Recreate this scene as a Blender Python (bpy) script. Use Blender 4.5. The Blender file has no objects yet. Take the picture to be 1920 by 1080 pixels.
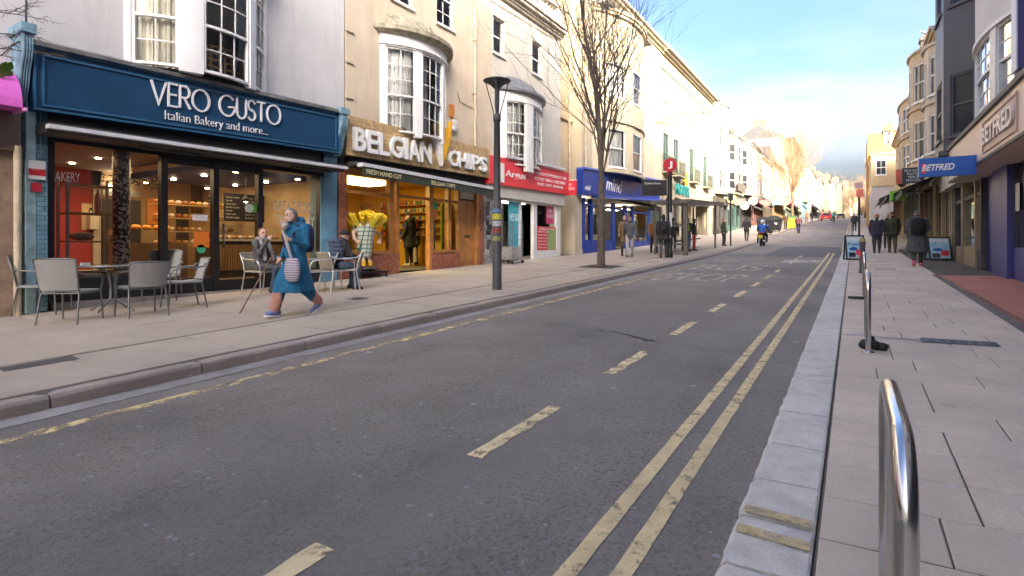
import bpy, bmesh, math, random
import numpy as np
from mathutils import Vector, Matrix
RN = random.Random(11)
rad = math.radians
S = bpy.context.scene
COL = S.collection
# ------------------------------------------------------------------ camera
FPX, HOR, CZ = 1028.0, 460.0, 1.4          # focal length in photo pixels, horizon row, eye height over the road
YAW = math.atan2(640, FPX)
SA, CA = math.sin(YAW), math.cos(YAW)
cam_d = bpy.data.cameras.new('camera')
cam = bpy.data.objects.new('camera', cam_d); COL.objects.link(cam)
cam.location = (0, 0, CZ); cam.rotation_euler = (math.pi/2, 0, YAW)
cam_d.sensor_width = 36; cam_d.lens = FPX/1920*36; cam_d.shift_y = -(540-HOR)/1920
cam_d.clip_start = .05; cam_d.clip_end = 3000
S.camera = cam
# ------------------------------------------------------------------ sky, sun, exposure
SUN_EL, SUN_AZ = rad(22), math.atan2(.66, -.75)   # azimuth clockwise from +Y
w = bpy.data.worlds.new('World'); S.world = w; w.use_nodes = True
nt = w.node_tree; nt.nodes.clear()
def wn(t, **k):
    n = nt.nodes.new(t)
    for a, b in k.items(): setattr(n, a, b)
    return n
sky = wn('ShaderNodeTexSky', sky_type='NISHITA', sun_disc=False, sun_elevation=SUN_EL, sun_rotation=SUN_AZ,
         air_density=1.0, dust_density=10, ozone_density=3.2, altitude=30)
tc = wn('ShaderNodeTexCoord')
sep = wn('ShaderNodeSeparateXYZ'); nt.links.new(tc.outputs['Generated'], sep.inputs[0])
zc = wn('ShaderNodeMath', operation='MAXIMUM'); zc.inputs[1].default_value = .06; nt.links.new(sep.outputs[2], zc.inputs[0])
dv = wn('ShaderNodeVectorMath', operation='DIVIDE'); nt.links.new(tc.outputs['Generated'], dv.inputs[0])
cmb = wn('ShaderNodeCombineXYZ')
for i in range(3): nt.links.new(zc.outputs[0], cmb.inputs[i])
nt.links.new(cmb.outputs[0], dv.inputs[1])
mp = wn('ShaderNodeMapping'); mp.inputs['Scale'].default_value = (.55, .38, 1); mp.inputs['Location'].default_value = (3.1, 1.7, 0)
nt.links.new(dv.outputs[0], mp.inputs[0])
nz = wn('ShaderNodeTexNoise'); nz.inputs['Scale'].default_value = .9; nz.inputs['Detail'].default_value = 7; nz.inputs['Roughness'].default_value = .5
nz.inputs['Distortion'].default_value = .5
nt.links.new(mp.outputs[0], nz.inputs[0])
cr = wn('ShaderNodeValToRGB'); cr.color_ramp.elements[0].position = .4; cr.color_ramp.elements[1].position = .72
nt.links.new(nz.outputs[0], cr.inputs[0])
hzn = wn('ShaderNodeMapRange'); hzn.inputs[1].default_value = .02; hzn.inputs[2].default_value = .3; hzn.inputs[3].default_value = .75; hzn.inputs[4].default_value = 0   # paler air low down, all round
nt.links.new(sep.outputs[2], hzn.inputs[0])
cm = wn('ShaderNodeMath', operation='MULTIPLY_ADD'); cm.inputs[1].default_value = .45; cm.use_clamp = True; nt.links.new(hzn.outputs[0], cm.inputs[2])
nt.links.new(cr.outputs[0], cm.inputs[0])
mx = wn('ShaderNodeMix', data_type='RGBA'); nt.links.new(cm.outputs[0], mx.inputs[0])
hs = wn('ShaderNodeHueSaturation'); hs.inputs['Saturation'].default_value = .25; hs.inputs['Value'].default_value = 1.25   # cloud: the sky's own light, whitened
gm = wn('ShaderNodeGamma'); gm.inputs[1].default_value = 1.25; nt.links.new(sky.outputs[0], gm.inputs[0])   # contrast raised: deeper blue away from the sun, brighter sun side to fill shade
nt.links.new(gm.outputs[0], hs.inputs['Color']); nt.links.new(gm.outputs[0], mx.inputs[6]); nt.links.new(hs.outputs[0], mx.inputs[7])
bg = wn('ShaderNodeBackground'); bg.inputs[1].default_value = .12
tn_ = wn('ShaderNodeMix', data_type='RGBA', blend_type='MULTIPLY'); tn_.inputs[0].default_value = 1; tn_.inputs[7].default_value = (1.0, .975, .975, 1); nt.links.new(mx.outputs[2], tn_.inputs[6]); nt.links.new(tn_.outputs[2], bg.inputs[0])
wo = wn('ShaderNodeOutputWorld'); nt.links.new(bg.outputs[0], wo.inputs[0])
sl = bpy.data.lights.new('sun', 'SUN'); sl.energy = 2.1; sl.angle = rad(.5); sl.color = (1, .8, .55)
sun = bpy.data.objects.new('sun', sl); COL.objects.link(sun)
TO_SUN = Vector((math.sin(SUN_AZ)*math.cos(SUN_EL), math.cos(SUN_AZ)*math.cos(SUN_EL), math.sin(SUN_EL)))
sun.rotation_euler = TO_SUN.to_track_quat('Z', 'Y').to_euler(); sun.location = TO_SUN*80
S.view_settings.view_transform = 'Standard'; S.view_settings.look = 'None'
S.view_settings.exposure = 2.25; S.view_settings.gamma = 1
S.render.engine = 'CYCLES'
S.cycles.use_denoising = True; S.cycles.max_bounces = 10; S.cycles.diffuse_bounces = 6; S.cycles.glossy_bounces = 4
S.cycles.transparent_max_bounces = 16; S.cycles.sample_clamp_indirect = 8; S.cycles.caustics_reflective = False; S.cycles.caustics_refractive = False
# ------------------------------------------------------------------ photo pixels -> place
def ray(px, py):
    u = (px-960)/FPX
    return Vector((CA*u-SA, SA*u+CA, (HOR-py)/FPX))
def onX(px, py, X):                  # point on the plane x = X: returns (y, z)
    d = ray(px, py); t = X/d.x
    return t*d.y, CZ+t*d.z
PY = [-40, 0, 24, 30, 39, 55, 76, 100, 138, 170, 230, 400, 900]
PZ = [-1.25, 0, .76, .98, 1.4, 2.27, 3.7, 5.03, 7.1, 8.25, 9.3, 11.5, 14]
_g = np.arange(-40, 900, .5); _z = np.interp(_g, PY, PZ)
_k = np.hanning(25); _k /= _k.sum(); _z = np.convolve(np.pad(_z, 12, mode='reflect', reflect_type='odd'), _k, 'valid')
def road_z(y): return float(np.interp(y, _g, _z))
def slope(y): return (road_z(y+.5)-road_z(y-.5))
def bend(y): return .0004*max(0, y-90)**2 if y < 190 else 4+.08*(y-190)
XL, XR = -11.0, 3.0                  # facade lines
KL, KR = -5.58, -.45                 # kerb lines
def pav_l(x, y): return road_z(y)+.12+.12*min(1.6, max(0, (KL-(x-bend(y)))/5.4))
def pav_r(x, y): return road_z(y)+.09+.02*max(0, min(4, x-bend(y)+.1))
def gnd(px, py, f):                  # where the ray meets the ground f(x, y)
    d = ray(px, py); a, b = .8, 400
    t = a
    while t < b:
        if CZ+t*d.z < f(t*d.x, t*d.y): break
        t *= 1.01
    lo, hi = t/1.01, t
    for _ in range(20):
        m = (lo+hi)/2
        if CZ+m*d.z < f(m*d.x, m*d.y): hi = m
        else: lo = m
    return Vector((d.x*hi, d.y*hi, f(d.x*hi, d.y*hi)))
# ------------------------------------------------------------------ materials
MATS = {}
def M(key, col=(.5, .5, .5), rough=.6, var=.12, vs=2.5, bump=0., bs=60, metal=0., emit=0., streak=0., spec=.5, fine=0., coat=0., dirt=None):
    if key in MATS: return MATS[key]
    m = bpy.data.materials.new(key); m.use_nodes = True; t = m.node_tree; L = t.links.new
    b = t.nodes['Principled BSDF']; b.inputs['Roughness'].default_value = rough; b.inputs['Metallic'].default_value = metal
    b.inputs['Specular IOR Level'].default_value = spec; b.inputs['Coat Weight'].default_value = coat
    g = t.nodes.new('ShaderNodeNewGeometry')
    c = tuple(col)+(1,)
    n = t.nodes.new('ShaderNodeTexNoise'); n.inputs['Scale'].default_value = vs; n.inputs['Detail'].default_value = 5; n.inputs['Roughness'].default_value = .62
    L(g.outputs['Position'], n.inputs['Vector'])
    x = t.nodes.new('ShaderNodeMix'); x.data_type = 'RGBA'
    lo = tuple(v*(1-var*1.6) for v in col); hi = tuple(min(.92, v*(1+var*1.2)) for v in col)
    x.inputs[6].default_value = lo+(1,); x.inputs[7].default_value = hi+(1,)
    r = t.nodes.new('ShaderNodeMapRange'); r.inputs[1].default_value = .3; r.inputs[2].default_value = .7
    L(n.outputs[0], r.inputs[0]); L(r.outputs[0], x.inputs[0]); out = x.outputs[2]
    def over(fac, colr):
        nonlocal out
        y = t.nodes.new('ShaderNodeMix'); y.data_type = 'RGBA'; y.inputs[7].default_value = tuple(colr)+(1,)
        L(out, y.inputs[6]); L(fac, y.inputs[0]); out = y.outputs[2]
    if fine:
        q = t.nodes.new('ShaderNodeTexNoise'); q.inputs['Scale'].default_value = 62; q.inputs['Detail'].default_value = 4; q.inputs['Roughness'].default_value = .7
        L(g.outputs['Position'], q.inputs['Vector'])
        k = t.nodes.new('ShaderNodeMapRange'); k.inputs[1].default_value = .35; k.inputs[2].default_value = .75; k.inputs[4].default_value = fine
        L(q.outputs[0], k.inputs[0]); over(k.outputs[0], [v*.45 for v in col])
    if streak:
        mpn = t.nodes.new('ShaderNodeMapping'); mpn.inputs['Scale'].default_value = (2.2, 2.2, .22)
        L(g.outputs['Position'], mpn.inputs[0])
        q = t.nodes.new('ShaderNodeTexNoise'); q.inputs['Scale'].default_value = 2; q.inputs['Detail'].default_value = 7; q.inputs['Roughness'].default_value = .65
        L(mpn.outputs[0], q.inputs['Vector'])
        k = t.nodes.new('ShaderNodeMapRange'); k.inputs[1].default_value = .5; k.inputs[2].default_value = .78; k.inputs[4].default_value = streak
        L(q.outputs[0], k.inputs[0]); over(k.outputs[0], dirt or [v*.45 for v in col])
    L(out, b.inputs['Base Color'])
    if bump:
        q = t.nodes.new('ShaderNodeTexNoise'); q.inputs['Scale'].default_value = bs; q.inputs['Detail'].default_value = 4
        L(g.outputs['Position'], q.inputs['Vector'])
        u = t.nodes.new('ShaderNodeBump'); u.inputs['Strength'].default_value = bump; u.inputs['Distance'].default_value = .02
        L(q.outputs[0], u.inputs['Height']); L(u.outputs[0], b.inputs['Normal'])
    if rough < .9:
        k = t.nodes.new('ShaderNodeMapRange'); k.inputs[3].default_value = max(0.02, rough-.12); k.inputs[4].default_value = min(1, rough+.12)
        L(n.outputs[0], k.inputs[0]); L(k.outputs[0], b.inputs['Roughness'])
    if emit:
        L(out, b.inputs['Emission Color']); b.inputs['Emission Strength'].default_value = emit
    MATS[key] = m
    return m
def glass(key='glass', tint=(.92, .95, .95), refl=1.5, wav=.05):
    if key in MATS: return MATS[key]
    m = bpy.data.materials.new(key); m.use_nodes = True; t = m.node_tree; L = t.links.new; t.nodes.clear()
    o = t.nodes.new('ShaderNodeOutputMaterial'); mixs = t.nodes.new('ShaderNodeMixShader'); tr = t.nodes.new('ShaderNodeBsdfTransparent')
    gl = t.nodes.new('ShaderNodeBsdfGlossy'); gl.inputs['Roughness'].default_value = .02; tr.inputs[0].default_value = tint+(1,)
    fr = t.nodes.new('ShaderNodeFresnel'); fr.inputs[0].default_value = refl
    g = t.nodes.new('ShaderNodeNewGeometry'); q = t.nodes.new('ShaderNodeTexNoise'); q.inputs['Scale'].default_value = 1.3
    L(g.outputs['Position'], q.inputs['Vector'])
    u = t.nodes.new('ShaderNodeBump'); u.inputs['Strength'].default_value = wav; u.inputs['Distance'].default_value = .1
    L(q.outputs[0], u.inputs['Height']); L(u.outputs[0], gl.inputs['Normal'])
    ab = t.nodes.new('ShaderNodeMath'); ab.operation = 'MULTIPLY'; ab.inputs[1].default_value = 1.0
    L(fr.outputs[0], ab.inputs[0])
    L(ab.outputs[0], mixs.inputs[0]); L(tr.outputs[0], mixs.inputs[1]); L(gl.outputs[0], mixs.inputs[2]); L(mixs.outputs[0], o.inputs[0])
    MATS[key] = m
    return m
def worn(key, col, keep=.5, scale=7, sharp=.08, rough=.8):   # paint that has flaked off: transparent where it is gone
    if key in MATS: return MATS[key]
    m = M(key, col, rough, .14, 5); t = m.node_tree; L = t.links.new
    b = t.nodes['Principled BSDF']; g = t.nodes.new('ShaderNodeNewGeometry')
    q = t.nodes.new('ShaderNodeTexNoise'); q.inputs['Scale'].default_value = scale; q.inputs['Detail'].default_value = 9; q.inputs['Roughness'].default_value = .74
    L(g.outputs['Position'], q.inputs['Vector'])
    r = t.nodes.new('ShaderNodeMapRange'); r.inputs[1].default_value = 1-keep-sharp; r.inputs[2].default_value = 1-keep+sharp
    L(q.outputs[0], r.inputs[0]); L(r.outputs[0], b.inputs['Alpha'])
    return m
# ------------------------------------------------------------------ mesh building
WM = {}
def _link(o, parent, kind, label, cat, group, world):
    COL.objects.link(o)
    if parent is not None:
        o.parent = parent
        if world: o.matrix_parent_inverse = WM.get(parent, Matrix()).inverted()
    if kind: o['kind'] = kind
    if label: o['label'] = label
    if cat: o['category'] = cat
    if group: o['group'] = group
    return o
def thing(name, label, cat, loc=(0, 0, 0), rz=0, group=None):
    o = bpy.data.objects.new(name, None); o.location = loc; o.rotation_euler = (0, 0, rz); o.empty_display_size = .2
    _link(o, None, None, label, cat, group, False)
    WM[o] = Matrix.LocRotScale(Vector(loc), Matrix.Rotation(rz, 3, 'Z'), None)
    return o
class MB:
    def __init__(s): s.v = []; s.f = []; s.m = []; s.s = []
    def add(s, vs, fs, m=0, sm=False):
        o = len(s.v); s.v += [tuple(p) for p in vs]
        for f in fs: s.f.append([i+o for i in f]); s.m.append(m); s.s.append(sm)
        return s
    def box(s, x0, x1, y0, y1, z0, z1, m=0):
        return s.add([(x0, y0, z0), (x1, y0, z0), (x1, y1, z0), (x0, y1, z0), (x0, y0, z1), (x1, y0, z1), (x1, y1, z1), (x0, y1, z1)],
                     [(0, 3, 2, 1), (4, 5, 6, 7), (0, 1, 5, 4), (1, 2, 6, 5), (2, 3, 7, 6), (3, 0, 4, 7)], m)
    def mbox(s, P, u0, u1, v0, v1, w0, w1, m=0, n=1):
        vs = []
        for i in range(n+1):
            u = u0+(u1-u0)*i/n
            vs += [P(u, v0, w0), P(u, v1, w0), P(u, v1, w1), P(u, v0, w1)]
        fs = [(0, 1, 2, 3), tuple(4*n+k for k in (3, 2, 1, 0))]
        for i in range(n):
            a = 4*i
            for k in range(4): fs.append((a+k, a+4+k, a+4+(k+1) % 4, a+(k+1) % 4))
        return s.add(vs, fs, m)
    def quad(s, *p, m=0): return s.add(p, [tuple(range(len(p)))], m)
    def prism(s, P, poly, w0, w1, m=0):      # polygon [(u, v)] extruded in w
        n = len(poly); vs = [P(u, v, w0) for u, v in poly]+[P(u, v, w1) for u, v in poly]
        return s.add(vs, [tuple(range(n))[::-1], tuple(range(n, 2*n))]+[(i, (i+1) % n, n+(i+1) % n, n+i) for i in range(n)], m)
    def loft(s, rings, m=0, cap=True, sm=True):
        n = len(rings[0]); vs = [p for r in rings for p in r]; fs = []
        for k in range(len(rings)-1):
            for i in range(n): fs.append((k*n+i, k*n+(i+1) % n, (k+1)*n+(i+1) % n, (k+1)*n+i))
        s.add(vs, fs, m, sm)
        if cap: s.add(rings[0][::-1], [tuple(range(n))], m); s.add(rings[-1], [tuple(range(n))], m)
        return s
    def tube(s, pts, r, n=6, m=0, cap=True, sm=True):
        pts = [Vector(p) for p in pts]; rs = r if isinstance(r, (list, tuple)) else [r]*len(pts)
        rings = []; ref = None
        for i, p in enumerate(pts):
            d = (pts[min(i+1, len(pts)-1)]-pts[max(i-1, 0)])
            if d.length < 1e-9: d = Vector((0, 0, 1))
            d.normalize()
            if ref is None: ref = Vector((1, 0, 0)) if abs(d.x) < .8 else Vector((0, 1, 0))
            a = (ref-d*ref.dot(d)).normalized(); b = d.cross(a); ref = a
            rings.append([tuple(p+(a*math.cos(2*math.pi*k/n)+b*math.sin(2*math.pi*k/n))*rs[i]) for k in range(n)])
        return s.loft(rings, m, cap, sm)
    def lathe(s, prof, c=(0, 0, 0), n=16, m=0, sm=True, cap=True):
        return s.loft([[(c[0]+r*math.cos(2*math.pi*k/n), c[1]+r*math.sin(2*math.pi*k/n), c[2]+z) for k in range(n)] for r, z in prof], m, cap, sm)
    def ball(s, c, r, n=10, m=0):
        if not isinstance(r, (list, tuple)): r = (r, r, r)
        k = max(4, n//2)
        return s.loft([[(c[0]+r[0]*math.sin(math.pi*(j+.02)/(k+.04))*math.cos(2*math.pi*i/n), c[1]+r[1]*math.sin(math.pi*(j+.02)/(k+.04))*math.sin(2*math.pi*i/n),
                         c[2]-r[2]*math.cos(math.pi*(j+.02)/(k+.04))) for i in range(n)] for j in range(k+1)], m, True, True)
    def build(s, name, mats, parent=None, kind=None, label=None, cat=None, group=None, world=True, bevel=0):
        me = bpy.data.meshes.new(name); me.from_pydata(s.v, [], s.f)
        for x in (mats if isinstance(mats, (list, tuple)) else [mats]): me.materials.append(x)
        me.polygons.foreach_set('material_index', s.m); me.polygons.foreach_set('use_smooth', s.s); me.update()
        o = bpy.data.objects.new(name, me)
        if bevel:
            b = o.modifiers.new('bevel', 'BEVEL'); b.width = bevel; b.segments = 2; b.limit_method = 'ANGLE'
        return _link(o, parent, kind, label, cat, group, world)
def piece(name, me, parent, loc=(0, 0, 0), rot=(0, 0, 0), sc=(1, 1, 1), world=True):
    o = bpy.data.objects.new(name, me); o.location = loc; o.rotation_euler = rot; o.scale = sc
    return _link(o, parent, None, None, None, None, world)
def arc(a0, a1, n, c, r, f): return [f(c[0]+r*math.cos(a0+(a1-a0)*i/n), c[1]+r*math.sin(a0+(a1-a0)*i/n)) for i in range(n+1)]
def text_mesh(name, s, P, u0, u1, v0, v1, w0, w1, mat, parent=None, bold=0., shear=0., world=True, **k):
    cu = bpy.data.curves.new('t', 'FONT'); cu.body = s; cu.offset = bold; cu.extrude = .5; cu.resolution_u = 3; cu.shear = shear; cu.space_line = .95
    if '\n' in s: cu.align_x = 'CENTER'
    ob = bpy.data.objects.new('t', cu); me = bpy.data.meshes.new_from_object(ob); bpy.data.objects.remove(ob)
    n = len(me.vertices); co = np.empty(n*3); me.vertices.foreach_get('co', co); co = co.reshape(-1, 3)
    lo, hi = co.min(0), co.max(0); q = (co-lo)/np.maximum(hi-lo, 1e-6)
    me.vertices.foreach_set('co', np.array([P(u0+(u1-u0)*a, v0+(v1-v0)*b, w0+(w1-w0)*c) for a, b, c in q]).ravel())
    me.materials.clear(); me.materials.append(mat); me.name = name; me.update()
    o = bpy.data.objects.new(name, me)
    return _link(o, parent, k.get('kind'), k.get('label'), k.get('cat'), k.get('group'), world)
def LF(X=XL): return lambda u, v, w: (X+w, u, v)       # left-hand facades: u along the street, w out towards the road
def RF(X=XR): return lambda u, v, w: (X-w, u, v)
def shear(P, u0, k): return lambda u, v, w: P(u, v+k*(u-u0), w)
def copy_tree(o, parent=None, **props):
    c = o.copy(); COL.objects.link(c)
    if parent is not None: c.parent = parent
    for a, b in props.items(): c[a] = b
    for ch in list(o.children): copy_tree(ch, c)
    return c
# ================================================================== GROUND
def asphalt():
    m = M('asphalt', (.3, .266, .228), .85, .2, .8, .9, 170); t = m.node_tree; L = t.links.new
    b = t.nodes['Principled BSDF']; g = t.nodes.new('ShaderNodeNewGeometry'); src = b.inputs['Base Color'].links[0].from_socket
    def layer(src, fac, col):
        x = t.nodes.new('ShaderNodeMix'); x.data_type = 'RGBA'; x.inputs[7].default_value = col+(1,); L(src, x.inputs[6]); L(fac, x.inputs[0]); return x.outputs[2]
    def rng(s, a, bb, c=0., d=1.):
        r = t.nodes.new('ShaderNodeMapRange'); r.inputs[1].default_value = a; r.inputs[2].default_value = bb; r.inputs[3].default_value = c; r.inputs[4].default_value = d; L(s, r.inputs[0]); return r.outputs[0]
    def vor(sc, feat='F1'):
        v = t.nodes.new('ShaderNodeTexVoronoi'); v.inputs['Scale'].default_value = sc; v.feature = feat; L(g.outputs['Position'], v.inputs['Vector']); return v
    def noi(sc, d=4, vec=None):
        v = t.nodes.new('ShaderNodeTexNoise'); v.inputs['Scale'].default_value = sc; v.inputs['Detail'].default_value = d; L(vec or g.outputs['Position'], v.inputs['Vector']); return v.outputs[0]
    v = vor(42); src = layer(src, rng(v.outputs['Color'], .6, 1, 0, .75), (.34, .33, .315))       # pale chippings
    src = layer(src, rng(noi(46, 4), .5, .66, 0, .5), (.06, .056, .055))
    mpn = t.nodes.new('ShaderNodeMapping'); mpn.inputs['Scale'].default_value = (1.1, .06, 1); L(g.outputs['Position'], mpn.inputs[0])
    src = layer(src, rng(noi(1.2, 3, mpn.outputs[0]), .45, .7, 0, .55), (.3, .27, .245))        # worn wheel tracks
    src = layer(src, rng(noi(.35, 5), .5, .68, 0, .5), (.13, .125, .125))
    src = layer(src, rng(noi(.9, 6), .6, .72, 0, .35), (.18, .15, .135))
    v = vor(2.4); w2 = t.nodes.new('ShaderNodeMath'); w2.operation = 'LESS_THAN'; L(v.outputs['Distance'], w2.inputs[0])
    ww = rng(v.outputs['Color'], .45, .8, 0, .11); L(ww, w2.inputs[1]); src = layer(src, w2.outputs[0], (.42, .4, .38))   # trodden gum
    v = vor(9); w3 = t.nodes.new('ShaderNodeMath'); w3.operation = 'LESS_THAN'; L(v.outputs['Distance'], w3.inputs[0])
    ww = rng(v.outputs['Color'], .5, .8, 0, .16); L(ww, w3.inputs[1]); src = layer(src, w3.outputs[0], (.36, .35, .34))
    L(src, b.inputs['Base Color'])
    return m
def paving(key, col, tint):
    m = M(key, col, .8, .14, 1.3, .45, 90, fine=.42, spec=.35); t = m.node_tree; L = t.links.new
    b = t.nodes['Principled BSDF']; src = b.inputs['Base Color'].links[0].from_socket
    oi = t.nodes.new('ShaderNodeObjectInfo'); r = t.nodes.new('ShaderNodeMapRange'); r.inputs[3].default_value = .0; r.inputs[4].default_value = .45
    L(oi.outputs['Random'], r.inputs[0]); x = t.nodes.new('ShaderNodeMix'); x.data_type = 'RGBA'; x.inputs[7].default_value = tint+(1,)
    L(src, x.inputs[6]); L(r.outputs[0], x.inputs[0]); src = x.outputs[2]
    g = t.nodes.new('ShaderNodeNewGeometry')
    for sc, th, c, a in ((2.6, .11, tuple(v*.5 for v in col), .55), (4., .09, tuple(min(.6, v*1.7) for v in col), .6)):
        v = t.nodes.new('ShaderNodeTexVoronoi'); v.inputs['Scale'].default_value = sc; L(g.outputs['Position'], v.inputs['Vector'])
        q = t.nodes.new('ShaderNodeMapRange'); q.inputs[1].default_value = .38; q.inputs[2].default_value = .75; q.inputs[4].default_value = th; L(v.outputs['Color'], q.inputs[0])
        w2 = t.nodes.new('ShaderNodeMath'); w2.operation = 'LESS_THAN'; L(v.outputs['Distance'], w2.inputs[0]); L(q.outputs[0], w2.inputs[1])
        w3 = t.nodes.new('ShaderNodeMath'); w3.operation = 'MULTIPLY'; w3.inputs[1].default_value = a; L(w2.outputs[0], w3.inputs[0])
        x = t.nodes.new('ShaderNodeMix'); x.data_type = 'RGBA'; x.inputs[7].default_value = c+(1,); L(src, x.inputs[6]); L(w3.outputs[0], x.inputs[0]); src = x.outputs[2]
    n = t.nodes.new('ShaderNodeTexNoise'); n.inputs['Scale'].default_value = .55; n.inputs['Detail'].default_value = 5; L(g.outputs['Position'], n.inputs['Vector'])
    q = t.nodes.new('ShaderNodeMapRange'); q.inputs[1].default_value = .5; q.inputs[2].default_value = .75; q.inputs[4].default_value = .4; L(n.outputs[0], q.inputs[0])
    x = t.nodes.new('ShaderNodeMix'); x.data_type = 'RGBA'; x.inputs[7].default_value = tuple(v*.6 for v in col)+(1,); L(src, x.inputs[6]); L(q.outputs[0], x.inputs[0])
    L(x.outputs[2], b.inputs['Base Color'])
    return m
YS = [-8+.75*i for i in range(60)]+[37+2*i for i in range(100)]+[240+20*i for i in range(34)]
def strip(name, x0, x1, zf, mat, ys=YS, parent=None, kind='structure', dz=0., nx=1):
    b = MB(); vs = []; fs = []
    for y in ys:
        for k in range(nx+1):
            x = x0+(x1-x0)*k/nx+bend(y); vs.append((x, y, zf(x, y)+dz))
    n = nx+1
    for i in range(len(ys)-1):
        for k in range(nx): fs.append((i*n+k, i*n+k+1, (i+1)*n+k+1, (i+1)*n+k))
    b.add(vs, fs); return b.build(name, mat, parent, kind)
rz = lambda x, y: road_z(y)
_gb = MB(); _gv = []; _gf = []; _gy = [-300, -100]+YS+[1400]
for y in _gy:
    for x in (-900, -120, -16, 8, 120, 900): _gv.append((x, y, road_z(y)-.25))
for i in range(len(_gy)-1):
    for k in range(5): _gf.append((i*6+k, i*6+k+1, (i+1)*6+k+1, (i+1)*6+k))
_gb.add(_gv, _gf).build('ground', M('earth', (.12, .11, .1), .9), None, 'structure')
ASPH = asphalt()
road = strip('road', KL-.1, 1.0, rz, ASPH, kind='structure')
# --- painted lines, slightly proud of the asphalt
YEL = worn('yellow_line_paint', (.68, .54, .29), .605, 12); YEL2 = worn('faded_yellow_paint', (.66, .52, .26), .5, 6); YEL3 = worn('dash_paint', (.74, .6, .34), .575, 8)
def road_patch(name, x0, x1, y0, y1, mat, dz=.004, step=.5, wob=0.):
    b = MB(); n = max(1, int((y1-y0)/step)); vs = []
    for i in range(n+1):
        y = y0+(y1-y0)*i/n; a = RN.uniform(-wob, wob); c = RN.uniform(-wob, wob)
        vs += [(x0+a+bend(y), y, road_z(y)+dz), (x1+c+bend(y), y, road_z(y)+dz)]
    b.add(vs, [(2*i, 2*i+1, 2*i+3, 2*i+2) for i in range(n)]); return b.build(name, mat, road)
for xc in (-.99, -.795): road_patch('yellow_line', xc-.04, xc+.04, -6, 30.5, YEL, wob=.003, step=.14)
road_patch('yellow_line', -1.03, -.75, 30.5, 30.6, YEL)
for xc in (-.5, -.3): road_patch('yellow_line', xc-.045, xc+.045, 33.5, 190, YEL, step=2)
road_patch('yellow_line', -5.05, -4.91, -6, 36, YEL2, wob=.015, step=.2)
road_patch('yellow_line', -5.03, -4.93, 44, 190, YEL2, step=2)
for k in range(-1, 12):
    y = 2.76+2.22*k
    if k not in (8,): road_patch('lane_dash', -2.055, -1.945, y, y+1.1, YEL3, wob=.012, step=.12)
road_patch('gutter_channel', KL-.05, -5.32, -6, 190, M('gutter_concrete', (.3, .275, .255), .85, .2, 2, .3, 80), dz=.005)
PW = worn('white_road_paint', (.66, .62, .53), .57, 5)
for s, y0, y1 in (('BUS', 18.6, 21.4), ('STOP', 14.6, 17.2)):
    text_mesh('road_lettering', s, lambda u, v, w: (u, v, road_z(v)+.004+w*.001), -4.75, -2.5, y0, y1, 0, 0, PW, road, bold=.015)
road_patch('bus_bay_mark', -4.8, -3.9, 23.4, 23.65, PW)
road_patch('resurfaced_patch', -3.6, -.3, 27.5, 37, M('smooth_asphalt', (.13, .125, .122), .85, .12, 1.5), dz=.003)
for i in range(11): road_patch('rumble_mark', -2.35+.13*i, -2.27+.13*i, 23.4, 25.1, PW)
# tar-filled cracks
def crack(pts, wd):
    b = MB(); P = []
    for (a, c) in zip(pts, pts[1:]):
        n = 7
        for i in range(n): P.append((a[0]+(c[0]-a[0])*i/n+RN.uniform(-.02, .02), a[1]+(c[1]-a[1])*i/n+RN.uniform(-.03, .03)))
    vs = []
    for i, (x, y) in enumerate(P):
        w_ = wd*RN.uniform(.3, 1.2)*(1 if 1 < i < len(P)-2 else .3); vs += [(x, y-w_, road_z(y)+.0055), (x, y+w_, road_z(y)+.0055)]
    b.add(vs, [(2*i, 2*i+2, 2*i+3, 2*i+1) for i in range(len(P)-1)]); return b.build('crack', M('tar', (.022, .021, .022), .8), road)
_pg = lambda px, py: gnd(px, py, rz)[:2]
crack([_pg(*p) for p in ((1090, 618), (1150, 622), (1200, 635), (1240, 642))], .016)
crack([_pg(*p) for p in ((1180, 628), (1215, 641), (1230, 636))], .02)
crack([_pg(*p) for p in ((1240, 642), (1310, 652), (1400, 668), (1470, 681), (1493, 684))], .006)
# --- left pavement, kerb and slabs
PAVE = paving('paving_left', (.46, .395, .315), (.5, .42, .33)); JOINT = M('joint_dirt', (.11, .095, .08), .95)
pl = strip('pavement', -12.3, KL-.02, lambda x, y: pav_l(x, y)-.008, JOINT, nx=5)
def slab_mesh(name, lx, ly, h, mat, ch=.008, j=.0):
    b = MB(); q = lambda s, z: [(-lx/2+s+RN.uniform(0, j), -ly/2+s+RN.uniform(0, j), z), (lx/2-s-RN.uniform(0, j), -ly/2+s+RN.uniform(0, j), z), (lx/2-s-RN.uniform(0, j), ly/2-s-RN.uniform(0, j), z), (-lx/2+s+RN.uniform(0, j), ly/2-s-RN.uniform(0, j), z)]
    b.add(q(0, -h)+q(0, -ch)+q(ch, 0), [(0, 1, 5, 4), (1, 2, 6, 5), (2, 3, 7, 6), (3, 0, 4, 7), (4, 5, 9, 8), (5, 6, 10, 9), (6, 7, 11, 10), (7, 4, 8, 11), (8, 9, 10, 11)])
    me = bpy.data.meshes.new(name); me.from_pydata(b.v, [], b.f); me.materials.append(mat); me.update(); return me
def lay(name, me, parent, x, y, zf, lift=.0, rz_=0., tilt=.002):
    k = math.atan(slope(y)); c = math.atan((zf(x+.3, y)-zf(x-.3, y))/.6)
    return piece(name, me, parent, (x, y, zf(x, y)+lift+RN.uniform(-.001, .001)), (k+RN.uniform(-tilt, tilt), -c+RN.uniform(-tilt, tilt), rz_))
ms = [slab_mesh('kerb_flag', 1.24, 1.222, .05, PAVE, .005) for _ in range(2)]
y = -5.; i = 0
while y < 46:
    lay('paving_slab', ms[i % 2], pl, -6.42+bend(y), y+.615, pav_l, .002); y += 1.23; i += 1
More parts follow.
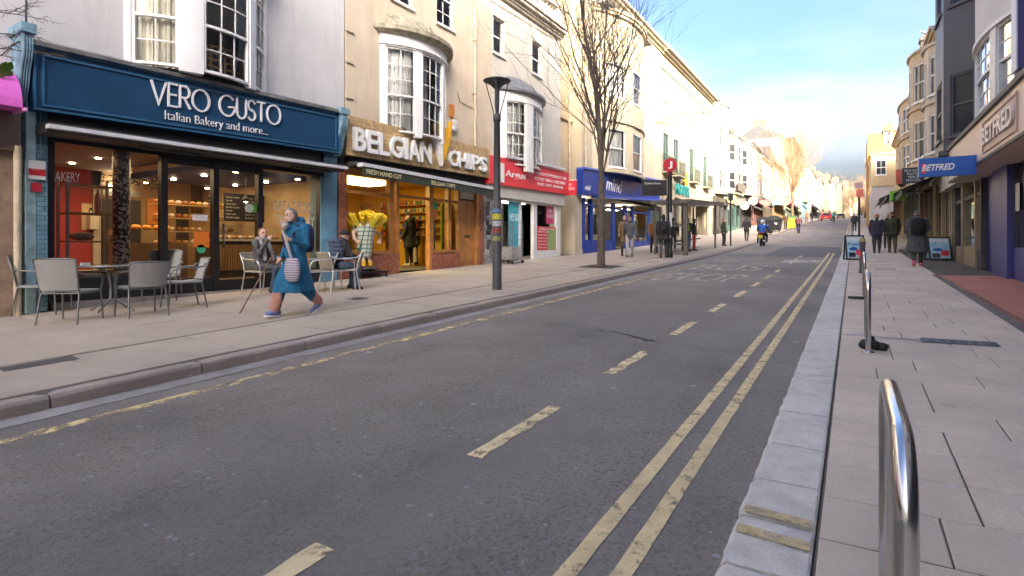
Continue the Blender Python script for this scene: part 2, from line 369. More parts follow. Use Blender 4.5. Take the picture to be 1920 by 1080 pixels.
wid = [(-7.1, -8.35), (-8.355, -9.65), (-9.655, -11.0)]
for r, (a, c) in enumerate(wid):
    me = slab_mesh('paving_slab', a-c-.008, 1.792, .05, PAVE, .004); y = -5.3+.6*r
    while y < 40:
        lay('paving_slab', me, pl, (a+c)/2, y+.9, pav_l, .002); y += 1.8
strip('slab_field', -12.3, -5.9, pav_l, PAVE, [40+2*i for i in range(100)], pl, None, nx=4)
KST = paving('kerb_concrete', (.42, .355, .3), (.34, .28, .235))
kerb = strip('kerb', KL-.17, KL-.005, lambda x, y: road_z(y)+.05, JOINT)
def kerb_mesh(ly, wx, h, mat, j=.004):
    b = MB(); n = 6; rings = []
    prof = [(-wx/2, -h), (wx/2+.012, -h), (wx/2+.006, -.03), (wx/2-.004, -.012), (wx/2-.02, -.001), (-wx/2+.01, 0), (-wx/2, -.008)]
    for i in range(n+1):
        y = -ly/2+ly*i/n; e = .006 if i in (0, n) else 0
        rings.append([(x-e*(x > 0)+RN.uniform(-j, j)*(x > 0), y, z-e*(z > -.05)+RN.uniform(-j, j)*.4*(z > -h)) for x, z in prof])
    b.loft(rings, 0, True, False); me = bpy.data.meshes.new('kerb_stone'); me.from_pydata(b.v, [], b.f); me.materials.append(mat); me.update(); return me
kms = [kerb_mesh(1.22, .155, .16, KST) for _ in range(4)]
y = -4.35
while y < 95:
    lay('kerb_stone', RN.choice(kms), kerb, KL-.078+bend(y), y+.615, lambda x, y: road_z(y)+.122, 0, 0, .003); y += 1.232
strip('kerb_run', KL-.16, KL, lambda x, y: road_z(y)+.122, KST, [95+2*i for i in range(60)], kerb, None)
strip('kerb_face', KL-.0, KL+.002, lambda x, y: road_z(y)+(.122 if x < KL+bend(y)+.001 else 0), KST, [95+2*i for i in range(60)], kerb, None)
# --- right pavement
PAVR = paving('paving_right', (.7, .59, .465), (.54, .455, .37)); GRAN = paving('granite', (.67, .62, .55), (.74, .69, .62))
GRAN.node_tree.nodes['Noise Texture'].inputs['Scale'].default_value = 7
GRAN.node_tree.nodes['Principled BSDF'].inputs['Specular IOR Level'].default_value = .4
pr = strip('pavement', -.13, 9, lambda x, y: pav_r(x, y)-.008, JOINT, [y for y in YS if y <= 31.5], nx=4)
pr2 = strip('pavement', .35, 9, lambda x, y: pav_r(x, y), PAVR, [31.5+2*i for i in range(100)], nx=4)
y = -2.4; c = 0; nsl = 0
CW = .42
while y < 31.4:
    x = -.125; first = True
    while x < 1.74:
        L_ = RN.choice((.62, .7, .78)) if not first else RN.choice((.3, .45, .6))
        x1 = min(1.76, x+L_)
        if 1.76-x1 < .14: x1 = 1.76
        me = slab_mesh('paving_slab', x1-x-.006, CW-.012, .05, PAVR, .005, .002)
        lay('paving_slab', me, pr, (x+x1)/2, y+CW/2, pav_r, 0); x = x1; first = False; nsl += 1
    y += CW
rk = strip('kerb', KR+.01, -.135, lambda x, y: road_z(y)+.03, JOINT, [y for y in YS if y <= 31.5])
y = -3.1
while y < 31:
    L_ = RN.uniform(.38, .85); me = kerb_mesh(L_-.022, .31, .1, GRAN, .005)
    o = lay('granite_kerbstone', me, rk, KR+.155, y+L_/2, lambda x, y: road_z(y)+.088, RN.uniform(-.002, .002), math.pi, .002)
    o.rotation_euler.x *= -1; y += L_
rk2 = MB()
for i in range(80):
    y0, y1 = 31.5+2*i, 33.5+2*i
    rk2.add([(.05+bend(y0), y0, road_z(y0)), (.05+bend(y0), y0, road_z(y0)+.1), (.35+bend(y0), y0, road_z(y0)+.1), (.05+bend(y1), y1, road_z(y1)), (.05+bend(y1), y1, road_z(y1)+.1), (.35+bend(y1), y1, road_z(y1)+.1)], [(0, 1, 4, 3), (1, 2, 5, 4)])
rk2.add([(-.45, 31.5, road_z(31.5)), (.06, 31.5, road_z(31.5)), (.06, 31.5, road_z(31.5)+.1), (-.45, 31.5, road_z(31.5)+.1)], [(0, 1, 2, 3)])
rk2.build('kerb', GRAN, None, 'structure')
KP = worn('kerb_paint', (.5, .39, .2), .57, 14)
for py in (962, 1003):
    p = gnd(1425, py, lambda x, y: road_z(y)+.09)
    b = MB(); b.quad(*[(x, p.y+d+.01*math.sin(x*9), road_z(p.y+d)+.0985) for x, d in ((KR+.02, -.035), (-.15, -.035), (-.15, .035), (KR+.02, .035))]); b.build('yellow_kerb_mark', KP, rk)
# drain channel and inspection cover on the right pavement
dz = lambda x, y, d: (x, y, pav_r(x, y)+d)
pA, pB = gnd(1572, 626, pav_r), gnd(1735, 639, pav_r)
b = MB(); ST = M('drain_steel', (.25, .25, .25), .4, .1, 5, metal=.7)
for k in (-.03, .02): b.quad(*[dz(x, y+k+e, .004) for x, y, e in ((pA.x, pA.y, -.01), (pB.x, pB.y, -.01), (pB.x, pB.y, .01), (pA.x, pA.y, .01))])
b.build('drain_slot', ST, pr)
def cover(par, f, px, py, sx, sy, mat, name='inspection_cover'):
    p = gnd(px, py, f); b = MB()
    b.quad(*[(p.x+a*sx, p.y+c*sy, f(p.x+a*sx, p.y+c*sy)+.004) for a, c in ((-1, -1), (1, -1), (1, 1), (-1, 1))])
    for i in range(7):
        t = -1+2*(i+.5)/7; b.add([(p.x+(t-.06)*sx, p.y-.9*sy, f(p.x, p.y-.9*sy)+.008), (p.x+(t+.06)*sx, p.y-.9*sy, f(p.x, p.y-.9*sy)+.008), (p.x+(t+.06)*sx, p.y+.9*sy, f(p.x, p.y+.9*sy)+.008), (p.x+(t-.06)*sx, p.y+.9*sy, f(p.x, p.y+.9*sy)+.008)], [(0, 1, 2, 3)], 1)
    return b.build(name, [mat, M('cover_rib', (.16, .15, .14), .6)], par)
IRON = M('cast_iron', (.085, .08, .078), .6, .2, 8)
cover(pr, pav_r, 1797, 642, .33, .14, IRON); cover(pr, pav_r, 1660, 505, .25, .12, IRON); cover(pr, pav_r, 1652, 490, .2, .1, IRON)
cover(pl, pav_l, 75, 682, .12, .3, IRON); cover(pl, pav_l, 670, 560, .16, .16, IRON, 'drain_cover')
# red brick forecourt
RB = paving('red_paver', (.5, .2, .135), (.55, .28, .2))
fc = strip('brick_forecourt', 1.76, 3.4, lambda x, y: pav_r(x, y)-.006, JOINT, [3+.75*i for i in range(20)])
me = slab_mesh('paver', .196, .096, .05, RB, .004); n = 0
y = 16.9; r = 0; rest = MB()
while y > 3.2:
    for i in range(8):
        x = 1.87+.2*i+(.1 if r % 2 else 0)
        if x > 3.35: continue
        if n < 298 and 5.6 < y: lay('paver', me, fc, x, y, pav_r, 0, 0, .001); n += 1
        else:
            z = lambda a, c: pav_r(x+a, y+c); rest.quad(*[(x+a, y+c, z(a, c)) for a, c in ((-.098, -.048), (.098, -.048), (.098, .048), (-.098, .048))])
    y -= .1 if y < 9 else .1; r += 1
rest.build('paver_field', RB, fc, 'stuff')
strip('forecourt_edging', 1.66, 1.78, lambda x, y: pav_r(x, y)+.003, M('edging', (.15, .13, .115), .9, .2, 5), [3+.75*i for i in range(20)], fc, None)
# ================================================================== BUILDING KIT
GLS = glass('window_glass', (.96, .97, .97), 1.42); SHOPG = glass('shop_glass', (.93, .95, .94), 1.42, .02)
FARG = M('dark_glazing', (.03, .034, .04), .15, .3, .6, spec=.35)
WHT = M('white_joinery', (.72, .72, .7), .45, .06, 4, streak=.15, dirt=(.42, .39, .33)); SLATE = M('slate', (.07, .072, .08), .6, .2, 3); LEAD = M('lead_flashing', (.15, .15, .145), .6, .3, 3, streak=.4)
ROOMD = M('dim_room', (.5, .46, .4), .9); STONE = M('weathered_stone', (.31, .28, .2), .9, .35, 5, .6, 25, streak=.7, dirt=(.08, .075, .06))
TERRA = M('terracotta', (.42, .17, .07), .8, .2, 6); YBRK = M('stock_brick', (.42, .27, .1), .85, .25, 6, .4, 20)
def wall_open(b, P, u0, u1, v0, v1, opens, d=.14, m=0, w=0.):
    us = sorted({u0, u1}|{max(u0, min(u1, x)) for o in opens for x in o[:2]}); vs = sorted({v0, v1}|{max(v0, min(v1, x)) for o in opens for x in o[2:4]})
    for a, c in zip(us, us[1:]):
        for e, f in zip(vs, vs[1:]):
            mu, mv = (a+c)/2, (e+f)/2
            if any(o[0] < mu < o[1] and o[2] < mv < o[3] for o in opens): continue
            b.quad(P(a, e, w), P(c, e, w), P(c, f, w), P(a, f, w), m=m)
    for o in opens:
        a, c, e, f = o[:4]
        b.quad(P(a, e, w), P(a, f, w), P(a, f, w-d), P(a, e, w-d), m=m); b.quad(P(c, e, w), P(c, f, w), P(c, f, w-d), P(c, e, w-d), m=m)
        b.quad(P(a, f, w), P(c, f, w), P(c, f, w-d), P(a, f, w-d), m=m); b.quad(P(a, e, w), P(c, e, w), P(c, e, w-d), P(a, e, w-d), m=m)
def shell(b, P, u0, u1, v0, v1, depth=8, m=0, roof=True):       # side, back and top faces
    b.quad(P(u0, v0, 0), P(u0, v1, 0), P(u0, v1, -depth), P(u0, v0, -depth), m=m); b.quad(P(u1, v0, 0), P(u1, v1, 0), P(u1, v1, -depth), P(u1, v0, -depth), m=m)
    b.quad(P(u0, v0, -depth), P(u1, v0, -depth), P(u1, v1, -depth), P(u0, v1, -depth), m=m)
    if roof: b.quad(P(u0, v1-.3, 0), P(u1, v1-.3, 0), P(u1, v1-.3, -depth), P(u0, v1-.3, -depth), m=m)
def window(par, P, u0, u1, v0, v1, cols=2, rows=(2, 2), w=-.06, n=1, mat=None, gl=None, fr=.05, sill=True, curtain=None, simple=False, mid=None, bar=.022):
    mat = mat or WHT; gl = gl or GLS; b = MB(); k = lambda a, c, e, f, g, h: b.mbox(P, a, c, e, f, g, h, 0, n)
    U = (u1-u0) if n == 1 else (u1-u0)
    def su(d): return d*window.us
    k(u0, u0+su(fr), v0, v1, w-.06, w+.02); k(u1-su(fr), u1, v0, v1, w-.06, w+.02)
    k(u0+su(fr), u1-su(fr), v0, v0+fr, w-.06, w+.02); k(u0+su(fr), u1-su(fr), v1-fr, v1, w-.06, w+.02)
    vm = mid if mid else (v0+v1)/2; k(u0+su(fr), u1-su(fr), vm-.025, vm+.025, w-.06, w+.012)
    if sill: b.mbox(P, u0-su(.06), u1+su(.06), v0-.07, v0-.002, -.08 if n == 1 else w-.1, .07 if n == 1 else w+.08, 0, n)
    ob = b.build('window', mat, par); panes = []
    for si, (a, c) in enumerate(((v0+fr, vm-.025), (vm+.025, v1-fr))):
        r = rows[si]; ww = w-.045 if si == 0 else w-.015; bb = b
        for i in range(cols):
            for j in range(r):
                uu0 = u0+su(fr)+(u1-u0-2*su(fr))*i/cols; uu1 = u0+su(fr)+(u1-u0-2*su(fr))*(i+1)/cols
                vv0 = a+(c-a)*j/r; vv1 = a+(c-a)*(j+1)/r; q = MB(); nn = max(1, n//2)
                for s in range(nn):
                    e, f = uu0+(uu1-uu0)*s/nn, uu0+(uu1-uu0)*(s+1)/nn
                    t = RN.uniform(-.002, .002)
                    q.quad(P(e, vv0, ww+t), P(f, vv0, ww-t), P(f, vv1, ww-t), P(e, vv1, ww+t))
                q.build('pane', gl, ob)
    if bar and (cols > 1 or max(rows) > 1):
        q = MB()
        for si, (a, c) in enumerate(((v0+fr, vm-.025), (vm+.025, v1-fr))):
            ww = w-.045 if si == 0 else w-.015
            for i in range(1, cols):
                uc = u0+su(fr)+(u1-u0-2*su(fr))*i/cols; q.mbox(P, uc-su(bar/2), uc+su(bar/2), a, c, ww-.012, ww+.015, 0, 1)
            for j in range(1, rows[si]):
                vc = a+(c-a)*j/rows[si]; q.mbox(P, u0+su(fr), u1-su(fr), vc-bar/2, vc+bar/2, ww-.0115, ww+.0145, 0, n)
        q.build('glazing_bars', mat, ob)
    if curtain:
        q = MB(); N = 26; pts = []
        for i in range(N+1):
            uu = u0+(u1-u0)*curtain[1]+(u1-u0)*(curtain[2]-curtain[1])*i/N; pts.append((uu, w-.14+.03*math.sin(i*1.9)+.02*math.sin(i*.7)))
        for (a, x), (c, y) in zip(pts, pts[1:]): q.quad(P(a, v0, x), P(c, v0, y), P(c, v1, y), P(a, v1, x))
        for i in range(len(q.s)): q.s[i] = True
        q.build('curtain', curtain[0], ob)
    return ob
window.us = 1.
def bow(P, uc, hw, p):          # curved bay: the first coordinate runs -1..1 round the bow
    Rr = (hw*hw+p*p)/(2*p); th = math.asin(min(1, hw/Rr)) if p <= hw else math.pi-math.asin(hw/Rr)
    def f(t, v, w): return P(uc+(Rr+w)*math.sin(t*th), v, (Rr+w)*math.cos(t*th)-(Rr-p))
    f.us = 1/(Rr*th); return f
def dome_cap(b, P, uc, hw, p, v0, lip, rise, m=0, n=18, over=.18):     # half-dome roof over a bow
    prof = [(0, v0), (over*.6, v0+.02), (over, v0+lip*.4), (over, v0+lip), (over*.3, v0+lip+.03)]+[(-t*p*1.05, v0+lip+rise*math.sin(t*math.pi/2)) for t in (.15, .35, .6, .85, 1.)]
    rings = []
    for d, v in prof:
        pp = max(.04, p+d); hh = max(.15, hw+d if d > 0 else hw*(1-.75*(-d/p)**2))
        F = bow(P, uc, hh, pp) if pp < hh*1.2 else bow(P, uc, hh, hh); rings.append([F(-1+2*i/n, v, 0) for i in range(n+1)])
    for r0, r1 in zip(rings, rings[1:]):
        for i in range(n): b.add([r0[i], r0[i+1], r1[i+1], r1[i]], [(0, 1, 2, 3)], m, True)
    for i in range(n): b.quad(rings[0][i], rings[0][i+1], P(uc, v0, 0), m=m)
def frame_strip(b, P, u0, u1, v0, v1, t, w0, w1, m=0):
    b.mbox(P, u0, u1, v1-t, v1, w0, w1, m); b.mbox(P, u0, u1, v0, v0+t, w0, w1, m); b.mbox(P, u0, u0+t, v0+t, v1-t, w0, w1, m); b.mbox(P, u1-t, u1, v0+t, v1-t, w0, w1, m)
def brick_run(par, P, u0, u1, v0, v1, w, mat, name='brick', L_=.225, H_=.075, j=.009, joined=None, th=.03):
    v = v0; r = 0
    while v < v1-.02:
        u = u0-(L_/2 if r % 2 else 0)
        while u < u1-.01:
            a, c = max(u, u0), min(u+L_, u1)
            if c-a > .03:
                if joined is not None: joined.mbox(P, a+j/2, c-j/2, v+j/2, min(v+H_, v1)-j/2, w-th, w+RN.uniform(-.002, .004))
                else:
                    q = MB(); q.mbox(P, a+j/2, c-j/2, v+j/2, min(v+H_, v1)-j/2, w-th, w+RN.uniform(-.002, .004)); q.build(name, mat, par)
            u += L_
        v += H_; r += 1
def sgn(name, par, P, u0, u1, v0, v1, w, col, txt=None, tcol=(.8, .8, .78), th=.015, bold=.02, m=None, rect=(.08, .92, .3, .7)):
    b = MB(); b.mbox(P, u0, u1, v0, v1, w, w+th); o = b.build(name, m or M('sign_%d_%d_%d' % tuple(int(c*99) for c in col), col, .45, .05), par)
    if txt: text_mesh('lettering', txt, P, u0+(u1-u0)*rect[0], u0+(u1-u0)*rect[1], v0+(v1-v0)*rect[2], v0+(v1-v0)*rect[3], w+th+.001, w+th+.006, M('ink_%d_%d_%d' % tuple(int(c*99) for c in tcol), tcol, .5, .03), o, bold)
    return o
P0 = LF(XL)
def UV(px, py, w=0.): return onX(px, py, XL+w)
def lamp_mat(key, col, s):
    if key in MATS: return MATS[key]
    m = bpy.data.materials.new(key); m.use_nodes = True; b = m.node_tree.nodes['Principled BSDF']; b.inputs['Base Color'].default_value = col+(1,)
    b.inputs['Emission Color'].default_value = col+(1,); b.inputs['Emission Strength'].default_value = s; MATS[key] = m; return m
# ================================================================== BAKERY
y0, y1 = UV(52, 300)[0], UV(645, 300)[0]
gz = pav_l(XL, (y0+y1)/2); TOPB = 12.5+gz
bak = thing('bakery_building', 'lilac grey rendered building with navy bakery fascia and curved bay window', 'building', (XL, (y0+y1)/2, gz))
LIL = M('lilac_render', (.52, .515, .515), .75, .06, 1.2, .12, 40, streak=.3)
fz0, fz1 = UV(62, 205, .4), UV(637, 293, .4); ft0, ft1 = UV(62, 85, .4), UV(637, 207, .4)
fk = ((fz1[1]-fz0[1])/(fz1[0]-fz0[0])+(ft1[1]-ft0[1])/(ft1[0]-ft0[0]))/2
fu0, fu1, fv0, fv1 = fz0[0], fz1[0], fz0[1], ft0[1]
PF = shear(P0, fu0, fk)
bu0, bu1 = 4.62, 7.42; wz0 = fv1+fk*2
b = MB(); wall_open(b, P0, y0, y1, 3.6+gz, TOPB, [(bu0, bu1, 4.55, 7.3)]+[(u, u+1., 8.6, 10.3) for u in (4.4, 6.6)]); shell(b, P0, y0, y1, gz-.6, TOPB, 8)
b.mbox(P0, y0, y1, TOPB-.35, TOPB, 0, .25)
b.build('wall', LIL, bak)
b = MB(); b.mbox(P0, y0+.1, y1-.1, 3.72+gz, 3.76+gz, -7.9, -.02); b.mbox(P0, y0+.1, y1-.1, 3.8, TOPB-.5, -2.6, -2.5); b.build('upper_room', ROOMD, bak)
for u in (4.4, 6.6): window(bak, P0, u, u+1., 8.6, 10.3, 2, (2, 2))
PB = bow(P0, (bu0+bu1)/2, (bu1-bu0)/2, .72); window.us = PB.us
b = MB()
for a, c in ((-1, -.93), (-.47, -.22), (.4, .52), (.93, 1.)): b.mbox(PB, a, c, 4.6, 7.0, -.16, 0, 0, 6)
b.mbox(PB, -1, 1, 6.98, 7.35, -.2, .02, 0, 24); b.build('bay_frame', M('bay_paint', (.66, .665, .68), .5, .04, 2, streak=.15), bak)
b = MB(); dome_cap(b, P0, (bu0+bu1)/2, (bu1-bu0)/2, .72, 7.33, .14, .3); b.build('bay_roof', LEAD, bak)
CUR = M('cream_curtain', (.8, .77, .67), .9, .1, 3)
window(bak, PB, -.93, -.47, 4.66, 6.98, 2, (2, 3), -.05, 8, curtain=(CUR, 0, 1), mid=5.55, sill=False)
window(bak, PB, -.22, .4, 4.66, 6.98, 3, (2, 3), -.05, 10, mid=5.55, sill=False)
window(bak, PB, .52, .93, 4.66, 6.98, 2, (2, 3), -.05, 8, curtain=(CUR, 0, 1), mid=5.55, sill=False)
window.us = 1.
CRATE = M('pale_wood', (.45, .28, .12), .7, .15, 8)
for i, (t, w_) in enumerate(((-.52, -.5), (-.16, -.42), (.2, -.42))):
    c = Vector(PB(t, 4.74, w_)); b = MB(); PP = lambda u, v, w: (c.x+w, c.y+u, c.z+v)
    for k in range(3): b.mbox(PP, .0+.16*k, .04+.16*k, 0, .6, 0, .03)
    for k in range(5): b.mbox(PP, 0, .36, .02+.135*k, .06+.135*k, .031, .05)
    b.build('wooden_rack', CRATE, None, None, ['small wooden lattice rack behind the curtain of the bakery bay', 'pale wooden lattice rack in the wide middle bay window', 'pale wooden lattice rack beside another in the middle bay window'][i], 'rack')
# fascia
NAVY = M('navy_fascia', (.008, .05, .115), .5, .1, 2, .05, 60, spec=.3); NAVL = M('navy_moulding', (.02, .1, .2), .4, .1, 3)
b = MB(); b.mbox(PF, fu0, fu1, fv0, fv1, .02, .4); b.build('fascia_board', NAVY, bak)
b = MB(); frame_strip(b, PF, fu0+.1, fu1-.1, fv0+.07, fv1-.1, .035, .4, .425); frame_strip(b, PF, fu0, fu1, fv0, fv1, .03, .4, .43); b.build('fascia_moulding', NAVL, bak)
b = MB(); b.add([PF(fu0-.05, fv1, .48), PF(fu1+.05, fv1, .48), PF(fu1+.05, fv1+.06, .48), PF(fu0-.05, fv1+.06, .48), PF(fu1+.05, fv1+.22, .0), PF(fu0-.05, fv1+.22, .0), PF(fu0-.05, fv1, 0), PF(fu1+.05, fv1, 0)], [(0, 1, 2, 3), (3, 2, 4, 5), (0, 1, 7, 6), (0, 3, 5, 6), (1, 2, 4, 7)]); b.build('lead_flashing', LEAD, bak)
# thin round lettering made of strokes
LETW = M('silver_letter', (.72, .72, .74), .35, .04)
def stroke_text(par, P, s, u0, u1, v0, v1, wd, w0, w1, mat, name='letter'):
    G = {'V': (.78, [[(0, 1), (.39, 0), (.78, 1)]]), 'E': (.5, [[(.5, 1), (0, 1), (0, 0), (.5, 0)], [(0, .52), (.44, .52)]]), 'T': (.6, [[(0, 1), (.6, 1)], [(.3, 1), (.3, 0)]]),
         'O': (1.0, [[(.5+.5*math.cos(a), .5+.5*math.sin(a)) for a in np.linspace(0, 2*math.pi, 29)]]),
         'R': (.58, [[(0, 0), (0, 1), (.28, 1)]+[(.28+.26*math.cos(a), .74+.26*math.sin(a)) for a in np.linspace(math.pi/2, -math.pi/2, 9)]+[(.05, .48)], [(.22, .48), (.58, 0)]]),
         'G': (1.0, [[(.5+.5*math.cos(a), .5+.5*math.sin(a)) for a in np.linspace(.7, 2*math.pi-.05, 25)]+[(.55, .45)]]),
         'U': (.62, [[(0, 1), (0, .31)]+[(.31+.31*math.cos(a), .31+.31*math.sin(a)) for a in np.linspace(math.pi, 2*math.pi, 11)]+[(.62, 1)]]),
         'S': (.5, [[(.25+.24*math.cos(a), .75+.25*math.sin(a)) for a in np.linspace(.4, 1.5*math.pi, 13)]+[(.25+.25*math.cos(a), .25+.25*math.sin(a)) for a in np.linspace(math.pi/2, -math.pi+.4, 13)]]), ' ': (.38, [])}
    tot = sum(G[c][0]+.13 for c in s)-.13; k = (u1-u0)/tot; x = 0
    for c in s:
        if G[c][1]:
            b = MB()
            for li, ln in enumerate(G[c][1]):
                pts = [Vector((u0+(x+p[0])*k, v0+p[1]*(v1-v0))) for p in ln]; L_ = []; R_ = []
                for i, p in enumerate(pts):
                    d1 = (pts[i]-pts[i-1]).normalized() if i else None; d2 = (pts[i+1]-pts[i]).normalized() if i < len(pts)-1 else None
                    d = ((d1 or d2)+(d2 or d1)).normalized(); nn = Vector((-d.y, d.x)); cs = max(.45, nn.dot(Vector((-(d1 or d2).y, (d1 or d2).x)))); L_.append(p+nn*wd/2/cs); R_.append(p-nn*wd/2/cs)
                e = .0008*li
                for i in range(len(pts)-1): b.prism(P, [tuple(R_[i]), tuple(R_[i+1]), tuple(L_[i+1]), tuple(L_[i])], w0, w1+e)
            b.build(name, mat, par)
        x += G[c][0]+.13
def rect_on(px0, py0, px1, py1, w, P_u0, k):      # un-sheared rectangle from two photo corners
    a = onX(px0, py0, XL+w); c = onX(px1, py1, XL+w); return a[0], c[0], a[1]-k*(a[0]-P_u0), c[1]-k*(c[0]-P_u0)
q = rect_on(284, 152, 526, 235, .43, fu0, fk); vv0 = rect_on(284, 190, 526, 235, .43, fu0, fk)
lz = onX(526, 235, XL+.43); lt = onX(526, 200, XL+.43); v_lo = lz[1]-fk*(lz[0]-fu0); v_hi = lt[1]-fk*(lt[0]-fu0)
stroke_text(bak, PF, 'VERO GUSTO', q[0], q[1], v_lo, v_hi, .032, .402, .44, LETW)
q = rect_on(310, 229, 503, 257, .43, fu0, fk)
text_mesh('lettering', 'Italian Bakery and more...', PF, q[0], q[1], q[3]-.01, q[3]+.2, .402, .425, LETW, bak, -.012)
# consoles
def console(px0, px1, pyt, pyb, w1=.5):
    a = onX(px0, pyt, XL+.45); c = onX(px1, pyb, XL+.45); b = MB(); n = 12
    for k in range(4):
        uu0 = a[0]+(c[0]-a[0])*k/4+.006; uu1 = a[0]+(c[0]-a[0])*(k+1)/4-.006; prof = []
        for i in range(n+1):
            t = i/n; prof.append((a[1]+(c[1]-a[1])*t, w1*(1-.55*max(0, (t-.35)/.65)**1.3+.06*math.sin(t*9))))
        for (v, w_), (v2, w2) in zip(prof, prof[1:]): b.add([P0(uu0, v, w_), P0(uu1, v, w_), P0(uu1, v2, w2), P0(uu0, v2, w2), P0(uu0, v, 0), P0(uu1, v, 0), P0(uu1, v2, 0), P0(uu0, v2, 0)], [(0, 1, 2, 3), (0, 3, 7, 4), (1, 2, 6, 5)])
    b.mbox(P0, a[0]-.03, c[0]+.03, a[1], a[1]+.14, 0, w1+.05); b.mbox(P0, a[0]+.003, c[0]-.003, c[1], a[1], 0, .2)
    return b.build('console', M('console_paint', (.19, .33, .42), .6, .25, 6, streak=.6), bak)
console(40, 60, 60, 190); console(637, 649, 213, 292)
# awning cassette and soffit
aw0, aw1 = onX(90, 232, XL+.75), onX(652, 313, XL+.75); PA = shear(P0, aw0[0], (aw1[1]-aw0[1])/(aw1[0]-aw0[0]))
ALU = M('white_aluminium', (.62, .63, .65), .4, .06, 3, streak=.25); BLK = M('black_frame', (.012, .013, .015), .35, .3, 3)
b = MB(); b.mbox(PA, aw0[0], aw1[0], aw0[1]-.06, aw0[1], .66, .78); b.build('awning_bar', ALU, bak)
b = MB(); b.mbox(PA, aw0[0]+.02, aw1[0]-.02, aw0[1]-.1, aw0[1]+.05, .12, .655)
for t in (.33, .86): b.mbox(PA, aw0[0]+(aw1[0]-aw0[0])*t-.5, aw0[0]+(aw1[0]-aw0[0])*t+.5, aw0[1]-.15, aw0[1]-.102, .4, .5)
b.build('awning_case', M('awning_dark', (.05, .05, .048), .6, .3, 4), bak)
# shopfront: black frames, panes, plinth
gy = lambda px: onX(px, 400, XL)[0]
posts = [gy(92), gy(306), gy(403), gy(486), gy(600)]
gb = gz-.1; sill = gz+.42; head = 2.62+gz; topz = 3.6+gz; fl = pav_l(XL-1, posts[2])+.04
b = MB(); b.mbox(P0, posts[0]-.05, posts[-1]+.05, head, topz, -.2, .1)
for i, p in enumerate(posts): b.mbox(P0, p-.055, p+.055, gb, head, -.08, .06)
b.mbox(P0, posts[0], posts[1]-.056, gb, sill, -.06, .04); b.mbox(P0, posts[1]+.056, posts[2]-.056, gb, sill-.1, -.05, .03)
b.mbox(P0, posts[2]+.056, posts[3]-.056, gb, gb+.35, -.05, .03); b.mbox(P0, posts[3]+.056, posts[4]-.056, gb, sill, -.06, .04)
b.mbox(P0, posts[1]+.056, posts[3]-.056, head-.12, head-.001, -.06, .04)
b.build('shop_frame', BLK, bak)
for a, c, z in zip(posts, posts[1:], (sill, sill-.1, gb+.35, sill)):
    q = MB(); q.quad(P0(a+.05, z, -.01), P0(c-.05, z, -.01), P0(c-.05, head, -.01), P0(a+.05, head, -.01)); q.build('shop_pane', SHOPG, bak)
b = MB(); b.mbox(P0, posts[2]+.12, posts[2]+.145, gb+1.0, gb+1.5, .06, .1); b.build('door_handle', M('chrome', (.6, .6, .6), .2, .03, metal=1), bak)
b = MB(); b.mbox(P0, posts[0], posts[-1], gb-.2, gb+.13, .06, .16); b.build('threshold', M('threshold', (.3, .28, .26), .7, .2, 4), bak)
# blue piers
BLU = M('blue_painted_brick', (.21, .4, .48), .6, .16, 5, .3, 50, streak=.45); BLUS = M('blue_pier_paint', (.13, .29, .41), .5, .14, 3, streak=.3)
pb = MB(); pu0, pu1 = onX(52, 500, XL+.2)[0], onX(91, 500, XL+.2)[0]
pb.mbox(P0, pu0, pu1, gb-.2, topz-.1, -.3, .155); pier = pb.build('pier', M('blue_mortar', (.09, .18, .24), .8), bak)
brick_run(pier, P0, pu0+.105, pu1-.003, gb+.02, 3.0, .185, BLU)
b = MB(); b.mbox(P0, pu0-.02, pu0+.1, gb-.1, topz, -.2, .2); b.mbox(P0, pu0+.15, pu1-.1, UV(70, 290, .2)[1], topz-.15, .19, .215); b.build('pier_edging', M('pale_blue', (.36, .52, .55), .6, .25, 5, streak=.5), bak)
b = MB(); rp0, rp1 = onX(602, 450, XL+.1)[0], onX(632, 450, XL+.1)[0]; b.mbox(P0, rp0, rp1, gb-.2, topz-.1, -.3, .1); b.mbox(P0, rp0+.06, rp1-.06, gb+1.2, topz-.5, .1, .125); b.build('pier', BLUS, bak)
u0_, v1_ = onX(48, 299, XL+.22); u1_, v0_ = onX(88, 338, XL+.22)
o = sgn('alarm_sign', bak, P0, u0_+.03, u1_-.02, v0_, v1_, .217, (.75, .75, .75))
b = MB(); b.mbox(P0, u0_+.032, u1_-.022, v0_+.06, v1_-.13, .233, .236); b.build('red_band', M('sign_red', (.5, .015, .03), .4, .05), o)
text_mesh('lettering', 'Alarm', P0, u0_+.06, u1_-.05, v0_+.15, v1_-.15, .237, .24, LETW, o, .02)
u0_, v1_ = onX(58, 342, XL+.22); u1_, v0_ = onX(78, 360, XL+.22); sgn('red_plate', bak, P0, u0_, u1_, v0_, v1_, .215, (.5, .02, .04))
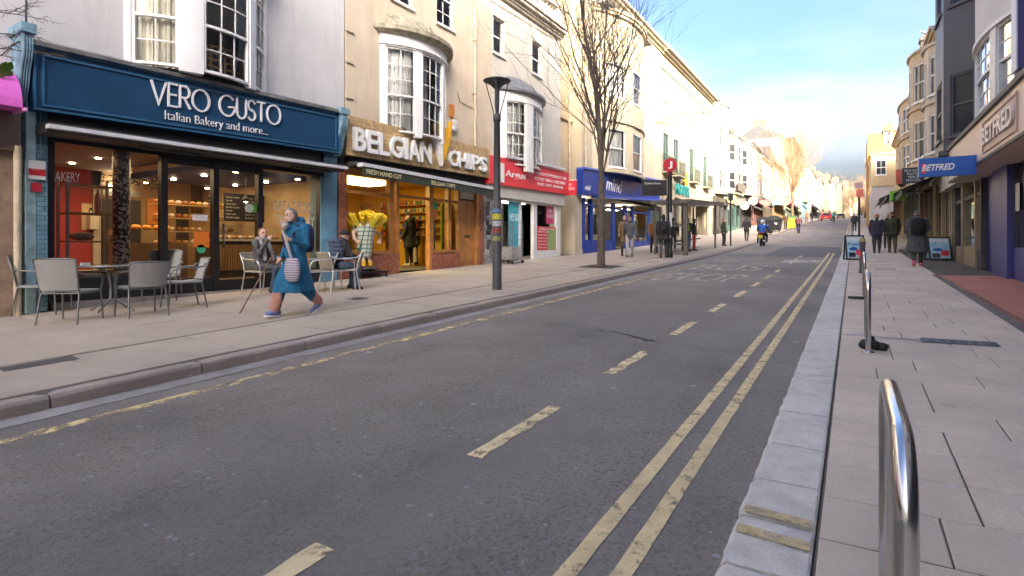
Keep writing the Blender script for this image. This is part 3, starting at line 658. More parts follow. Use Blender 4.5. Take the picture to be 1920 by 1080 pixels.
# ---- interior of the bakery (lit by its own lamps)
D = 6.2
b = MB(); cz_ = gz+2.95
b.quad(P0(y0+.1, fl, -.1), P0(y1-.1, fl, -.1), P0(y1-.1, fl, -D), P0(y0+.1, fl, -D), m=0)
b.quad(P0(y0+.1, cz_, -.1), P0(y1-.1, cz_, -.1), P0(y1-.1, cz_, -D), P0(y0+.1, cz_, -D), m=1)
b.quad(P0(y0+.1, fl, -D), P0(y1-.1, fl, -D), P0(y1-.1, cz_, -D), P0(y0+.1, cz_, -D), m=2)
b.quad(P0(y0+.1, fl, -.1), P0(y0+.1, fl, -D), P0(y0+.1, cz_, -D), P0(y0+.1, cz_, -.1), m=3); b.quad(P0(y1-.1, fl, -.1), P0(y1-.1, fl, -D), P0(y1-.1, cz_, -D), P0(y1-.1, cz_, -.1), m=4)
b.build('shop_room', [M('shop_floor', (.16, .1, .06), .5, .2, 2), M('shop_ceiling', (.24, .15, .085), .8, .1), M('shop_backwall', (.36, .23, .11), .8, .1, 1), M('red_wall', (.3, .03, .03), .7), M('ochre_wall', (.5, .36, .2), .8)], bak)
b = MB(); b.mbox(P0, gy(420)+.3, y1-.2, cz_-.16, cz_-.02, -4.6, -1.4); b.build('ceiling_raft', M('raft', (.5, .36, .22), .8), bak)
b = MB(); b.mbox(P0, gy(420)+.25, y1-.15, cz_-.3, cz_-.17, -4.7, -1.3); b.build('ceiling_trim', M('raft_blue', (.03, .04, .15), .6), bak)
WOOD = M('shelf_wood', (.42, .25, .1), .6, .15, 4); GREYM = M('grey_post', (.3, .3, .32), .4, .1)
WARM = lamp_mat('warm_lamp', (1, .72, .38), 12); WARM2 = lamp_mat('warm_bulb', (1, .72, .38), 16)
k = 0
for u in np.linspace(y0+.7, y1-.7, 4):
    for w_ in (-.9, -2.2, -3.6, -5.):
        q = MB(); q.lathe([(.055, 0), (.06, -.012), (.045, -.02)], (XL+w_, u, cz_-.001 if u < gy(420)+.3 else cz_-.32), 10); q.build('downlight', WARM2, bak)
lt_ = bpy.data.lights.new('shop_light', 'AREA'); lt_.shape = 'RECTANGLE'; lt_.size = 4.6; lt_.size_y = 4.6; lt_.energy = 44; lt_.color = (1, .68, .36)
lo_ = bpy.data.objects.new('shop_light', lt_); lo_.location = (XL-2.9, (y0+y1)/2, cz_-.36); _link(lo_, bak, None, None, None, None, True)
t = thing('shelf_unit', 'tall shelf rack with four wooden shelves behind the bakery window', 'shelf', P0(gy(150), fl, -.9))
su0, su1 = gy(104)+.35, gy(216)+.25
for u, w_ in ((su0, -.55), (su1, -.55), (su0, -.95), (su1, -.95)):
    q = MB(); q.mbox(P0, u-.02, u+.02, fl, fl+2.1, w_-.02, w_+.02); q.build('post', GREYM, t)
for v in (.42, .95, 1.45, 1.95):
    q = MB(); q.mbox(P0, su0+.021, su1-.021, fl+v, fl+v+.03, -.97, -.53); q.build('shelf', WOOD, t)
def simple(name, label, cat, b, mat, group=None): return b.build(name, mat, None, None, label, cat, group)
q = MB(); q.lathe([(.001, 0), (.05, 0), (.055, .03), (.055, .3), (.03, .37), (.02, .39), (.02, .44), (.001, .44)], (P0(0, 0, -.75)[0], su1-.22, fl+1.482), 12); simple('bottle', 'tall pink bottle on the third shelf of the bakery rack', 'bottle', q, M('pink_pot', (.6, .25, .17), .4))
q = MB(); q.lathe([(.001, 0), (.04, 0), (.06, .12), (.055, .12), (.001, .02)], (P0(0, 0, -.75)[0], su0+.75, fl+.982), 12); simple('cup', 'small cream cup alone on a bakery shelf', 'cup', q, M('cream_pot', (.6, .5, .35), .4))
q = MB(); q.ball((P0(0, 0, -.75)[0], su0+.28, fl+1.06), (.14, .2, .075), 12); simple('bread_basket', 'round wicker basket on the bakery rack', 'basket', q, M('wicker', (.35, .25, .15), .8, .3, 30, .8, 60))
q = MB(); q.mbox(P0, su0+.2, su1-.1, fl+.0, fl+.4, -.97, -.5); simple('wooden_box', 'low wooden box under the bakery shelf rack', 'box', q, WOOD)
q = MB(); q.lathe([(.06, 0), (.09, .25), (.1, .26), (.001, .26)], (P0(0, 0, -.75)[0], su0+.5, fl+1.985), 12); simple('flower_pot', 'dark plant pot on top of the bakery rack', 'pot', q, M('dark_pot', (.03, .025, .025), .5))
q = MB()
for i in range(60):
    c = (P0(0, 0, -.75+RN.uniform(-.15, .15))[0], su0+1.0+RN.uniform(-.5, .5), fl+2.1+RN.uniform(-.08, .1)); a = RN.uniform(0, 6.28); d = Vector((math.cos(a)*.06, math.sin(a)*.09, RN.uniform(-.04, .06)))
    q.add([c, (c[0]+d.x+.02, c[1]+d.y, c[2]+d.z), (c[0]+2*d.x, c[1]+2*d.y, c[2]), (c[0]+d.x-.02, c[1]+d.y, c[2]+d.z-.02)], [(0, 1, 2, 3)])
simple('trailing_plant', 'dark green trailing plant lying on top of the bakery rack', 'plant', q, M('dark_leaf', (.03, .06, .02), .6))
def mosaic():
    m = M('mosaic', (.06, .045, .04), .3, .3, 30); t_ = m.node_tree; L = t_.links.new; g = t_.nodes.new('ShaderNodeNewGeometry'); v = t_.nodes.new('ShaderNodeTexVoronoi'); v.inputs['Scale'].default_value = 26
    L(g.outputs['Position'], v.inputs['Vector']); r = t_.nodes.new('ShaderNodeMath'); r.operation = 'GREATER_THAN'; r.inputs[1].default_value = .62; s_ = t_.nodes.new('ShaderNodeSeparateColor'); L(v.outputs['Color'], s_.inputs[0]); L(s_.outputs[0], r.inputs[0])
    b_ = t_.nodes['Principled BSDF']; x = t_.nodes.new('ShaderNodeMix'); x.data_type = 'RGBA'; x.inputs[7].default_value = (.5, .42, .36, 1); L(b_.inputs['Base Color'].links[0].from_socket, x.inputs[6]); L(r.outputs[0], x.inputs[0]); L(x.outputs[2], b_.inputs['Base Color']); return m
q = MB(); uc = gy(243)+.12; q.lathe([(.14, 0), (.14, cz_-fl)], (XL-.6, uc, fl), 16); q.build('mosaic_column', mosaic(), bak)
def onback(nm, px0, px1, py0, py1, mat, th=.05, dd=D):
    a, c = onX(px0, py0, XL-dd), onX(px1, py1, XL-dd); q = MB(); q.mbox(P0, a[0], c[0], max(fl, min(a[1], c[1])), min(cz_, max(a[1], c[1])), -dd+.005, -dd+th); return q.build(nm, mat, bak)
onback('red_panel', 96, 172, 300, 520, M('red_wall'), .04); onback('wall_post', 172, 186, 300, 520, M('pale_post', (.4, .36, .3), .7), .1); onback('kitchen_shade_panel', 190, 262, 372, 520, M('kitchen_dark', (.035, .03, .03), .6, .3, 3), .06)  # kitchen opening is a flat panel, its unlit depth painted dark
onback('strip_light', 200, 236, 347, 352, lamp_mat('strip_lamp', (1, .9, .7), 6), .2); onback('tile_panel', 190, 262, 354, 371, M('glitter_tile', (.3, .27, .2), .4, .5, 60), .07); onback('wall_cupboard', 160, 176, 402, 430, M('white_cupboard', (.55, .5, .42), .6), .3)
onback('recess_shade_panel', 330, 352, 378, 455, M('kitchen_dark'), .05); onback('tall_mirror', 358, 378, 340, 400, M('mirror_brown', (.1, .06, .03), .2), .05)  # recess is a flat panel with its shade painted in
# counter with slatted front, glass case, back shelves, menu boards
ct = thing('bakery_counter', 'bakery counter with pale vertical slats and white top', 'counter', P0(gy(440), fl, -2))
cu0, cu1 = gy(418)+.75, y1-.35; cw = -1.75
q = MB(); q.mbox(P0, cu0, cu1, fl+.12, fl+1.0, cw-.7, cw); q.build('carcass', M('counter_dark', (.06, .045, .03), .6), ct)
sm_ = MB(); sm_.box(0, .03, -.018, .018, 0, .62); sme = sm_.build('slat', WOOD, ct); sme.data.name = 'slat'; n = int((cu1-cu0)/.062); sme.location = P0(cu0+.03, fl+.3, cw+.001)
for i in range(1, n): piece('slat', sme.data, ct, P0(cu0+.03+.062*i, fl+.3, cw+.001))
q = MB(); q.mbox(P0, cu0-.04, cu1+.04, fl+1.001, fl+1.05, cw-.75, cw+.06); q.build('worktop', M('white_top', (.7, .66, .58), .4), ct)
q = MB(); q.mbox(P0, cu0, cu1, fl+1.051, fl+1.38, cw-.45, cw-.03); q.build('glass_case', SHOPG, ct)
PAST = [M('pastry_%d' % i, c, .6, .3, 30) for i, c in enumerate(((.45, .2, .05), (.55, .34, .12), (.6, .5, .4), (.3, .1, .03)))]
for i in range(26):
    q = MB(); u = cu0+.1+(cu1-cu0-.2)*i/26; q.ball((P0(0, 0, cw-.15-.2*(i % 2))[0], u, fl+1.1+.0*(i % 2)), (.06, .05+.02*(i % 3), .045), 8)
    simple('pastry', 'small golden pastry in the glass case on the slatted counter', 'pastry', q, PAST[i % 4], 'pastries in the bakery case')
lc = thing('display_counter', 'wooden display counter with sloped glass beside the mosaic column', 'counter', P0(gy(300), fl, -2.4))
q = MB(); q.mbox(P0, gy(262)+.6, gy(385)+.75, fl, fl+.95, -2.9, -2.1); q.build('carcass', M('brown_wood', (.16, .085, .035), .5, .2, 3), lc)
q = MB(); q.mbox(P0, gy(262)+.6, gy(385)+.75, fl+.951, fl+1.25, -2.85, -2.15); q.build('glass_case', SHOPG, lc)
for i in range(9):
    q = MB(); q.ball((XL-2.35-.12*(i % 2), gy(262)+.72+.11*i, fl+1.3), (.075, .075, .06), 8); simple('bread_roll', 'bright orange bread roll heaped on the display counter', 'bread', q, M('orange_roll', (.75, .3, .03), .5), 'rolls on the display counter')
bs = thing('back_shelves', 'open back shelving stacked with loaves behind the slatted counter', 'shelf', P0(y1-2, fl, -4.6))
for v in (.9, 1.25, 1.6, 1.95):
    q = MB(); q.mbox(P0, y1-2.5, y1-.3, fl+v, fl+v+.03, -4.5, -4.1); q.build('shelf', WOOD, bs)
    for i in range(12):
        l = MB(); l.ball((XL-4.3, y1-2.4+.18*i, fl+v+.09), (.12, .07, .06), 8); simple('loaf', 'loaf of bread on the %s board of the back shelving' % {.9: 'lowest', 1.25: 'second lowest', 1.6: 'second highest', 1.95: 'highest'}[v], 'bread', l, PAST[(i+int(v*10)) % 4], 'loaves on the back shelving')
CHALK = M('chalkboard', (.02, .02, .022), .8); 
for i, (a, c) in enumerate(((gy(500), gy(535)), (gy(540), gy(580)))):
    o = MB(); v = fl+1.55; o.mbox(P0, a+.9, c+.95, v, v+.75, -3.2, -3.17); ob = o.build('menu_board', CHALK, None, None, ['narrow black chalk menu board hung inside the bakery', 'wide black chalk menu board beside a narrower one in the bakery'][i], 'menu board')
    for j in range(7): text_mesh('chalk_line', 'llulnl nulln', P0, a+.95, c+.95-.1-.1*(j % 3), v+.08+.09*j, v+.12+.09*j, -3.165, -3.163, M('chalk', (.6, .58, .5), .8), ob)
q = MB(); q.mbox(P0, gy(420)+1.35, gy(455)+1.5, fl+1.5, fl+2.25, -D+.02, -D+.06); ob = simple('wall_picture', 'orange picture with a black drawing on the bakery back wall', 'picture', q, M('orange_board', (.6, .2, .04), .6))
text_mesh('drawing', 'Y\nFattoria', P0, gy(420)+1.5, gy(455)+1.4, fl+1.6, fl+2.1, -D+.061, -D+.064, CHALK, ob)
q = MB(); q.mbox(P0, gy(268)+1.3, gy(290)+1.5, fl+1.3, fl+2.0, -D+.02, -D+.05); ob = simple('framed_print', 'cream framed print with a dark scribble on the bakery wall', 'picture', q, M('cream_board', (.6, .45, .28), .6)); text_mesh('drawing', 'S', P0, gy(268)+1.45, gy(290)+1.35, fl+1.4, fl+1.9, -D+.051, -D+.054, CHALK, ob)
for i, u in enumerate((gy(425)+.55, gy(508)+.35)):
    t = thing('pendant_lamp', ['black pendant lamp hanging behind the bakery door', 'black pendant lamp hanging beside the chalk menu boards'][i], 'lamp', (XL-1.5, u, fl+1.95)); q = MB(); q.tube([(XL-1.5, u, fl+2.1), (XL-1.5, u, cz_-.31)], .008, 5); q.build('cord', BLK, t)
    q = MB(); q.lathe([(.03, .17), (.04, .12), (.14, 0), (.13, 0), (.03, .11)], (XL-1.5, u, fl+1.95), 14); q.build('shade', BLK, t); q = MB(); q.ball((XL-1.5, u, fl+1.98), .05, 10); q.build('bulb', WARM2, t)
# stickers and lettering on the glass
for px, py, r, c, lab in ((379, 449, .16, (.75, .2, .02), 'orange square sticker on the bakery door glass'), (376, 408, .0, (.75, .75, .75), 'white paper notice on the bakery door glass')):
    u, v = UV(px, py, .0); q = MB(); q.mbox(P0, u-.16, u+.14, v-(r or .06), v+(r or .06), .002, .006); simple('sticker', lab, 'sticker', q, M('stk%d' % px, c, .5))
u, v = UV(377, 467, 0); q = MB(); q.prism(P0, [(u+.09*math.cos(a), v+.09*math.sin(a)) for a in np.linspace(0, 6.1, 16)], .002, .006); ob = simple('sticker', 'round green sticker under the orange one on the bakery door', 'sticker', q, M('stkg', (.05, .4, .2), .5))
for px in (467, 476):
    u, v = UV(px, 390, 0); q = MB(); q.prism(P0, [(u+.1*math.cos(a), v+.1*math.sin(a)) for a in np.linspace(0, 6.1, 16)], .0025+.004*(px == 467), .006+.004*(px == 467)); simple('sticker', 'white round sticker on the glass by the door post' if px == 467 else 'plain green round sticker on the glass by the door post', 'sticker', q, M('stk%d' % px, (.6, .65, .6) if px == 467 else (.15, .45, .05), .5))
a = UV(512, 420); c = UV(592, 389); text_mesh('glass_lettering', 'GREAT FOOD\nTAKE AWAY', P0, a[0], c[0], a[1]-.02, c[1]+.1, .002, .004, M('white_vinyl', (.75, .75, .72), .6), bak)
a = UV(95, 338); c = UV(150, 325); text_mesh('glass_lettering', 'BAKERY', P0, a[0], c[0], a[1], c[1], .002, .004, M('white_vinyl', (.75, .75, .72), .6), bak)
# ================================================================== CHIP SHOP
y0, y1 = UV(648, 300)[0], UV(921, 300)[0]; gz = pav_l(XL, (y0+y1)/2); T = 12.6+gz
chp = thing('chip_shop_building', 'cream pink rendered building with bow window above a wooden chip shop sign', 'building', (XL, (y0+y1)/2, gz))
CRM = M('cream_pink_render', (.55, .465, .35), .8, .08, 1, .12, 40, streak=.38); BROWN = M('varnished_wood', (.44, .2, .06), .4, .22, 3, .1, 40); CHIPY = lamp_mat('chip_light', (1, .8, .3), 5)
uw0, vw1 = UV(819, -40); uw1, vw0 = UV(850, 58)
bl, br = UV(712, 100)[0], UV(836, 100)[0]; bv0, bv1 = 4.55, UV(716, 75, .3)[1]
b = MB(); wall_open(b, P0, y0, y1, 3.3+gz, T, [(uw0, uw1, vw0, vw0+1.75), (bl+.1, br-.1, bv0, bv1)]+[(y0+1.6, y0+2.5, vw0, vw0+1.75)]); shell(b, P0, y0, y1, gz-.6, T, 8); b.mbox(P0, y0, y1, T-.4, T, 0, .3); b.build('wall', CRM, chp)
b = MB(); b.mbox(P0, y0+.1, y1-.1, 3.35+gz, 3.4+gz, -7.9, -.02); b.mbox(P0, y0+.1, y1-.1, 3.5+gz, T-.5, -2.6, -2.5); b.build('upper_room', ROOMD, chp)
window(chp, P0, uw0, uw1, vw0, vw0+1.75, 2, (2, 2), curtain=(CUR, 0, .25)); window(chp, P0, y0+1.6, y0+2.5, vw0, vw0+1.75, 2, (2, 2))
hw = (br-bl)/2; uc = (bl+br)/2; PB = bow(P0, uc, hw, .62); window.us = PB.us
b = MB()
for a, c in ((-1, -.9), (-.36, -.22), (.42, .55), (.92, 1.)): b.mbox(PB, a, c, bv0-.1, bv1, -.16, 0, 0, 6)
b.mbox(PB, -1, 1, bv1, bv1+.34, -.2, .02, 0, 24); b.mbox(PB, -1.02, 1.02, bv1+.04, bv1+.08, .02, .06, 0, 24); b.build('bay_frame', WHT, chp)
b = MB(); dome_cap(b, P0, uc, hw, .62, bv1+.33, .2, .62, 0, 24, .24)
for t in (-.75, .1, .8): b.ball(PB(t, bv1+.75, -.2), (.08, .1, .2), 8)
b.build('stone_canopy', STONE, chp)
mz = (bv0+bv1)/2-.15
NETC = M('net_curtain', (.82, .82, .78), .9, .15, 2)
window(chp, PB, -.9, -.36, bv0, bv1, 2, (2, 3), -.05, 8, mid=mz, curtain=(NETC, 0, 1), sill=False); window(chp, PB, -.22, .42, bv0, bv1, 3, (2, 3), -.05, 10, mid=mz, curtain=(NETC, 0, .4), sill=False); window(chp, PB, .55, .92, bv0, bv1, 2, (2, 3), -.05, 8, mid=mz, curtain=(NETC, 0, 1), sill=False)
window.us = 1.
PIPE = M('cream_pipe', (.55, .46, .33), .6, .2, 4, streak=.5)
def pipe(par, px, X, z0, z1, r=.05, mat=None, kink=None):
    u = onX(px, 300, X)[0]; b = MB(); pts = [(X, u, z1), (X, u, z0)]
    if kink: pts = [(X, u, z1), (X, u, kink+.3), (X, u+.18, kink), (X, u+.18, z0)]
    b.tube(pts, r, 8)
    z = z0+.5
    while z < z1: b.box(X-.06, X+.062, u-r*1.5, u+r*1.5, z, z+.05) if not kink else None; z += 1.8
    return b.build('drainpipe', mat or PIPE, par)
pipe(chp, 891, XL+.08, 3.6+gz, T, .045)
for py in (50, 108, 175):
    u, v = UV(655, py); b = MB(); b.mbox(P0, u-.09, u+.1, v-.1, v+.1, .001, .02); b.mbox(P0, u-.12, u+.13, v-.14, v-.115, .001, .05); b.build('tie_plate', CRM, chp)
u, v = UV(845, 208); b = MB(); b.mbox(P0, u-.1, u+.1, v-.2, v+.2, .001, .08); b.build('alarm_box', M('alarm_orange', (.55, .2, .05), .5), chp)
u, v = UV(846, 236); b = MB(); b.lathe([(.001, 0), (.12, .02), (.2, .09), (.19, .1), (.001, .03)], (0, 0, 0), 14); b.v = [(XL+.02+z*1.2, u+x, v+yy) for x, yy, z in b.v]; b.build('satellite_dish', WHT, chp)
# plank sign
q0, q1 = UV(650, 290, .3), UV(918, 340, .3); t0, t1 = UV(650, 213, .3), UV(918, 272, .3); fk = ((q1[1]-q0[1])/(q1[0]-q0[0])+(t1[1]-t0[1])/(t1[0]-t0[0]))/2
PF = shear(P0, q0[0], fk); sv0, sv1 = q0[1], t0[1]-.02
b = MB(); b.mbox(PF, q0[0], q1[0], sv0, sv1, .02, .27); bd = b.build('sign_board', M('sign_back', (.2, .13, .06), .8), chp)
PLK = [M('plank_%d' % i, c, .6, .25, 7, .2, 40) for i, c in enumerate(((.45, .31, .15), (.52, .36, .18), (.39, .26, .12)))]
v = sv0; r = 0; ph = (sv1-sv0)/9
while v < sv1-.01:
    u = q0[0]-RN.uniform(0, .9)
    while u < q1[0]:
        L_ = RN.uniform(.7, 1.3); a, c = max(u, q0[0]), min(u+L_, q1[0])
        if c-a > .02: b = MB(); b.mbox(PF, a+.003, c-.003, v+.003, v+ph-.003, .271, .3+RN.uniform(0, .006)); b.build('plank', RN.choice(PLK), bd)
        u += L_
    v += ph; r += 1
LW = M('white_letter', (.78, .78, .76), .4, .03)
def sheared_rect(px0, pt, px1, pb, w, u_, k):
    a = onX(px0, pt, XL+w); c = onX(px1, pb, XL+w); return a[0], c[0], c[1]-k*(c[0]-u_), a[1]-k*(a[0]-u_)
for s, x0, yt, x1, yb in (('BELGIAN', 663, 237, 810, 307), ('CHIPS', 842, 280, 914, 323)):
    a = sheared_rect(x0, yt, x1, yb, .38, q0[0], fk); n = len(s); tw = [.95 if ch in 'BELGANCHPS' else .45 for ch in s]; tw = [1.15 if ch in 'GN' else (1.1 if ch in 'AH' else x_) for ch, x_ in zip(s, tw)]; tot = sum(tw); u = a[0]
    for ch, t_ in zip(s, tw):
        wd = (a[1]-a[0])*t_/tot; text_mesh('letter', ch, PF, u+.02, u+wd-.02, a[2], a[3], .31, .4, LW, chp, .022); u += wd
# cone of chips on the sign
CY = M('chip_yellow', (.75, .4, .02), .5, .1, 6)
a = sheared_rect(812, 252, 843, 314, .4, q0[0], fk); um = (a[0]+a[1])/2; wd = (a[1]-a[0])
b = MB(); b.prism(PF, [(a[0], a[3]), (um, a[2]), (um, a[3]-.05)], .31, .46); cone = b.build('cone_wrap', LW, chp)
b = MB(); b.prism(PF, [(um, a[2]), (a[1], a[3]), (um, a[3]-.05)], .31, .455); b.build('cone_side', CY, cone)
for i, (t_, h_, s_) in enumerate(((.05, .55, -.05), (.22, .7, -.02), (.38, .6, .03), (.55, .75, .0), (.7, .5, .05), (.85, .85, .12))):
    b = MB(); u = a[0]+wd*t_; b.prism(PF, [(u, a[3]-.1), (u+.1, a[3]-.1), (u+.1+s_, a[3]+h_*.62), (u+s_, a[3]+h_*.62)], .33+.02*(i % 2), .42+.02*(i % 2)); b.build('chip', CY, cone)
# awning
a0, a1 = UV(678, 307, .75), UV(926, 353, .75); PA = shear(P0, a0[0], (a1[1]-a0[1])/(a1[0]-a0[0]))
b = MB(); b.mbox(PA, a0[0], a1[0], a0[1]-.06, a0[1]+.03, .6, .8); b.build('awning_bar', ALU, chp)
b = MB(); b.mbox(PA, a0[0], a1[0], a0[1]-.02, a0[1]+.08, .1, .598); b.build('awning_case', M('awning_dark', (.05, .05, .048), .6), chp)
GRN = M('dark_green_canvas', (.04, .05, .035), .8, .2, 6)
b = MB(); n = 40
for i in range(n):
    e = lambda t: .77+.012*math.sin(t*40); uu0, uu1 = a0[0]+(a1[0]-a0[0])*i/n, a0[0]+(a1[0]-a0[0])*(i+1)/n
    b.quad(PA(uu0, a0[1]-.062, .77), PA(uu1, a0[1]-.062, .77), PA(uu1, a0[1]-.28, e(uu1)), PA(uu0, a0[1]-.28, e(uu0)))
va = b.build('awning_valance', GRN, chp); LY = M('cream_print', (.6, .55, .3), .7)
a = sheared_rect(688, 320, 754, 336, .8, a0[0], (a1[1]-a0[1])/(a1[0]-a0[0])); text_mesh('lettering', 'FRESH HAND CUT', PA, a[0], a[1], a0[1]-.23, a0[1]-.11, .786, .79, LY, va, .01)
a = sheared_rect(810, 320, 854, 336, .8, a0[0], (a1[1]-a0[1])/(a1[0]-a0[0])); text_mesh('lettering', 'BELGIAN CHIPS', PA, a[0], a[1], a0[1]-.23, a0[1]-.11, .786, .79, LY, va, .01)
# shopfront
gy = lambda px: onX(px, 430, XL)[0]; gb = gz-.12; hd = gz+2.75; fl = gz+.02
b = MB()
for p0_, p1_ in ((728, 736), (741, 746), (803, 810), (838, 843), (856, 861), (891, 896)): b.mbox(P0, gy(p0_), gy(p1_), gb, hd, -.1, .06)
b.mbox(P0, gy(646), gy(728)-.002, hd-.18, hd, -.08, .05); b.mbox(P0, gy(646), gy(728)-.002, gz+2.1, gz+2.18, -.06, .04); b.mbox(P0, gy(736)+.002, gy(891)-.002, hd-.2, hd-.05, -.08, .045); b.mbox(P0, gy(810)+.002, gy(856)-.002, gz+2.12, gz+2.2, -.06, .04); b.mbox(P0, gy(746)+.002, gy(803)-.002, gz+2.12, gz+2.2, -.06, .04)
b.mbox(P0, gy(646), gy(728)-.003, gz+.52, gz+.6, -.08, .12); b.mbox(P0, gy(810)+.003, gy(856)-.003, gz+.52, gz+.6, -.08, .1)
b.build('shop_frame', BROWN, chp)
b = MB(); b.mbox(P0, y0, y1, hd, 3.4+gz, -.15, .1); b.build('transom_board', M('dark_soffit', (.03, .03, .03), .7), chp)
BRM = M('brick_mortar', (.25, .17, .13), .9); BRK = M('red_brick', (.36, .13, .07), .8, .3, 9, .4, 40)
def riser(u0, u1, v1, w):
    b = MB(); b.mbox(P0, u0, u1, gb-.2, v1, -.1, w-.012); o = b.build('brick_riser', BRM, chp); brick_run(o, P0, u0, u1, gb+.03, v1, w, BRK, L_=.22, H_=.072)
riser(gy(648), gy(745), gz+.52, .1); riser(gy(806), gy(860), gz+.52, .08); riser(gy(630)-.0, gy(646)-.01, hd, .1)
b = MB(); b.mbox(P0, gy(896)+.002, gy(905), gb, hd, -.1, .05); o = b.build('brick_riser', BRM, chp); brick_run(o, P0, gy(896)+.004, gy(905), gb+.05, hd, .062, BRK, L_=.22, H_=.072)
for a, c, v0, v1 in ((646, 728, .6, 2.1), (646, 728, 2.18, 2.57), (810, 838, .6, 2.12), (843, 856, .6, 2.12)):
    q = MB(); q.quad(P0(gy(a), gz+v0, -.02), P0(gy(c), gz+v0, -.02), P0(gy(c), gz+v1, -.02), P0(gy(a), gz+v1, -.02)); q.build('shop_pane', SHOPG, chp)
# wooden side door with panels
b = MB(); d0, d1 = gy(861)+.01, gy(891)-.01; b.mbox(P0, d0, d1, gb, gz+2.25, -.08, -.03); dr = b.build('door', BROWN, chp)
for (a, c) in ((.08, .46), (.54, .92)):
    for v0, v1 in ((.15, .95), (1.15, 2.15)): b = MB(); b.mbox(P0, d0+(d1-d0)*a, d0+(d1-d0)*c, gz+v0, gz+v1, -.029, -.012); b.build('door_panel', BROWN, dr)
b = MB(); b.mbox(P0, (d0+d1)/2-.14, (d0+d1)/2+.14, gz+1.02, gz+1.1, -.0285, -.005); b.build('letter_plate', M('chrome'), dr)
b = MB(); b.quad(P0(d0, gz+2.3, -.04), P0(d1, gz+2.3, -.04), P0(d1, hd-.21, -.04), P0(d0, hd-.21, -.04)); b.build('fanlight', M('frosted', (.5, .5, .48), .3), chp)
# interior
b = MB(); D = 4.5; e0, e1 = y0+.1, gy(860)
b.quad(P0(e0, fl, -.05), P0(e1, fl, -.05), P0(e1, fl, -D), P0(e0, fl, -D), m=0); b.quad(P0(e0, hd-.05, -.05), P0(e1, hd-.05, -.05), P0(e1, hd-.05, -D), P0(e0, hd-.05, -D), m=1)
b.quad(P0(e0, fl, -D), P0(e1, fl, -D), P0(e1, hd, -D), P0(e0, hd, -D), m=1)
for u in (e0, e1): b.quad(P0(u, fl, -.05), P0(u, fl, -D), P0(u, hd, -D), P0(u, hd, -.05), m=1)
b.build('shop_room', [M('shop_floor2', (.1, .09, .08), .6), M('yellow_wall', (.5, .27, .02), .7, .15)], chp)
b = MB(); b.mbox(P0, gy(660), gy(700), fl+.6, fl+2.0, -.75, -.7); b.build('yellow_panel', M('yellow_wall'), chp)
b = MB(); b.mbox(P0, gy(705), gy(727), fl+.6, fl+1.9, -.6, -.55); b.build('timber_panel', M('panel_wood', (.4, .22, .06), .6, .2, 5), chp)
b = MB(); b.mbox(P0, gy(822), gy(836), fl+.5, fl+2.1, -.5, -.45); b.build('grey_panel', M('panel_grey', (.16, .16, .19), .6), chp)
b = MB(); b.mbox(P0, gy(844), gy(855), fl+.6, fl+2.1, -.4, -.35); b.build('lime_panel', M('panel_lime', (.42, .5, .03), .6), chp)
b = MB(); b.mbox(P0, gy(735), gy(800), fl, fl+1.0, -3.6, -3.0); b.build('service_counter', M('counter_y', (.45, .25, .03), .5), chp)
CAN = [M('can_%d' % i, c, .35, .1) for i, c in enumerate(((.4, .02, .02), (.5, .45, .4), (.02, .05, .3), (.5, .3, .02), (.03, .2, .05)))]
fr = thing('drinks_shelves', 'wall shelves packed with drink cans inside the chip shop', 'shelf', P0(gy(775), fl, -2.5))
for j in range(5):
    v = fl+1.05+.26*j; b = MB(); b.box(XL-3.4, XL-.7, e1-.3, e1-.02, v, v+.025); b.build('shelf', BROWN, fr)
    for i in range(20):
        b = MB(); b.lathe([(.001, 0), (.03, 0), (.033, .01), (.033, .12), (.028, .13), (.001, .13)], (XL-3.3+.13*i, e1-.2, v+.026), 8); ci = RN.randrange(5); simple('drink_can', '%s drink can on the %s drinks shelf in the chip shop' % (('red', 'silver', 'blue', 'orange', 'green')[ci], ('lowest', 'second lowest', 'middle', 'second highest', 'top')[j]), 'can', b, CAN[ci], 'cans on the chip shop shelves')
b = MB(); b.box(XL-2.2, XL-1.0, gy(700), gy(790), hd-.12, hd-.06); b.build('light_panel', CHIPY, chp)
for px, py, c, lab in ((807+8, 388, (.02, .35, .2), 'round green sticker on the narrow chip shop pane'), (815, 402, (.7, .25, .05), 'orange sticker below a green one on the narrow chip shop pane')):
    u, v = UV(px, py); q = MB(); q.prism(P0, [(u+.17*math.cos(a), v+.17*math.sin(a)) for a in np.linspace(0, 6.1, 16)], -.015+.004*(py > 390), -.012+.004*(py > 390)); simple('sticker', lab, 'sticker', q, M('stk%d' % py, c, .5))
u, v = UV(849, 440); q = MB(); q.lathe([(.001, 0), (.05, 0), (.055, .1), (.05, .4), (.018, .6), (.018, .72), (.001, .72)], (XL-.2, u+.03, gz+.61), 12); simple('sauce_bottle', 'tall dark sauce bottle in the lime green chip shop window', 'bottle', q, M('brown_glass', (.12, .04, .02), .2))
# poster covered strip between the shops
b = MB(); pu0, pu1 = gy(905), gy(922); b.mbox(P0, pu0, pu1, gb-.2, hd+.1, -.2, .08); b.build('pier', M('peeling_posters', (.3, .29, .28), .8, .5, 7, .3, 30, fine=.3), chp)
PST = [M('poster_%d' % i, c, .7, .4, 12) for i, c in enumerate(((.5, .5, .48), (.03, .03, .03), (.3, .3, .32), (.1, .09, .08)))]
for i in range(14):
    v = gz+.1+.17*i; b = MB(); a = pu0+RN.uniform(.02, .15); b.mbox(P0, a, a+RN.uniform(.12, .3), v, v+RN.uniform(.15, .22), .0805, .083+.0007*i); b.build('poster_scrap', RN.choice(PST), chp)
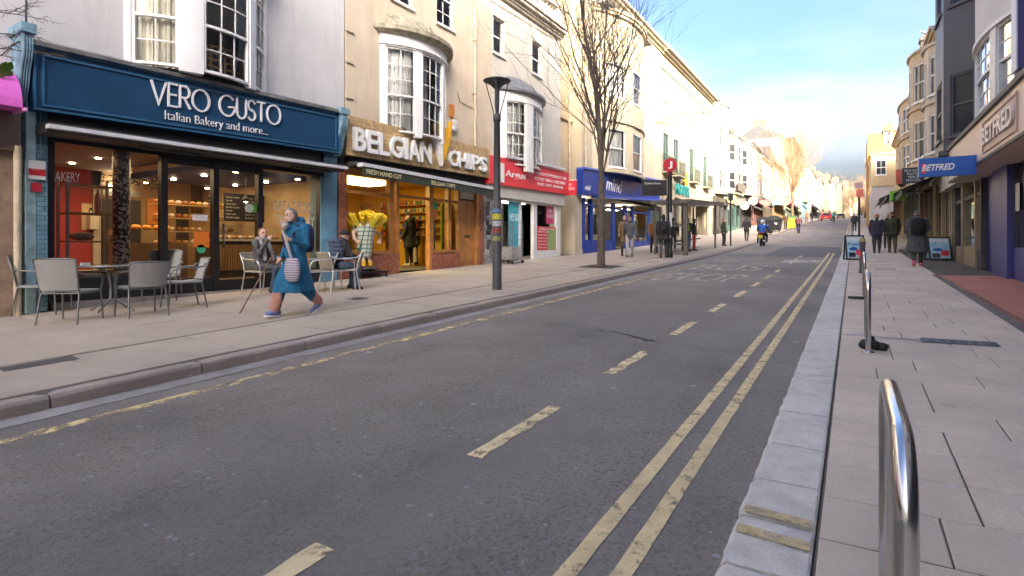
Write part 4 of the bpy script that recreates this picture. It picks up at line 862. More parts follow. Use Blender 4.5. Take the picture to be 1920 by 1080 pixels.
# ================================================================== NEWSAGENT
y0, y1 = UV(922, 300)[0], UV(1051, 300)[0]; gz = pav_l(XL, (y0+y1)/2); T = UV(1050, 75)[1]
nws = thing('newsagent_building', 'pale cream rendered building with red shop fascia, bow window and balustrade', 'building', (XL, (y0+y1)/2, gz))
PCR = M('pale_cream_render', (.54, .505, .435), .75, .07, 1, .1, 40, streak=.25)
W1 = UV(924, 28)+UV(945, 108); W2 = UV(997, 76)+UV(1015, 140)
bl, br = UV(938, 200)[0], UV(1014, 200)[0]; bv0, bv1 = 4.4, UV(944, 178, .4)[1]
op = [(W1[0], W1[2], W1[3], W1[1]), (W2[0], W2[2], W1[3], W1[1])]
b = MB(); wall_open(b, P0, y0, y1, 3.2+gz, T, op+[(bl+.1, br-.1, bv0, bv1)]); shell(b, P0, y0, y1, gz-.6, T, 8); b.build('wall', PCR, nws)
b = MB(); b.mbox(P0, y0+.1, y1-.1, 3.3+gz, 3.35+gz, -7.9, -.02); b.mbox(P0, y0+.1, y1-.1, 3.4+gz, T-.5, -2.6, -2.5); b.build('upper_room', ROOMD, nws)
for o in op: window(nws, P0, *o, 1, (1, 1), -.1, bar=0); b = MB(); frame_strip(b, P0, o[0]-.07, o[1]+.07, o[2]-.02, o[3]+.08, .07, .001, .03); b.build('architrave', PCR, nws)
uc, hw = (bl+br)/2, (br-bl)/2; PB = bow(P0, uc, hw, .55); window.us = PB.us; b = MB()
for a, c in ((-1, -.86), (-.3, -.02), (.72, .8), (.93, 1)): b.mbox(PB, a, c, bv0-.2, bv1, -.15, 0, 0, 6)
b.mbox(PB, -1, 1, bv1, bv1+.32, -.2, .02, 0, 20); b.build('bay_frame', WHT, nws)
for a, c in ((-.86, -.3), (-.02, .72)): window(nws, PB, a, c, bv0, bv1, 3, (3, 3), -.05, 8, sill=False, curtain=(NETC, 0, 1))
window.us = 1.
b = MB(); dome_cap(b, P0, uc, hw, .55, bv1+.3, .16, .62, 0, 22, .2); b.build('bay_roof', M('lead_dome', (.17, .175, .19), .5, .2, 3, streak=.3), nws)
b = MB()
for v, w1 in ((T, .12), (T+.08, .2), (T+.18, .34), (T+.3, .42)): b.mbox(P0, y0, y1+.0, v, v+.09, 0, w1)
b.mbox(P0, y0, y1, T+.39, T+.55, -.2, .1); b.mbox(P0, y0, y1, T+1.25, T+1.4, -.2, .12); b.mbox(P0, y0, y0+.4, T+.55, T+1.25, -.2, .1); b.mbox(P0, y1-.5, y1, T+.55, T+1.25, -.2, .1); b.build('cornice', PCR, nws)
bm_ = MB(); bm_.lathe([(.05, 0), (.08, .08), (.1, .2), (.05, .42), (.045, .55), (.08, .7)], (0, 0, 0), 8); bo = bm_.build('baluster', PCR, nws); u = y0+.55; bo.location = P0(u, T+.55, -.05)
while u < y1-.75: u += .26; piece('baluster', bo.data, nws, P0(u, T+.55, -.05))
# red fascia
q0, q1 = UV(917, 343, .3), UV(1068, 366, .3); t0, t1 = UV(917, 290, .3), UV(1068, 323, .3); fk = ((q1[1]-q0[1])/(q1[0]-q0[0])+(t1[1]-t0[1])/(t1[0]-t0[0]))/2; PF = shear(P0, q0[0], fk)
RED = M('red_sign', (.75, .045, .06), .4, .05, 2)
b = MB(); b.mbox(PF, q0[0], q1[0], q0[1], t0[1], .02, .3); fb = b.build('fascia_board', RED, nws)
for s, x0, ya, x1, yb, c, bo_ in (('Argus', 948, 318, 986, 340, (.85, .85, .83), .02), ('CITY NEWS & CONVENIENCE STORE', 995, 325, 1062, 338, (.9, .75, .75), .005), ('OFF LICENCE - TOBACCO - CONFECTIONERY', 1003, 340, 1060, 347, (.9, .75, .75), .005), ('PHONES - DRINKS - NEWSPAPERS', 1008, 348, 1056, 355, (.9, .75, .75), .005)):
    a = sheared_rect(x0, ya, x1, yb, .31, q0[0], fk); text_mesh('lettering', s, PF, a[0], a[1], a[2], a[3] if a[3] > a[2]+.05 else a[2]+.12, .301, .31, M('ink%d' % x0, c, .5), fb, bo_)
a = sheared_rect(929, 303, 946, 341, .31, q0[0], fk); b = MB(); b.mbox(PF, a[0], a[1], a[2]-.03, a[3], .3005, .306); b.build('white_panel', LW, fb)
b = MB(); b.mbox(PF, q0[0]+1., q1[0]-.6, t0[1]+.03, t0[1]+.12, .25, .4); b.build('light_trough', ALU, nws)
hz = gz+2.3
b = MB(); b.mbox(P0, q0[0]+.1, y1, gz+2.3, q0[1]+.12, -.1, .2); b.build('shutter_box', M('shutter_cream', (.55, .53, .48), .6, .1, 3, streak=.3), nws)
gy = lambda px: onX(px, 430, XL)[0]; gb = gz-.12
b = MB()
for p0_, p1_ in ((936, 939), (972, 976), (999, 1005), (1042, 1049)): b.mbox(P0, gy(p0_), gy(p1_), gb, gz+2.3, -.1, .05)
b.mbox(P0, gy(1005)+.002, gy(1042)-.002, gb, gz+.35, -.08, .05); b.mbox(P0, gy(936), gy(1049), gz+2.22, gz+2.299, -.099, .045); b.build('shop_frame', WHT, nws)
b = MB(); b.mbox(P0, gy(925), gy(936), gb, gz+2.3, -.1, .1); b.build('pier', M('peeling_posters'), nws)
for a, c, v0 in ((939, 972, .05), (1005, 1042, .35)): q = MB(); q.quad(P0(gy(a), gz+v0, -.02), P0(gy(c), gz+v0, -.02), P0(gy(c), gz+2.3, -.02), P0(gy(a), gz+2.3, -.02)); q.build('shop_pane', SHOPG, nws)
b = MB(); b.quad(P0(y0, gb, -3), P0(y1, gb, -3), P0(y1, gz+2.8, -3), P0(y0, gz+2.8, -3), m=0); b.quad(P0(y0, gz+.0, -.05), P0(y1, gz, -.05), P0(y1, gz, -3), P0(y0, gz, -3), m=0); b.build('shop_room', M('store_room', (.3, .25, .2), .8, .3, 4), nws)
b = MB(); b.box(XL-1.6, XL-1.2, gy(960), gy(1030), gz+2.35, gz+2.4); b.build('light_panel', lamp_mat('tube_lamp', (1, .9, .75), 4), nws)
def poster(px0, py0, px1, py1, w, col, lab, txt=None, tc=(.8, .8, .78), P=P0, X=XL, sg=1, **k):
    a = onX(px0, py0, X+sg*w); c = onX(px1, py1, X+sg*w); b = MB(); v0, v1 = (a[1]+c[1])/2-abs(a[1]-c[1])/2, max(a[1], c[1]); v0 = min(a[1], c[1])
    b.mbox(P, a[0], c[0], v0, v1, w, w+.006); ob = b.build('poster', M('pst_%d_%d' % (px0, py0), col, .5, .08, 6), None, None, lab, 'poster')
    if txt: text_mesh('lettering', txt, P, a[0]+(c[0]-a[0])*.1, a[0]+(c[0]-a[0])*.9, v0+(v1-v0)*k.get('b', .2), v0+(v1-v0)*k.get('t', .9), w+.0065, w+.009, M('pi_%d' % px0, tc, .6), ob, .01)
    return ob
poster(953, 367, 973, 470, .0, (.07, .42, .52), 'tall turquoise poster in the newsagent window', '95%', (.7, .8, .8), b=.55, t=.68)
poster(1007, 424, 1043, 472, .0, (.6, .03, .05), 'red poster with opening hours on the newsagent door', 'OPEN DAILY', b=.84, t=.95)
o = poster(1027, 430, 1041, 468, .008, (.3, .4, .15), 'small picture of groceries pasted on the red poster')
for i in range(6):
    u, v = UV(1009, 433+6*i, .01); text_mesh('printed_line', 'nnnn nnn', P0, u, u+.9-.15*(i % 2), v-.06, v, .007, .009, LW, nws)
poster(1024, 384, 1038, 420, .0, (.55, .05, .15), 'pink and red poster above the opening hours', 'OPEN\n7 DAYS', b=.3, t=.8)
t = thing('newspaper_cage', 'wheeled wire roll cage standing outside the newsagent', 'trolley', gnd(957, 494, pav_l)[:]); WIRE = M('galvanised', (.32, .33, .35), .35, .1, metal=.8)
ox, oy, oz = t.location; 
for dx, dy in ((-.3, -.35), (.3, -.35), (-.3, .35), (.3, .35)):
    b = MB(); b.tube([(ox+dx, oy+dy, oz+.14), (ox+dx, oy+dy, oz+1.5)], .015, 6); b.build('post', WIRE, t); b = MB(); b.lathe([(.001, 0), (.06, 0), (.06, .03), (.001, .03)], (0, 0, 0), 10); b.v = [(ox+dx+x, oy+dy+z-.015, oz+.065+yy) for x, yy, z in b.v]; b.build('castor', BLK, t)
b = MB()
for s in (-.35, .35):
    for i in range(7): b.tube([(ox-.3, oy+s, oz+.25+.2*i), (ox+.3, oy+s, oz+.25+.2*i)], .006, 4)
    for i in range(5): b.tube([(ox-.24+.12*i, oy+s, oz+.15), (ox-.24+.12*i, oy+s, oz+1.5)], .005, 4)
b.build('wire_panel', WIRE, t); b = MB(); b.box(ox-.3, ox+.3, oy-.35, oy+.35, oz+.12, oz+.15); b.build('base', WIRE, t)
b = MB(); b.box(ox-.26, ox+.26, oy-.3, oy+.3, oz+.152, oz+.6); simple('newspaper_stack', 'bundled pale newspapers stacked in the wire cage', 'newspapers', b, M('newsprint', (.4, .38, .36), .8, .35, 25))
# projecting red sign
t = thing('hanging_sign', 'small red and white sign projecting beside the newsagent', 'sign', P0(y1+.1, 4.0, .5)); u, v = UV(1079, 352, .6); b = MB(); b.box(XL+.05, XL+.65, u-.06, u+.06, v-.32, v+.32); b.build('panel', RED, t)
SP = lambda U, V, W: (XL+.05+U, u-.06-W, v+V); text_mesh('lettering', 'OFF\nLICENCE', SP, .06, .54, -.1, .2, .001, .008, LW, t, .01); b = MB(); b.box(XL+.045, XL+.66, u-.055, u+.055, v+.32, v+.36); b.build('cap', LW, t)
b = MB(); b.tube([(XL+.03, *UV(px, py, .03)) for px, py in ((900, -12), (950, 19), (1000, 50), (1045, 76))], .012, 5); b.build('cable', BLK, nws)
b = MB(); b.tube([(XL+.03, *UV(px, py, .03)) for px, py in ((858, 172), (862, 190), (880, 200), (890, 203))], .01, 5); b.build('cable', BLK, chp)
# ---- narrow recessed house between
y0, y1 = y1, UV(1091, 300)[0]; gz = pav_l(XL, y0)
gap = thing('narrow_house', 'narrow tan rendered strip of wall with cream drainpipes beside the newsagent', 'building', (XL-.7, (y0+y1)/2, gz))
PG = LF(XL-.55); TAN = M('tan_render', (.5, .4, .25), .8, .08, 1, .1, 40, streak=.3)
b = MB(); wall_open(b, PG, y0, y1, gz-.5, 14.6, []); shell(b, PG, y0, y1, gz-.5, 14.6, 7); b.mbox(PG, y0, y1, 7.3, 7.5, 0, .12); b.mbox(PG, y0, y1, 14.2, 14.6, 0, .3); b.build('wall', TAN, gap)
pipe(gap, 1068, XL-.45, gz, 14, .055); pipe(gap, 1078, XL-.42, gz, 13, .05, kink=gz+2.2)
b = MB(); b.mbox(P0, y1-.75, y1, gz-.5, 4.3, -.6, -.02); b.mbox(P0, y1-.82, y1, gz-.5, gz+.3, -.6, .04); b.build('pilaster', M('pilaster_cream', (.55, .48, .36), .8, .1, 2, streak=.4), gap)
# ================================================================== CHARITY SHOP
y0, y1 = UV(1091, 300)[0], UV(1240, 300)[0]; gz = pav_l(XL, (y0+y1)/2); T = 14.9
cha = thing('charity_shop_building', 'tall cream house with curved bay over a royal blue charity shop', 'building', (XL, (y0+y1)/2, gz))
CR2 = M('warm_cream_render', (.5, .43, .3), .8, .07, 1, .12, 40, streak=.25)
uA, uB = UV(1103, 200)[0], UV(1212, 200)[0]; uc, hw = (uA+uB)/2-.4, (uB-uA)/2-.9
b = MB(); wall_open(b, P0, y0, y1, 4.0, T, [(uc-hw+.2, uc+hw-.2, 5.2, 13.2)]); shell(b, P0, y0, y1, gz-.5, T, 8)
PB = bow(P0, uc, hw, 1.1); window.us = PB.us; us = PB.us
fl1 = (UV(1120, 300, .8)[1], UV(1120, 222, .8)[1]); fl2 = (UV(1125, 160, .8)[1], UV(1125, 92, .8)[1])
ow = [(-.74, -.38), (-.16, .24), (.46, .82)]
wall_open(b, PB, -1, 1, 5.1, 13.3, [(a, c, *f) for a, c in ow for f in (fl1, fl2)], .12)
for v, w1 in ((5.1, .1), (fl1[1]+.35, .08), (13.1, .12), (13.25, .2)): b.mbox(PB, -1, 1, v, v+.12, -.1, w1, 0, 20)
for v, w1 in ((T-.5, .12), (T-.35, .3), (T-.2, .45)): b.mbox(P0, y0, y1, v, v+.16, 0, w1)
b.build('wall', CR2, cha)
b = MB(); b.mbox(P0, uc-hw, uc+hw, 13.36, 13.5, -.05, .8); dome_cap(b, P0, uc, hw, 1.1, 13.36, .1, .35); b.build('bay_roof', LEAD, cha)
b = MB(); b.mbox(P0, y0+.1, y1-.1, 4.1, T-.6, -2, -1.9); b.build('upper_room', ROOMD, cha)
for a, c in ow:
    for f in (fl1, fl2): window(cha, PB, a, c, f[0], f[1], 1, (1, 1), -.06, 6, bar=0, curtain=(NETC, 0, 1) if a < 0 else None)
window.us = 1.
pipe(cha, 1098, XL+.08, 4.2, T-.4, .05)
BLUE = M('royal_blue', (.01, .045, .29), .4, .08, 2); BLUL = M('royal_blue_light', (.06, .12, .5), .4)
q0, q1 = UV(1100, 365, .35), UV(1237, 374, .35); t0, t1 = UV(1100, 318, .35), UV(1222, 336, .35); PF = shear(P0, q0[0], (q1[1]-q0[1])/(q1[0]-q0[0])); fu0 = UV(1088, 340, .2)[0]
b = MB(); b.mbox(PF, fu0, q1[0], q0[1], t0[1], .0, .35); fb = b.build('fascia_board', BLUE, cha)
b = MB(); b.mbox(PF, fu0, q1[0], t0[1], t0[1]+.1, 0, .42); b.mbox(PF, fu0+1.6, q1[0], q0[1]-.12, q0[1]-.001, .05, .6); b.build('fascia_moulding', BLUL, cha)
a = UV(1142, 358, .36); c = UV(1163, 346, .36); text_mesh('lettering', 'mind', P0, a[0]-.4, c[0]+.3, a[1]+.02, c[1]+.22, .352, .37, LW, fb, .0, .3)
a = UV(1099, 356, .36); text_mesh('lettering', 'mind', P0, a[0]-.1, a[0]+.5, a[1], a[1]+.25, .352, .37, LW, fb, .0, .3)
gy = lambda px: onX(px, 430, XL)[0]; gb = gz-.3; hd = q0[1]-.1
b = MB(); xs = [1093, 1108, 1150, 1172, 1186, 1217]
for p in xs: b.mbox(P0, gy(p)-.1, gy(p)+.1, gb, hd, -.12, .08)
for p, q_ in zip(xs, xs[1:]):
    if p != 1150: b.mbox(P0, gy(p)+.102, gy(q_)-.102, gb, gz+.42, -.08, .05)
b.mbox(P0, gy(1093)+.102, gy(1217)-.102, hd-.35, hd-.25, -.06, .04); b.build('shop_frame', BLUE, cha)
for p, q_ in zip(xs, xs[1:]):
    v = gz+.42 if p != 1150 else gz; q = MB(); q.quad(P0(gy(p), v, -.02), P0(gy(q_), v, -.02), P0(gy(q_), hd, -.02), P0(gy(p), hd, -.02)); q.build('shop_pane', SHOPG, cha)
b = MB(); b.quad(P0(y0+.1, gb, -3.5), P0(y1-.3, gb, -3.5), P0(y1-.3, hd+.2, -3.5), P0(y0+.1, hd+.2, -3.5), m=0); b.quad(P0(y0+.1, gz, -.05), P0(y1-.3, gz, -.05), P0(y1-.3, gz, -3.5), P0(y0+.1, gz, -3.5)); b.quad(P0(y0+.1, hd+.19, -.05), P0(y1-.3, hd+.19, -.05), P0(y1-.3, hd+.19, -3.5), P0(y0+.1, hd+.19, -3.5)); b.build('shop_room', M('charity_room', (.4, .36, .28), .8, .2, 2), cha)
for u in (gy(1120), gy(1200)): b = MB(); b.box(XL-2, XL-.8, u-.5, u+.5, hd-.1, hd-.05); b.build('light_panel', lamp_mat('tube_lamp', (1, .9, .75), 4), cha)
b = MB(); SH = M('green_shutter', (.12, .19, .13), .5, .1); b.mbox(P0, gy(1219), y1-.05, gb, hd, -.3, -.2); b.build('shutter_back', SH, cha)
for i in range(26):
    b = MB(); v = gz+.05+.1*i
    if v+.09 < hd: b.mbox(P0, gy(1219), y1-.05, v, v+.07, -.199, -.16); b.build('shutter_slat', SH, cha)
def dress_form(px, col, lab, skirt=True, hh=1.5, w=-.45):
    u = gy(px); t = thing('shop_mannequin', lab, 'mannequin', (XL+w, u, gz+.43)); z = gz+.43; X = XL+w; b = MB()
    b.lathe([(.09, 0), (.1, .01), (.02, .03), (.015, .5)], (X, u, z), 12); b.build('stand', M('chrome'), t)
    b = MB(); b.loft([[(X+rx*.7*math.cos(a), u+rx*math.sin(a), z+v) for a in np.linspace(0, 6.28, 15)[:-1]] for v, rx in ((.3, .2), (.6, .19), (.85, .17), (1.0, .13), (1.15, .17), (1.28, .2), (1.36, .12))]); b.build('dress', M('cloth_%d' % px, col, .8, .1, 6), t)
    b = MB(); b.tube([(X, u, z+1.33), (X, u, z+1.45)], .05, 10); b.ball((X, u, z+1.54), (.085, .075, .115), 12); b.build('head', M('mannequin_skin', (.6, .5, .42), .5), t)
for i, (px, c, lab) in enumerate(((1118, (.3, .05, .04), 'mannequin in a dark red coat in the blue charity shop'), (1130, (.02, .02, .02), 'mannequin in a black jacket in the blue charity shop'), (1192, (.7, .03, .14), 'mannequin in a hot pink dress in the blue charity shop'), (1205, (.35, .4, .3), 'mannequin in a sage green dress in the blue charity shop'))): dress_form(px, c, lab)
for i in range(9):
    u = gy(1180)+.5*i; b = MB(); b.ball((XL-.35, min(u, gy(1215)-.2), gz+.52), (.12, .13, .12), 8); simple('window_toy', '%s soft ball toy in the charity shop window' % ('red', 'white', 'blue', 'orange', 'green')[i % 5], 'toy', b, CAN[i % 5], 'goods heaped in the charity shop window')
# ================================================================== TERRACES
def face_map(P, uA, wA, uB, wB):
    L_ = math.hypot(uB-uA, wB-wA); nu, nw = -(wB-wA)/L_, (uB-uA)/L_
    if nw < 0 or (abs(nw) < 1e-6 and False): nu, nw = -nu, -nw
    def f(t, v, w): return P(uA+(uB-uA)*t/L_+nu*w, v, wA+(wB-wA)*t/L_+nw*w)
    f.L = L_; return f
def far_window(par, P, u0, u1, v0, v1, n=1, us=1., mat=None, w=-.05, bars=True):
    b = MB(); f = .06
    for a, c, e, g in ((u0, u0+f*us, v0, v1), (u1-f*us, u1, v0, v1), (u0+f*us, u1-f*us, v0, v0+f), (u0+f*us, u1-f*us, v1-f, v1), (u0+f*us, u1-f*us, (v0+v1)/2-.03, (v0+v1)/2+.03)): b.mbox(P, a, c, e, g, w-.05, w+.02, 0, n)
    if bars: uc = (u0+u1)/2; b.mbox(P, uc-.012*us, uc+.012*us, v0+f, v1-f, w-.02, w+.012)
    b.mbox(P, u0-.06*us, u1+.06*us, v0-.08, v0-.001, w-.05, .07, 0, n)
    ob = b.build('window', mat or WHT, par); q = MB()
    for i in range(n):
        a, c = u0+(u1-u0)*i/n, u0+(u1-u0)*(i+1)/n; q.quad(P(a, v0, w-.02), P(c, v0, w-.02), P(c, v1, w-.02), P(a, v1, w-.02))
    q.build('pane', FARG, ob); return ob
def chimney(par, P, u, w, z, col, wid=1.2, dep=.7, h=1.8, pots=4):
    b = MB(); b.mbox(P, u-wid/2, u+wid/2, z-.5, z+h, w-dep/2, w+dep/2); b.mbox(P, u-wid/2-.06, u+wid/2+.06, z+h-.25, z+h-.1, w-dep/2-.06, w+dep/2+.06); o = b.build('chimney', col, par)
    for i in range(pots):
        uu = u-wid/2+wid*(i+.5)/pots; q = MB(); c = P(uu, z+h, w); q.lathe([(.13, 0), (.11, .1), (.1, .45), (.13, .5), (.13, .56), (.09, .56)], c, 8); q.build('chimney_pot', TERRA, o)
def terrace(name, label, side, y0, y1, h, mat, style='flat', nw=2, nf=2, shop=(.1, .1, .1), awn=None, chim=(), dx=0., ps=3.5, nose=.8, joinery=None, hid=.0, cor=True, bay=None, depth=9, shade_roof=0):
    yc = (y0+y1)/2; g = (pav_l if side < 0 else pav_r)(0, yc) if False else road_z(yc)+.24; gl = road_z(y0)-.3; bx = bend(yc)
    P = LF(XL+bx+dx) if side < 0 else RF(XR+bx-dx); T = g+h; jo = joinery or WHT
    t = thing(name, label, 'building', P(yc, g, 0)); fh = (h-ps-1.0)/nf; ops = []; fl_ = [(g+ps+.75+fh*i, g+ps+.75+fh*i+min(1.75, fh*.66)) for i in range(nf)]; b = MB()
    if style == 'flat':
        W = y1-y0; ww = min(1.1, W/nw*.45)
        for i in range(nw):
            u = y0+W*(i+.5)/nw
            for f in fl_: ops.append((u-ww/2, u+ww/2, *f))
        wall_open(b, P, y0, y1, gl, T, ops)
    else:
        uc, hw = yc, (y1-y0)*.36
        if bay: uc, hw = bay
        z0, z1 = g+ps+.2, T-.5
        if style == 'cant': pass
        wall_open(b, P, y0, y1, gl, T, [(uc-hw+.1, uc+hw-.1, z0+.1, z1-.1)])
        if style == 'bow':
            B = bow(P, uc, hw, nose); o2 = [(a, c, *f) for a, c in ((-.72, -.36), (-.2, .2), (.36, .72)) for f in fl_]; wall_open(b, B, -1, 1, z0, z1, o2, .1)
            for v in [z0, z1-.1]+[f[0]-.35 for f in fl_]: b.mbox(B, -1, 1, v, v+.1, -.1, .08, 0, 16)
            n = 16; b.add([B(-1+2*i/n, z1, 0) for i in range(n+1)], [tuple(range(n+1))]); b.add([B(-1+2*i/n, z0, 0) for i in range(n+1)], [tuple(range(n+1))])
        else:
            c_ = hw*.45; F = [face_map(P, uc-hw, 0, uc-hw+c_, nose), face_map(P, uc-hw+c_, nose, uc+hw-c_, nose), face_map(P, uc+hw-c_, nose, uc+hw, 0)]; o3 = []
            for f_ in F:
                ww = f_.L*.62; o = [(f_.L/2-ww/2, f_.L/2+ww/2, *f) for f in fl_]; o3.append(o)
            bb = b if joinery is None else MB()
            for f_, o in zip(F, o3):
                wall_open(bb, f_, 0, f_.L, z0, z1, o, .1)
                for v in (z0, z1-.12): bb.mbox(f_, 0, f_.L, v, v+.14, -.05, .12)
            for v in (z0, z1): bb.add([P(uc-hw, v, 0), P(uc-hw+c_, v, nose), P(uc+hw-c_, v, nose), P(uc+hw, v, 0)], [(0, 1, 2, 3)])
            if joinery is not None: bb.build('bay', joinery, t)
    shell(b, P, y0, y1, gl, T, depth)
    if cor:
        for v, w1 in ((T-.42, .1), (T-.3, .22), (T-.18, .32)): b.mbox(P, y0+.01, y1-.01, v, v+.13, -.1, w1)
    b.build('wall', mat, t)
    if style == 'flat':
        for o in ops: far_window(t, P, *o, mat=jo)
    elif style == 'bow':
        for o in o2: far_window(t, B, *o, n=3, us=B.us, mat=jo)
    else:
        for f_, o in zip(F, o3):
            for q in o: far_window(t, f_, *q, mat=jo, bars=False)
    # shop
    sm_ = M('shop_%d_%d_%d' % tuple(int(c*99) for c in shop), shop, .5, .12, 3)
    if shop is not None and ps > 1:
        b = MB(); b.mbox(P, y0+.15, y1-.15, g+2.75, g+3.4, .002, .32); b.build('shop_fascia', sm_, t)
        n = max(2, int((y1-y0)/1.9)); b = MB()
        for i in range(n+1): u = y0+.25+(y1-y0-.5)*i/n; b.mbox(P, u-.07, u+.07, gl, g+2.74, .002, .16)
        b.mbox(P, y0+.321, y1-.321, gl, g+.45, .002, .12); b.build('shop_frame', sm_, t)
        for i in range(n):
            a = y0+.25+(y1-y0-.5)*i/n; c = y0+.25+(y1-y0-.5)*(i+1)/n; q = MB(); q.quad(P(a+.072, g+.46, .03), P(c-.072, g+.46, .03), P(c-.072, g+2.74, .03), P(a+.072, g+2.74, .03)); q.build('shop_pane', FARG, t)
    if awn:
        b = MB(); b.add([P(y0+.3, g+2.9, .33), P(y1-.3, g+2.9, .33), P(y1-.3, g+2.35, 1.5), P(y0+.3, g+2.35, 1.5), P(y1-.3, g+2.15, 1.5), P(y0+.3, g+2.15, 1.5)], [(0, 1, 2, 3), (3, 2, 4, 5)]); b.build('awning', M('awn_%d_%d_%d' % tuple(int(c*99) for c in awn), awn, .8, .1), t)
    if side < 0 and y0 > 100:
        PE = lambda u, v, w: (XL+bx+dx-u, y0-w, v)
        for f in fl_:
            for u in (1.2, 3.6, 6.0): far_window(t, PE, u, u+1.1, *f)
        b = MB(); b.prism(lambda u, v, w: P(w, v, u), [(.2, T), (-depth, T), (-depth/2, T+2.6)], y0, y1); b.build('roof', SLATE, t)
        for k in (.06, .94): chimney(t, P, y0+(y1-y0)*k, -depth/2, T+1.6, YBRK, 1.2, 2., 2.2, 4)
    if shade_roof:  # unseen set-back roof, added to cast shade on the facades opposite
        b = MB(); b.add([P(y0, T-.2, -1.2), P(y1, T-.2, -1.2), P(y1, T+shade_roof, -3), P(y0, T+shade_roof, -3), P(y1, T+shade_roof, -depth), P(y0, T+shade_roof, -depth), P(y0, T-.2, -depth), P(y1, T-.2, -depth)], [(0, 1, 2, 3), (3, 2, 4, 5), (0, 3, 5, 6), (1, 2, 4, 7), (5, 4, 7, 6)]); b.build('roof', SLATE, t)
    for c in chim: chimney(t, P, y0+(y1-y0)*c[0], -c[1], T, *c[2:])
    return t, P, g, T
def mw(k, c): return M('render_'+k, c, .8, .07, 1, .1, 40, streak=.2)
# ---- the house left of the bakery
t, P, g, T = terrace('rendered_house', 'grey white rendered house with brown shop pilaster beside the bakery', -1, -14, UV(50, 300)[0]-.02, 11, mw('greywhite', (.55, .54, .55)), 'flat', 5, 2, (.12, .08, .06))
uP = onX(33, 400, XL+.3)[0]; b = MB(); b.tube([(XL+.3, uP, g-.15+.3), (XL+.3, uP, 2.9)], .05, 8); b.tube([(XL+.3, uP, g+.16), (XL+.36, uP+.03, g+.06), (XL+.42, uP+.08, g-.15)], .05, 8); b.build('drainpipe', PIPE, t)
b = MB(); b.mbox(P, -1.5, uP+.02, g-.4, 3.0, .001, .2); b.build('pilaster', M('brown_plaster', (.3, .21, .15), .8, .25, 4, streak=.6), t)
t2 = thing('pink_canopy', 'pink curved shop canopy ending next to the navy fascia', 'awning', (XL+.6, 2, 3)); a = onX(43, 130, XL+.75); c = onX(0, 195, XL+.75); b = MB()
pr_ = [(.05, a[1]+.1)]+[(.75*math.sin(k), c[1]+(a[1]+.1-c[1])*math.cos(k)) for k in np.linspace(.15, math.pi/2, 8)]+[(.05, c[1])]
b.loft([[(XL+w_, y_, z_) for w_, z_ in pr_] for y_ in (-2.5, a[0])], 0, True, False); b.build('canopy_shell', M('pink_canvas', (.62, .12, .5), .5, .1, 4), t2); b = MB(); b.box(XL+.05, XL+.8, a[0]+.002, a[0]+.04, c[1]-.04, c[1]+.0); b.build('edge_trim', M('pink_trim', (.7, .3, .6), .5), t2)
# ---- cream hotel-like building with green french windows
y0, y1 = UV(1240, 300)[0], UV(1335, 300)[0]; g = road_z((y0+y1)/2)+.24; T = 14.9
mo = thing('balcony_building', 'long cream building with green french windows, iron balconies and teal sign', 'building', (XL, (y0+y1)/2, g)); CW_ = mw('whitecream', (.34, .3, .22))
us_ = [UV(px, 300)[0] for px in (1235.5, 1268, 1297, 1322)]; us_[0] = y0+1.1
b = MB(); ops = [(u-.65, u+.65, UV(1268, 328)[1]-.1, UV(1268, 262)[1]) for u in us_]+[(u-.5, u+.5, 11.4, 12.9) for u in us_]
wall_open(b, P0, y0, y1, g+3.3, T, ops); shell(b, P0, y0, y1, g-1, T, 9)
for v, w1 in ((T-.55, .15), (T-.42, .35), (T-.28, .55), (T-.1, .45)): b.mbox(P0, y0+.01, y1-.01, v, v+.15, -.1, w1)
b.mbox(P0, y0+.01, y1-.01, T-1.5, T-1.4, .001, .06); b.build('wall', CW_, mo)
GRW = M('green_joinery', (.07, .16, .1), .5, .1)
for o in ops[:4]:
    far_window(mo, P0, *o, mat=GRW); ba = MB(); ba.mbox(P0, o[0]-.3, o[1]+.3, o[2]-.12, o[2]-.02, .001, .5); bl_ = ba.build('balcony', STONE, mo); q = MB()
    for v in (.05, .95): q.mbox(P0, o[0]-.28, o[1]+.28, o[2]+v, o[2]+v+.04, .44, .47); q.mbox(P0, o[0]-.28, o[0]-.25, o[2]+v+.001, o[2]+v+.039, .0, .439); q.mbox(P0, o[1]+.25, o[1]+.28, o[2]+v+.001, o[2]+v+.039, .0, .439)
    n = 12
    for i in range(n+1): u = o[0]-.27+(o[1]-o[0]+.54)*i/n; q.mbox(P0, u-.012, u+.012, o[2]+.0, o[2]+.949, .445, .465)
    for i in range(4): u = o[0]-.27+(o[1]-o[0]+.54)*i/4; e = (o[1]-o[0]+.54)/4; q.tube([P0(u, o[2]+.1, .455), P0(u+e, o[2]+.94, .455)], .014, 4); q.tube([P0(u+e, o[2]+.1, .455), P0(u, o[2]+.94, .455)], .014, 4)
    q.build('railing', M('dark_green_iron', (.05, .07, .055), .5), bl_)
for o in ops[4:]: far_window(mo, P0, *o)
b = MB(); b.mbox(P0, y0, y1, g+2.9, g+3.4, -.3, .15); b.build('entablature', CW_, mo)
for i, px in enumerate((1244, 1258, 1276, 1300, 1330)):
    u = gy(px); b = MB(); b.lathe([(.34, 0), (.34, .2), (.27, .25), (.25, 1.5), (.22, 3.0), (.3, 3.1), (.3, 3.3)], (XL-.05, u, g-.35), 14); b.build('column', CW_, mo)
b = MB(); b.mbox(P0, y0+.05, y1-.05, g-1, g+2.9, -1.3, -1.2); b.build('shop_front', M('dim_shop', (.14, .12, .09), .6, .4, 1.5), mo)
n = 7
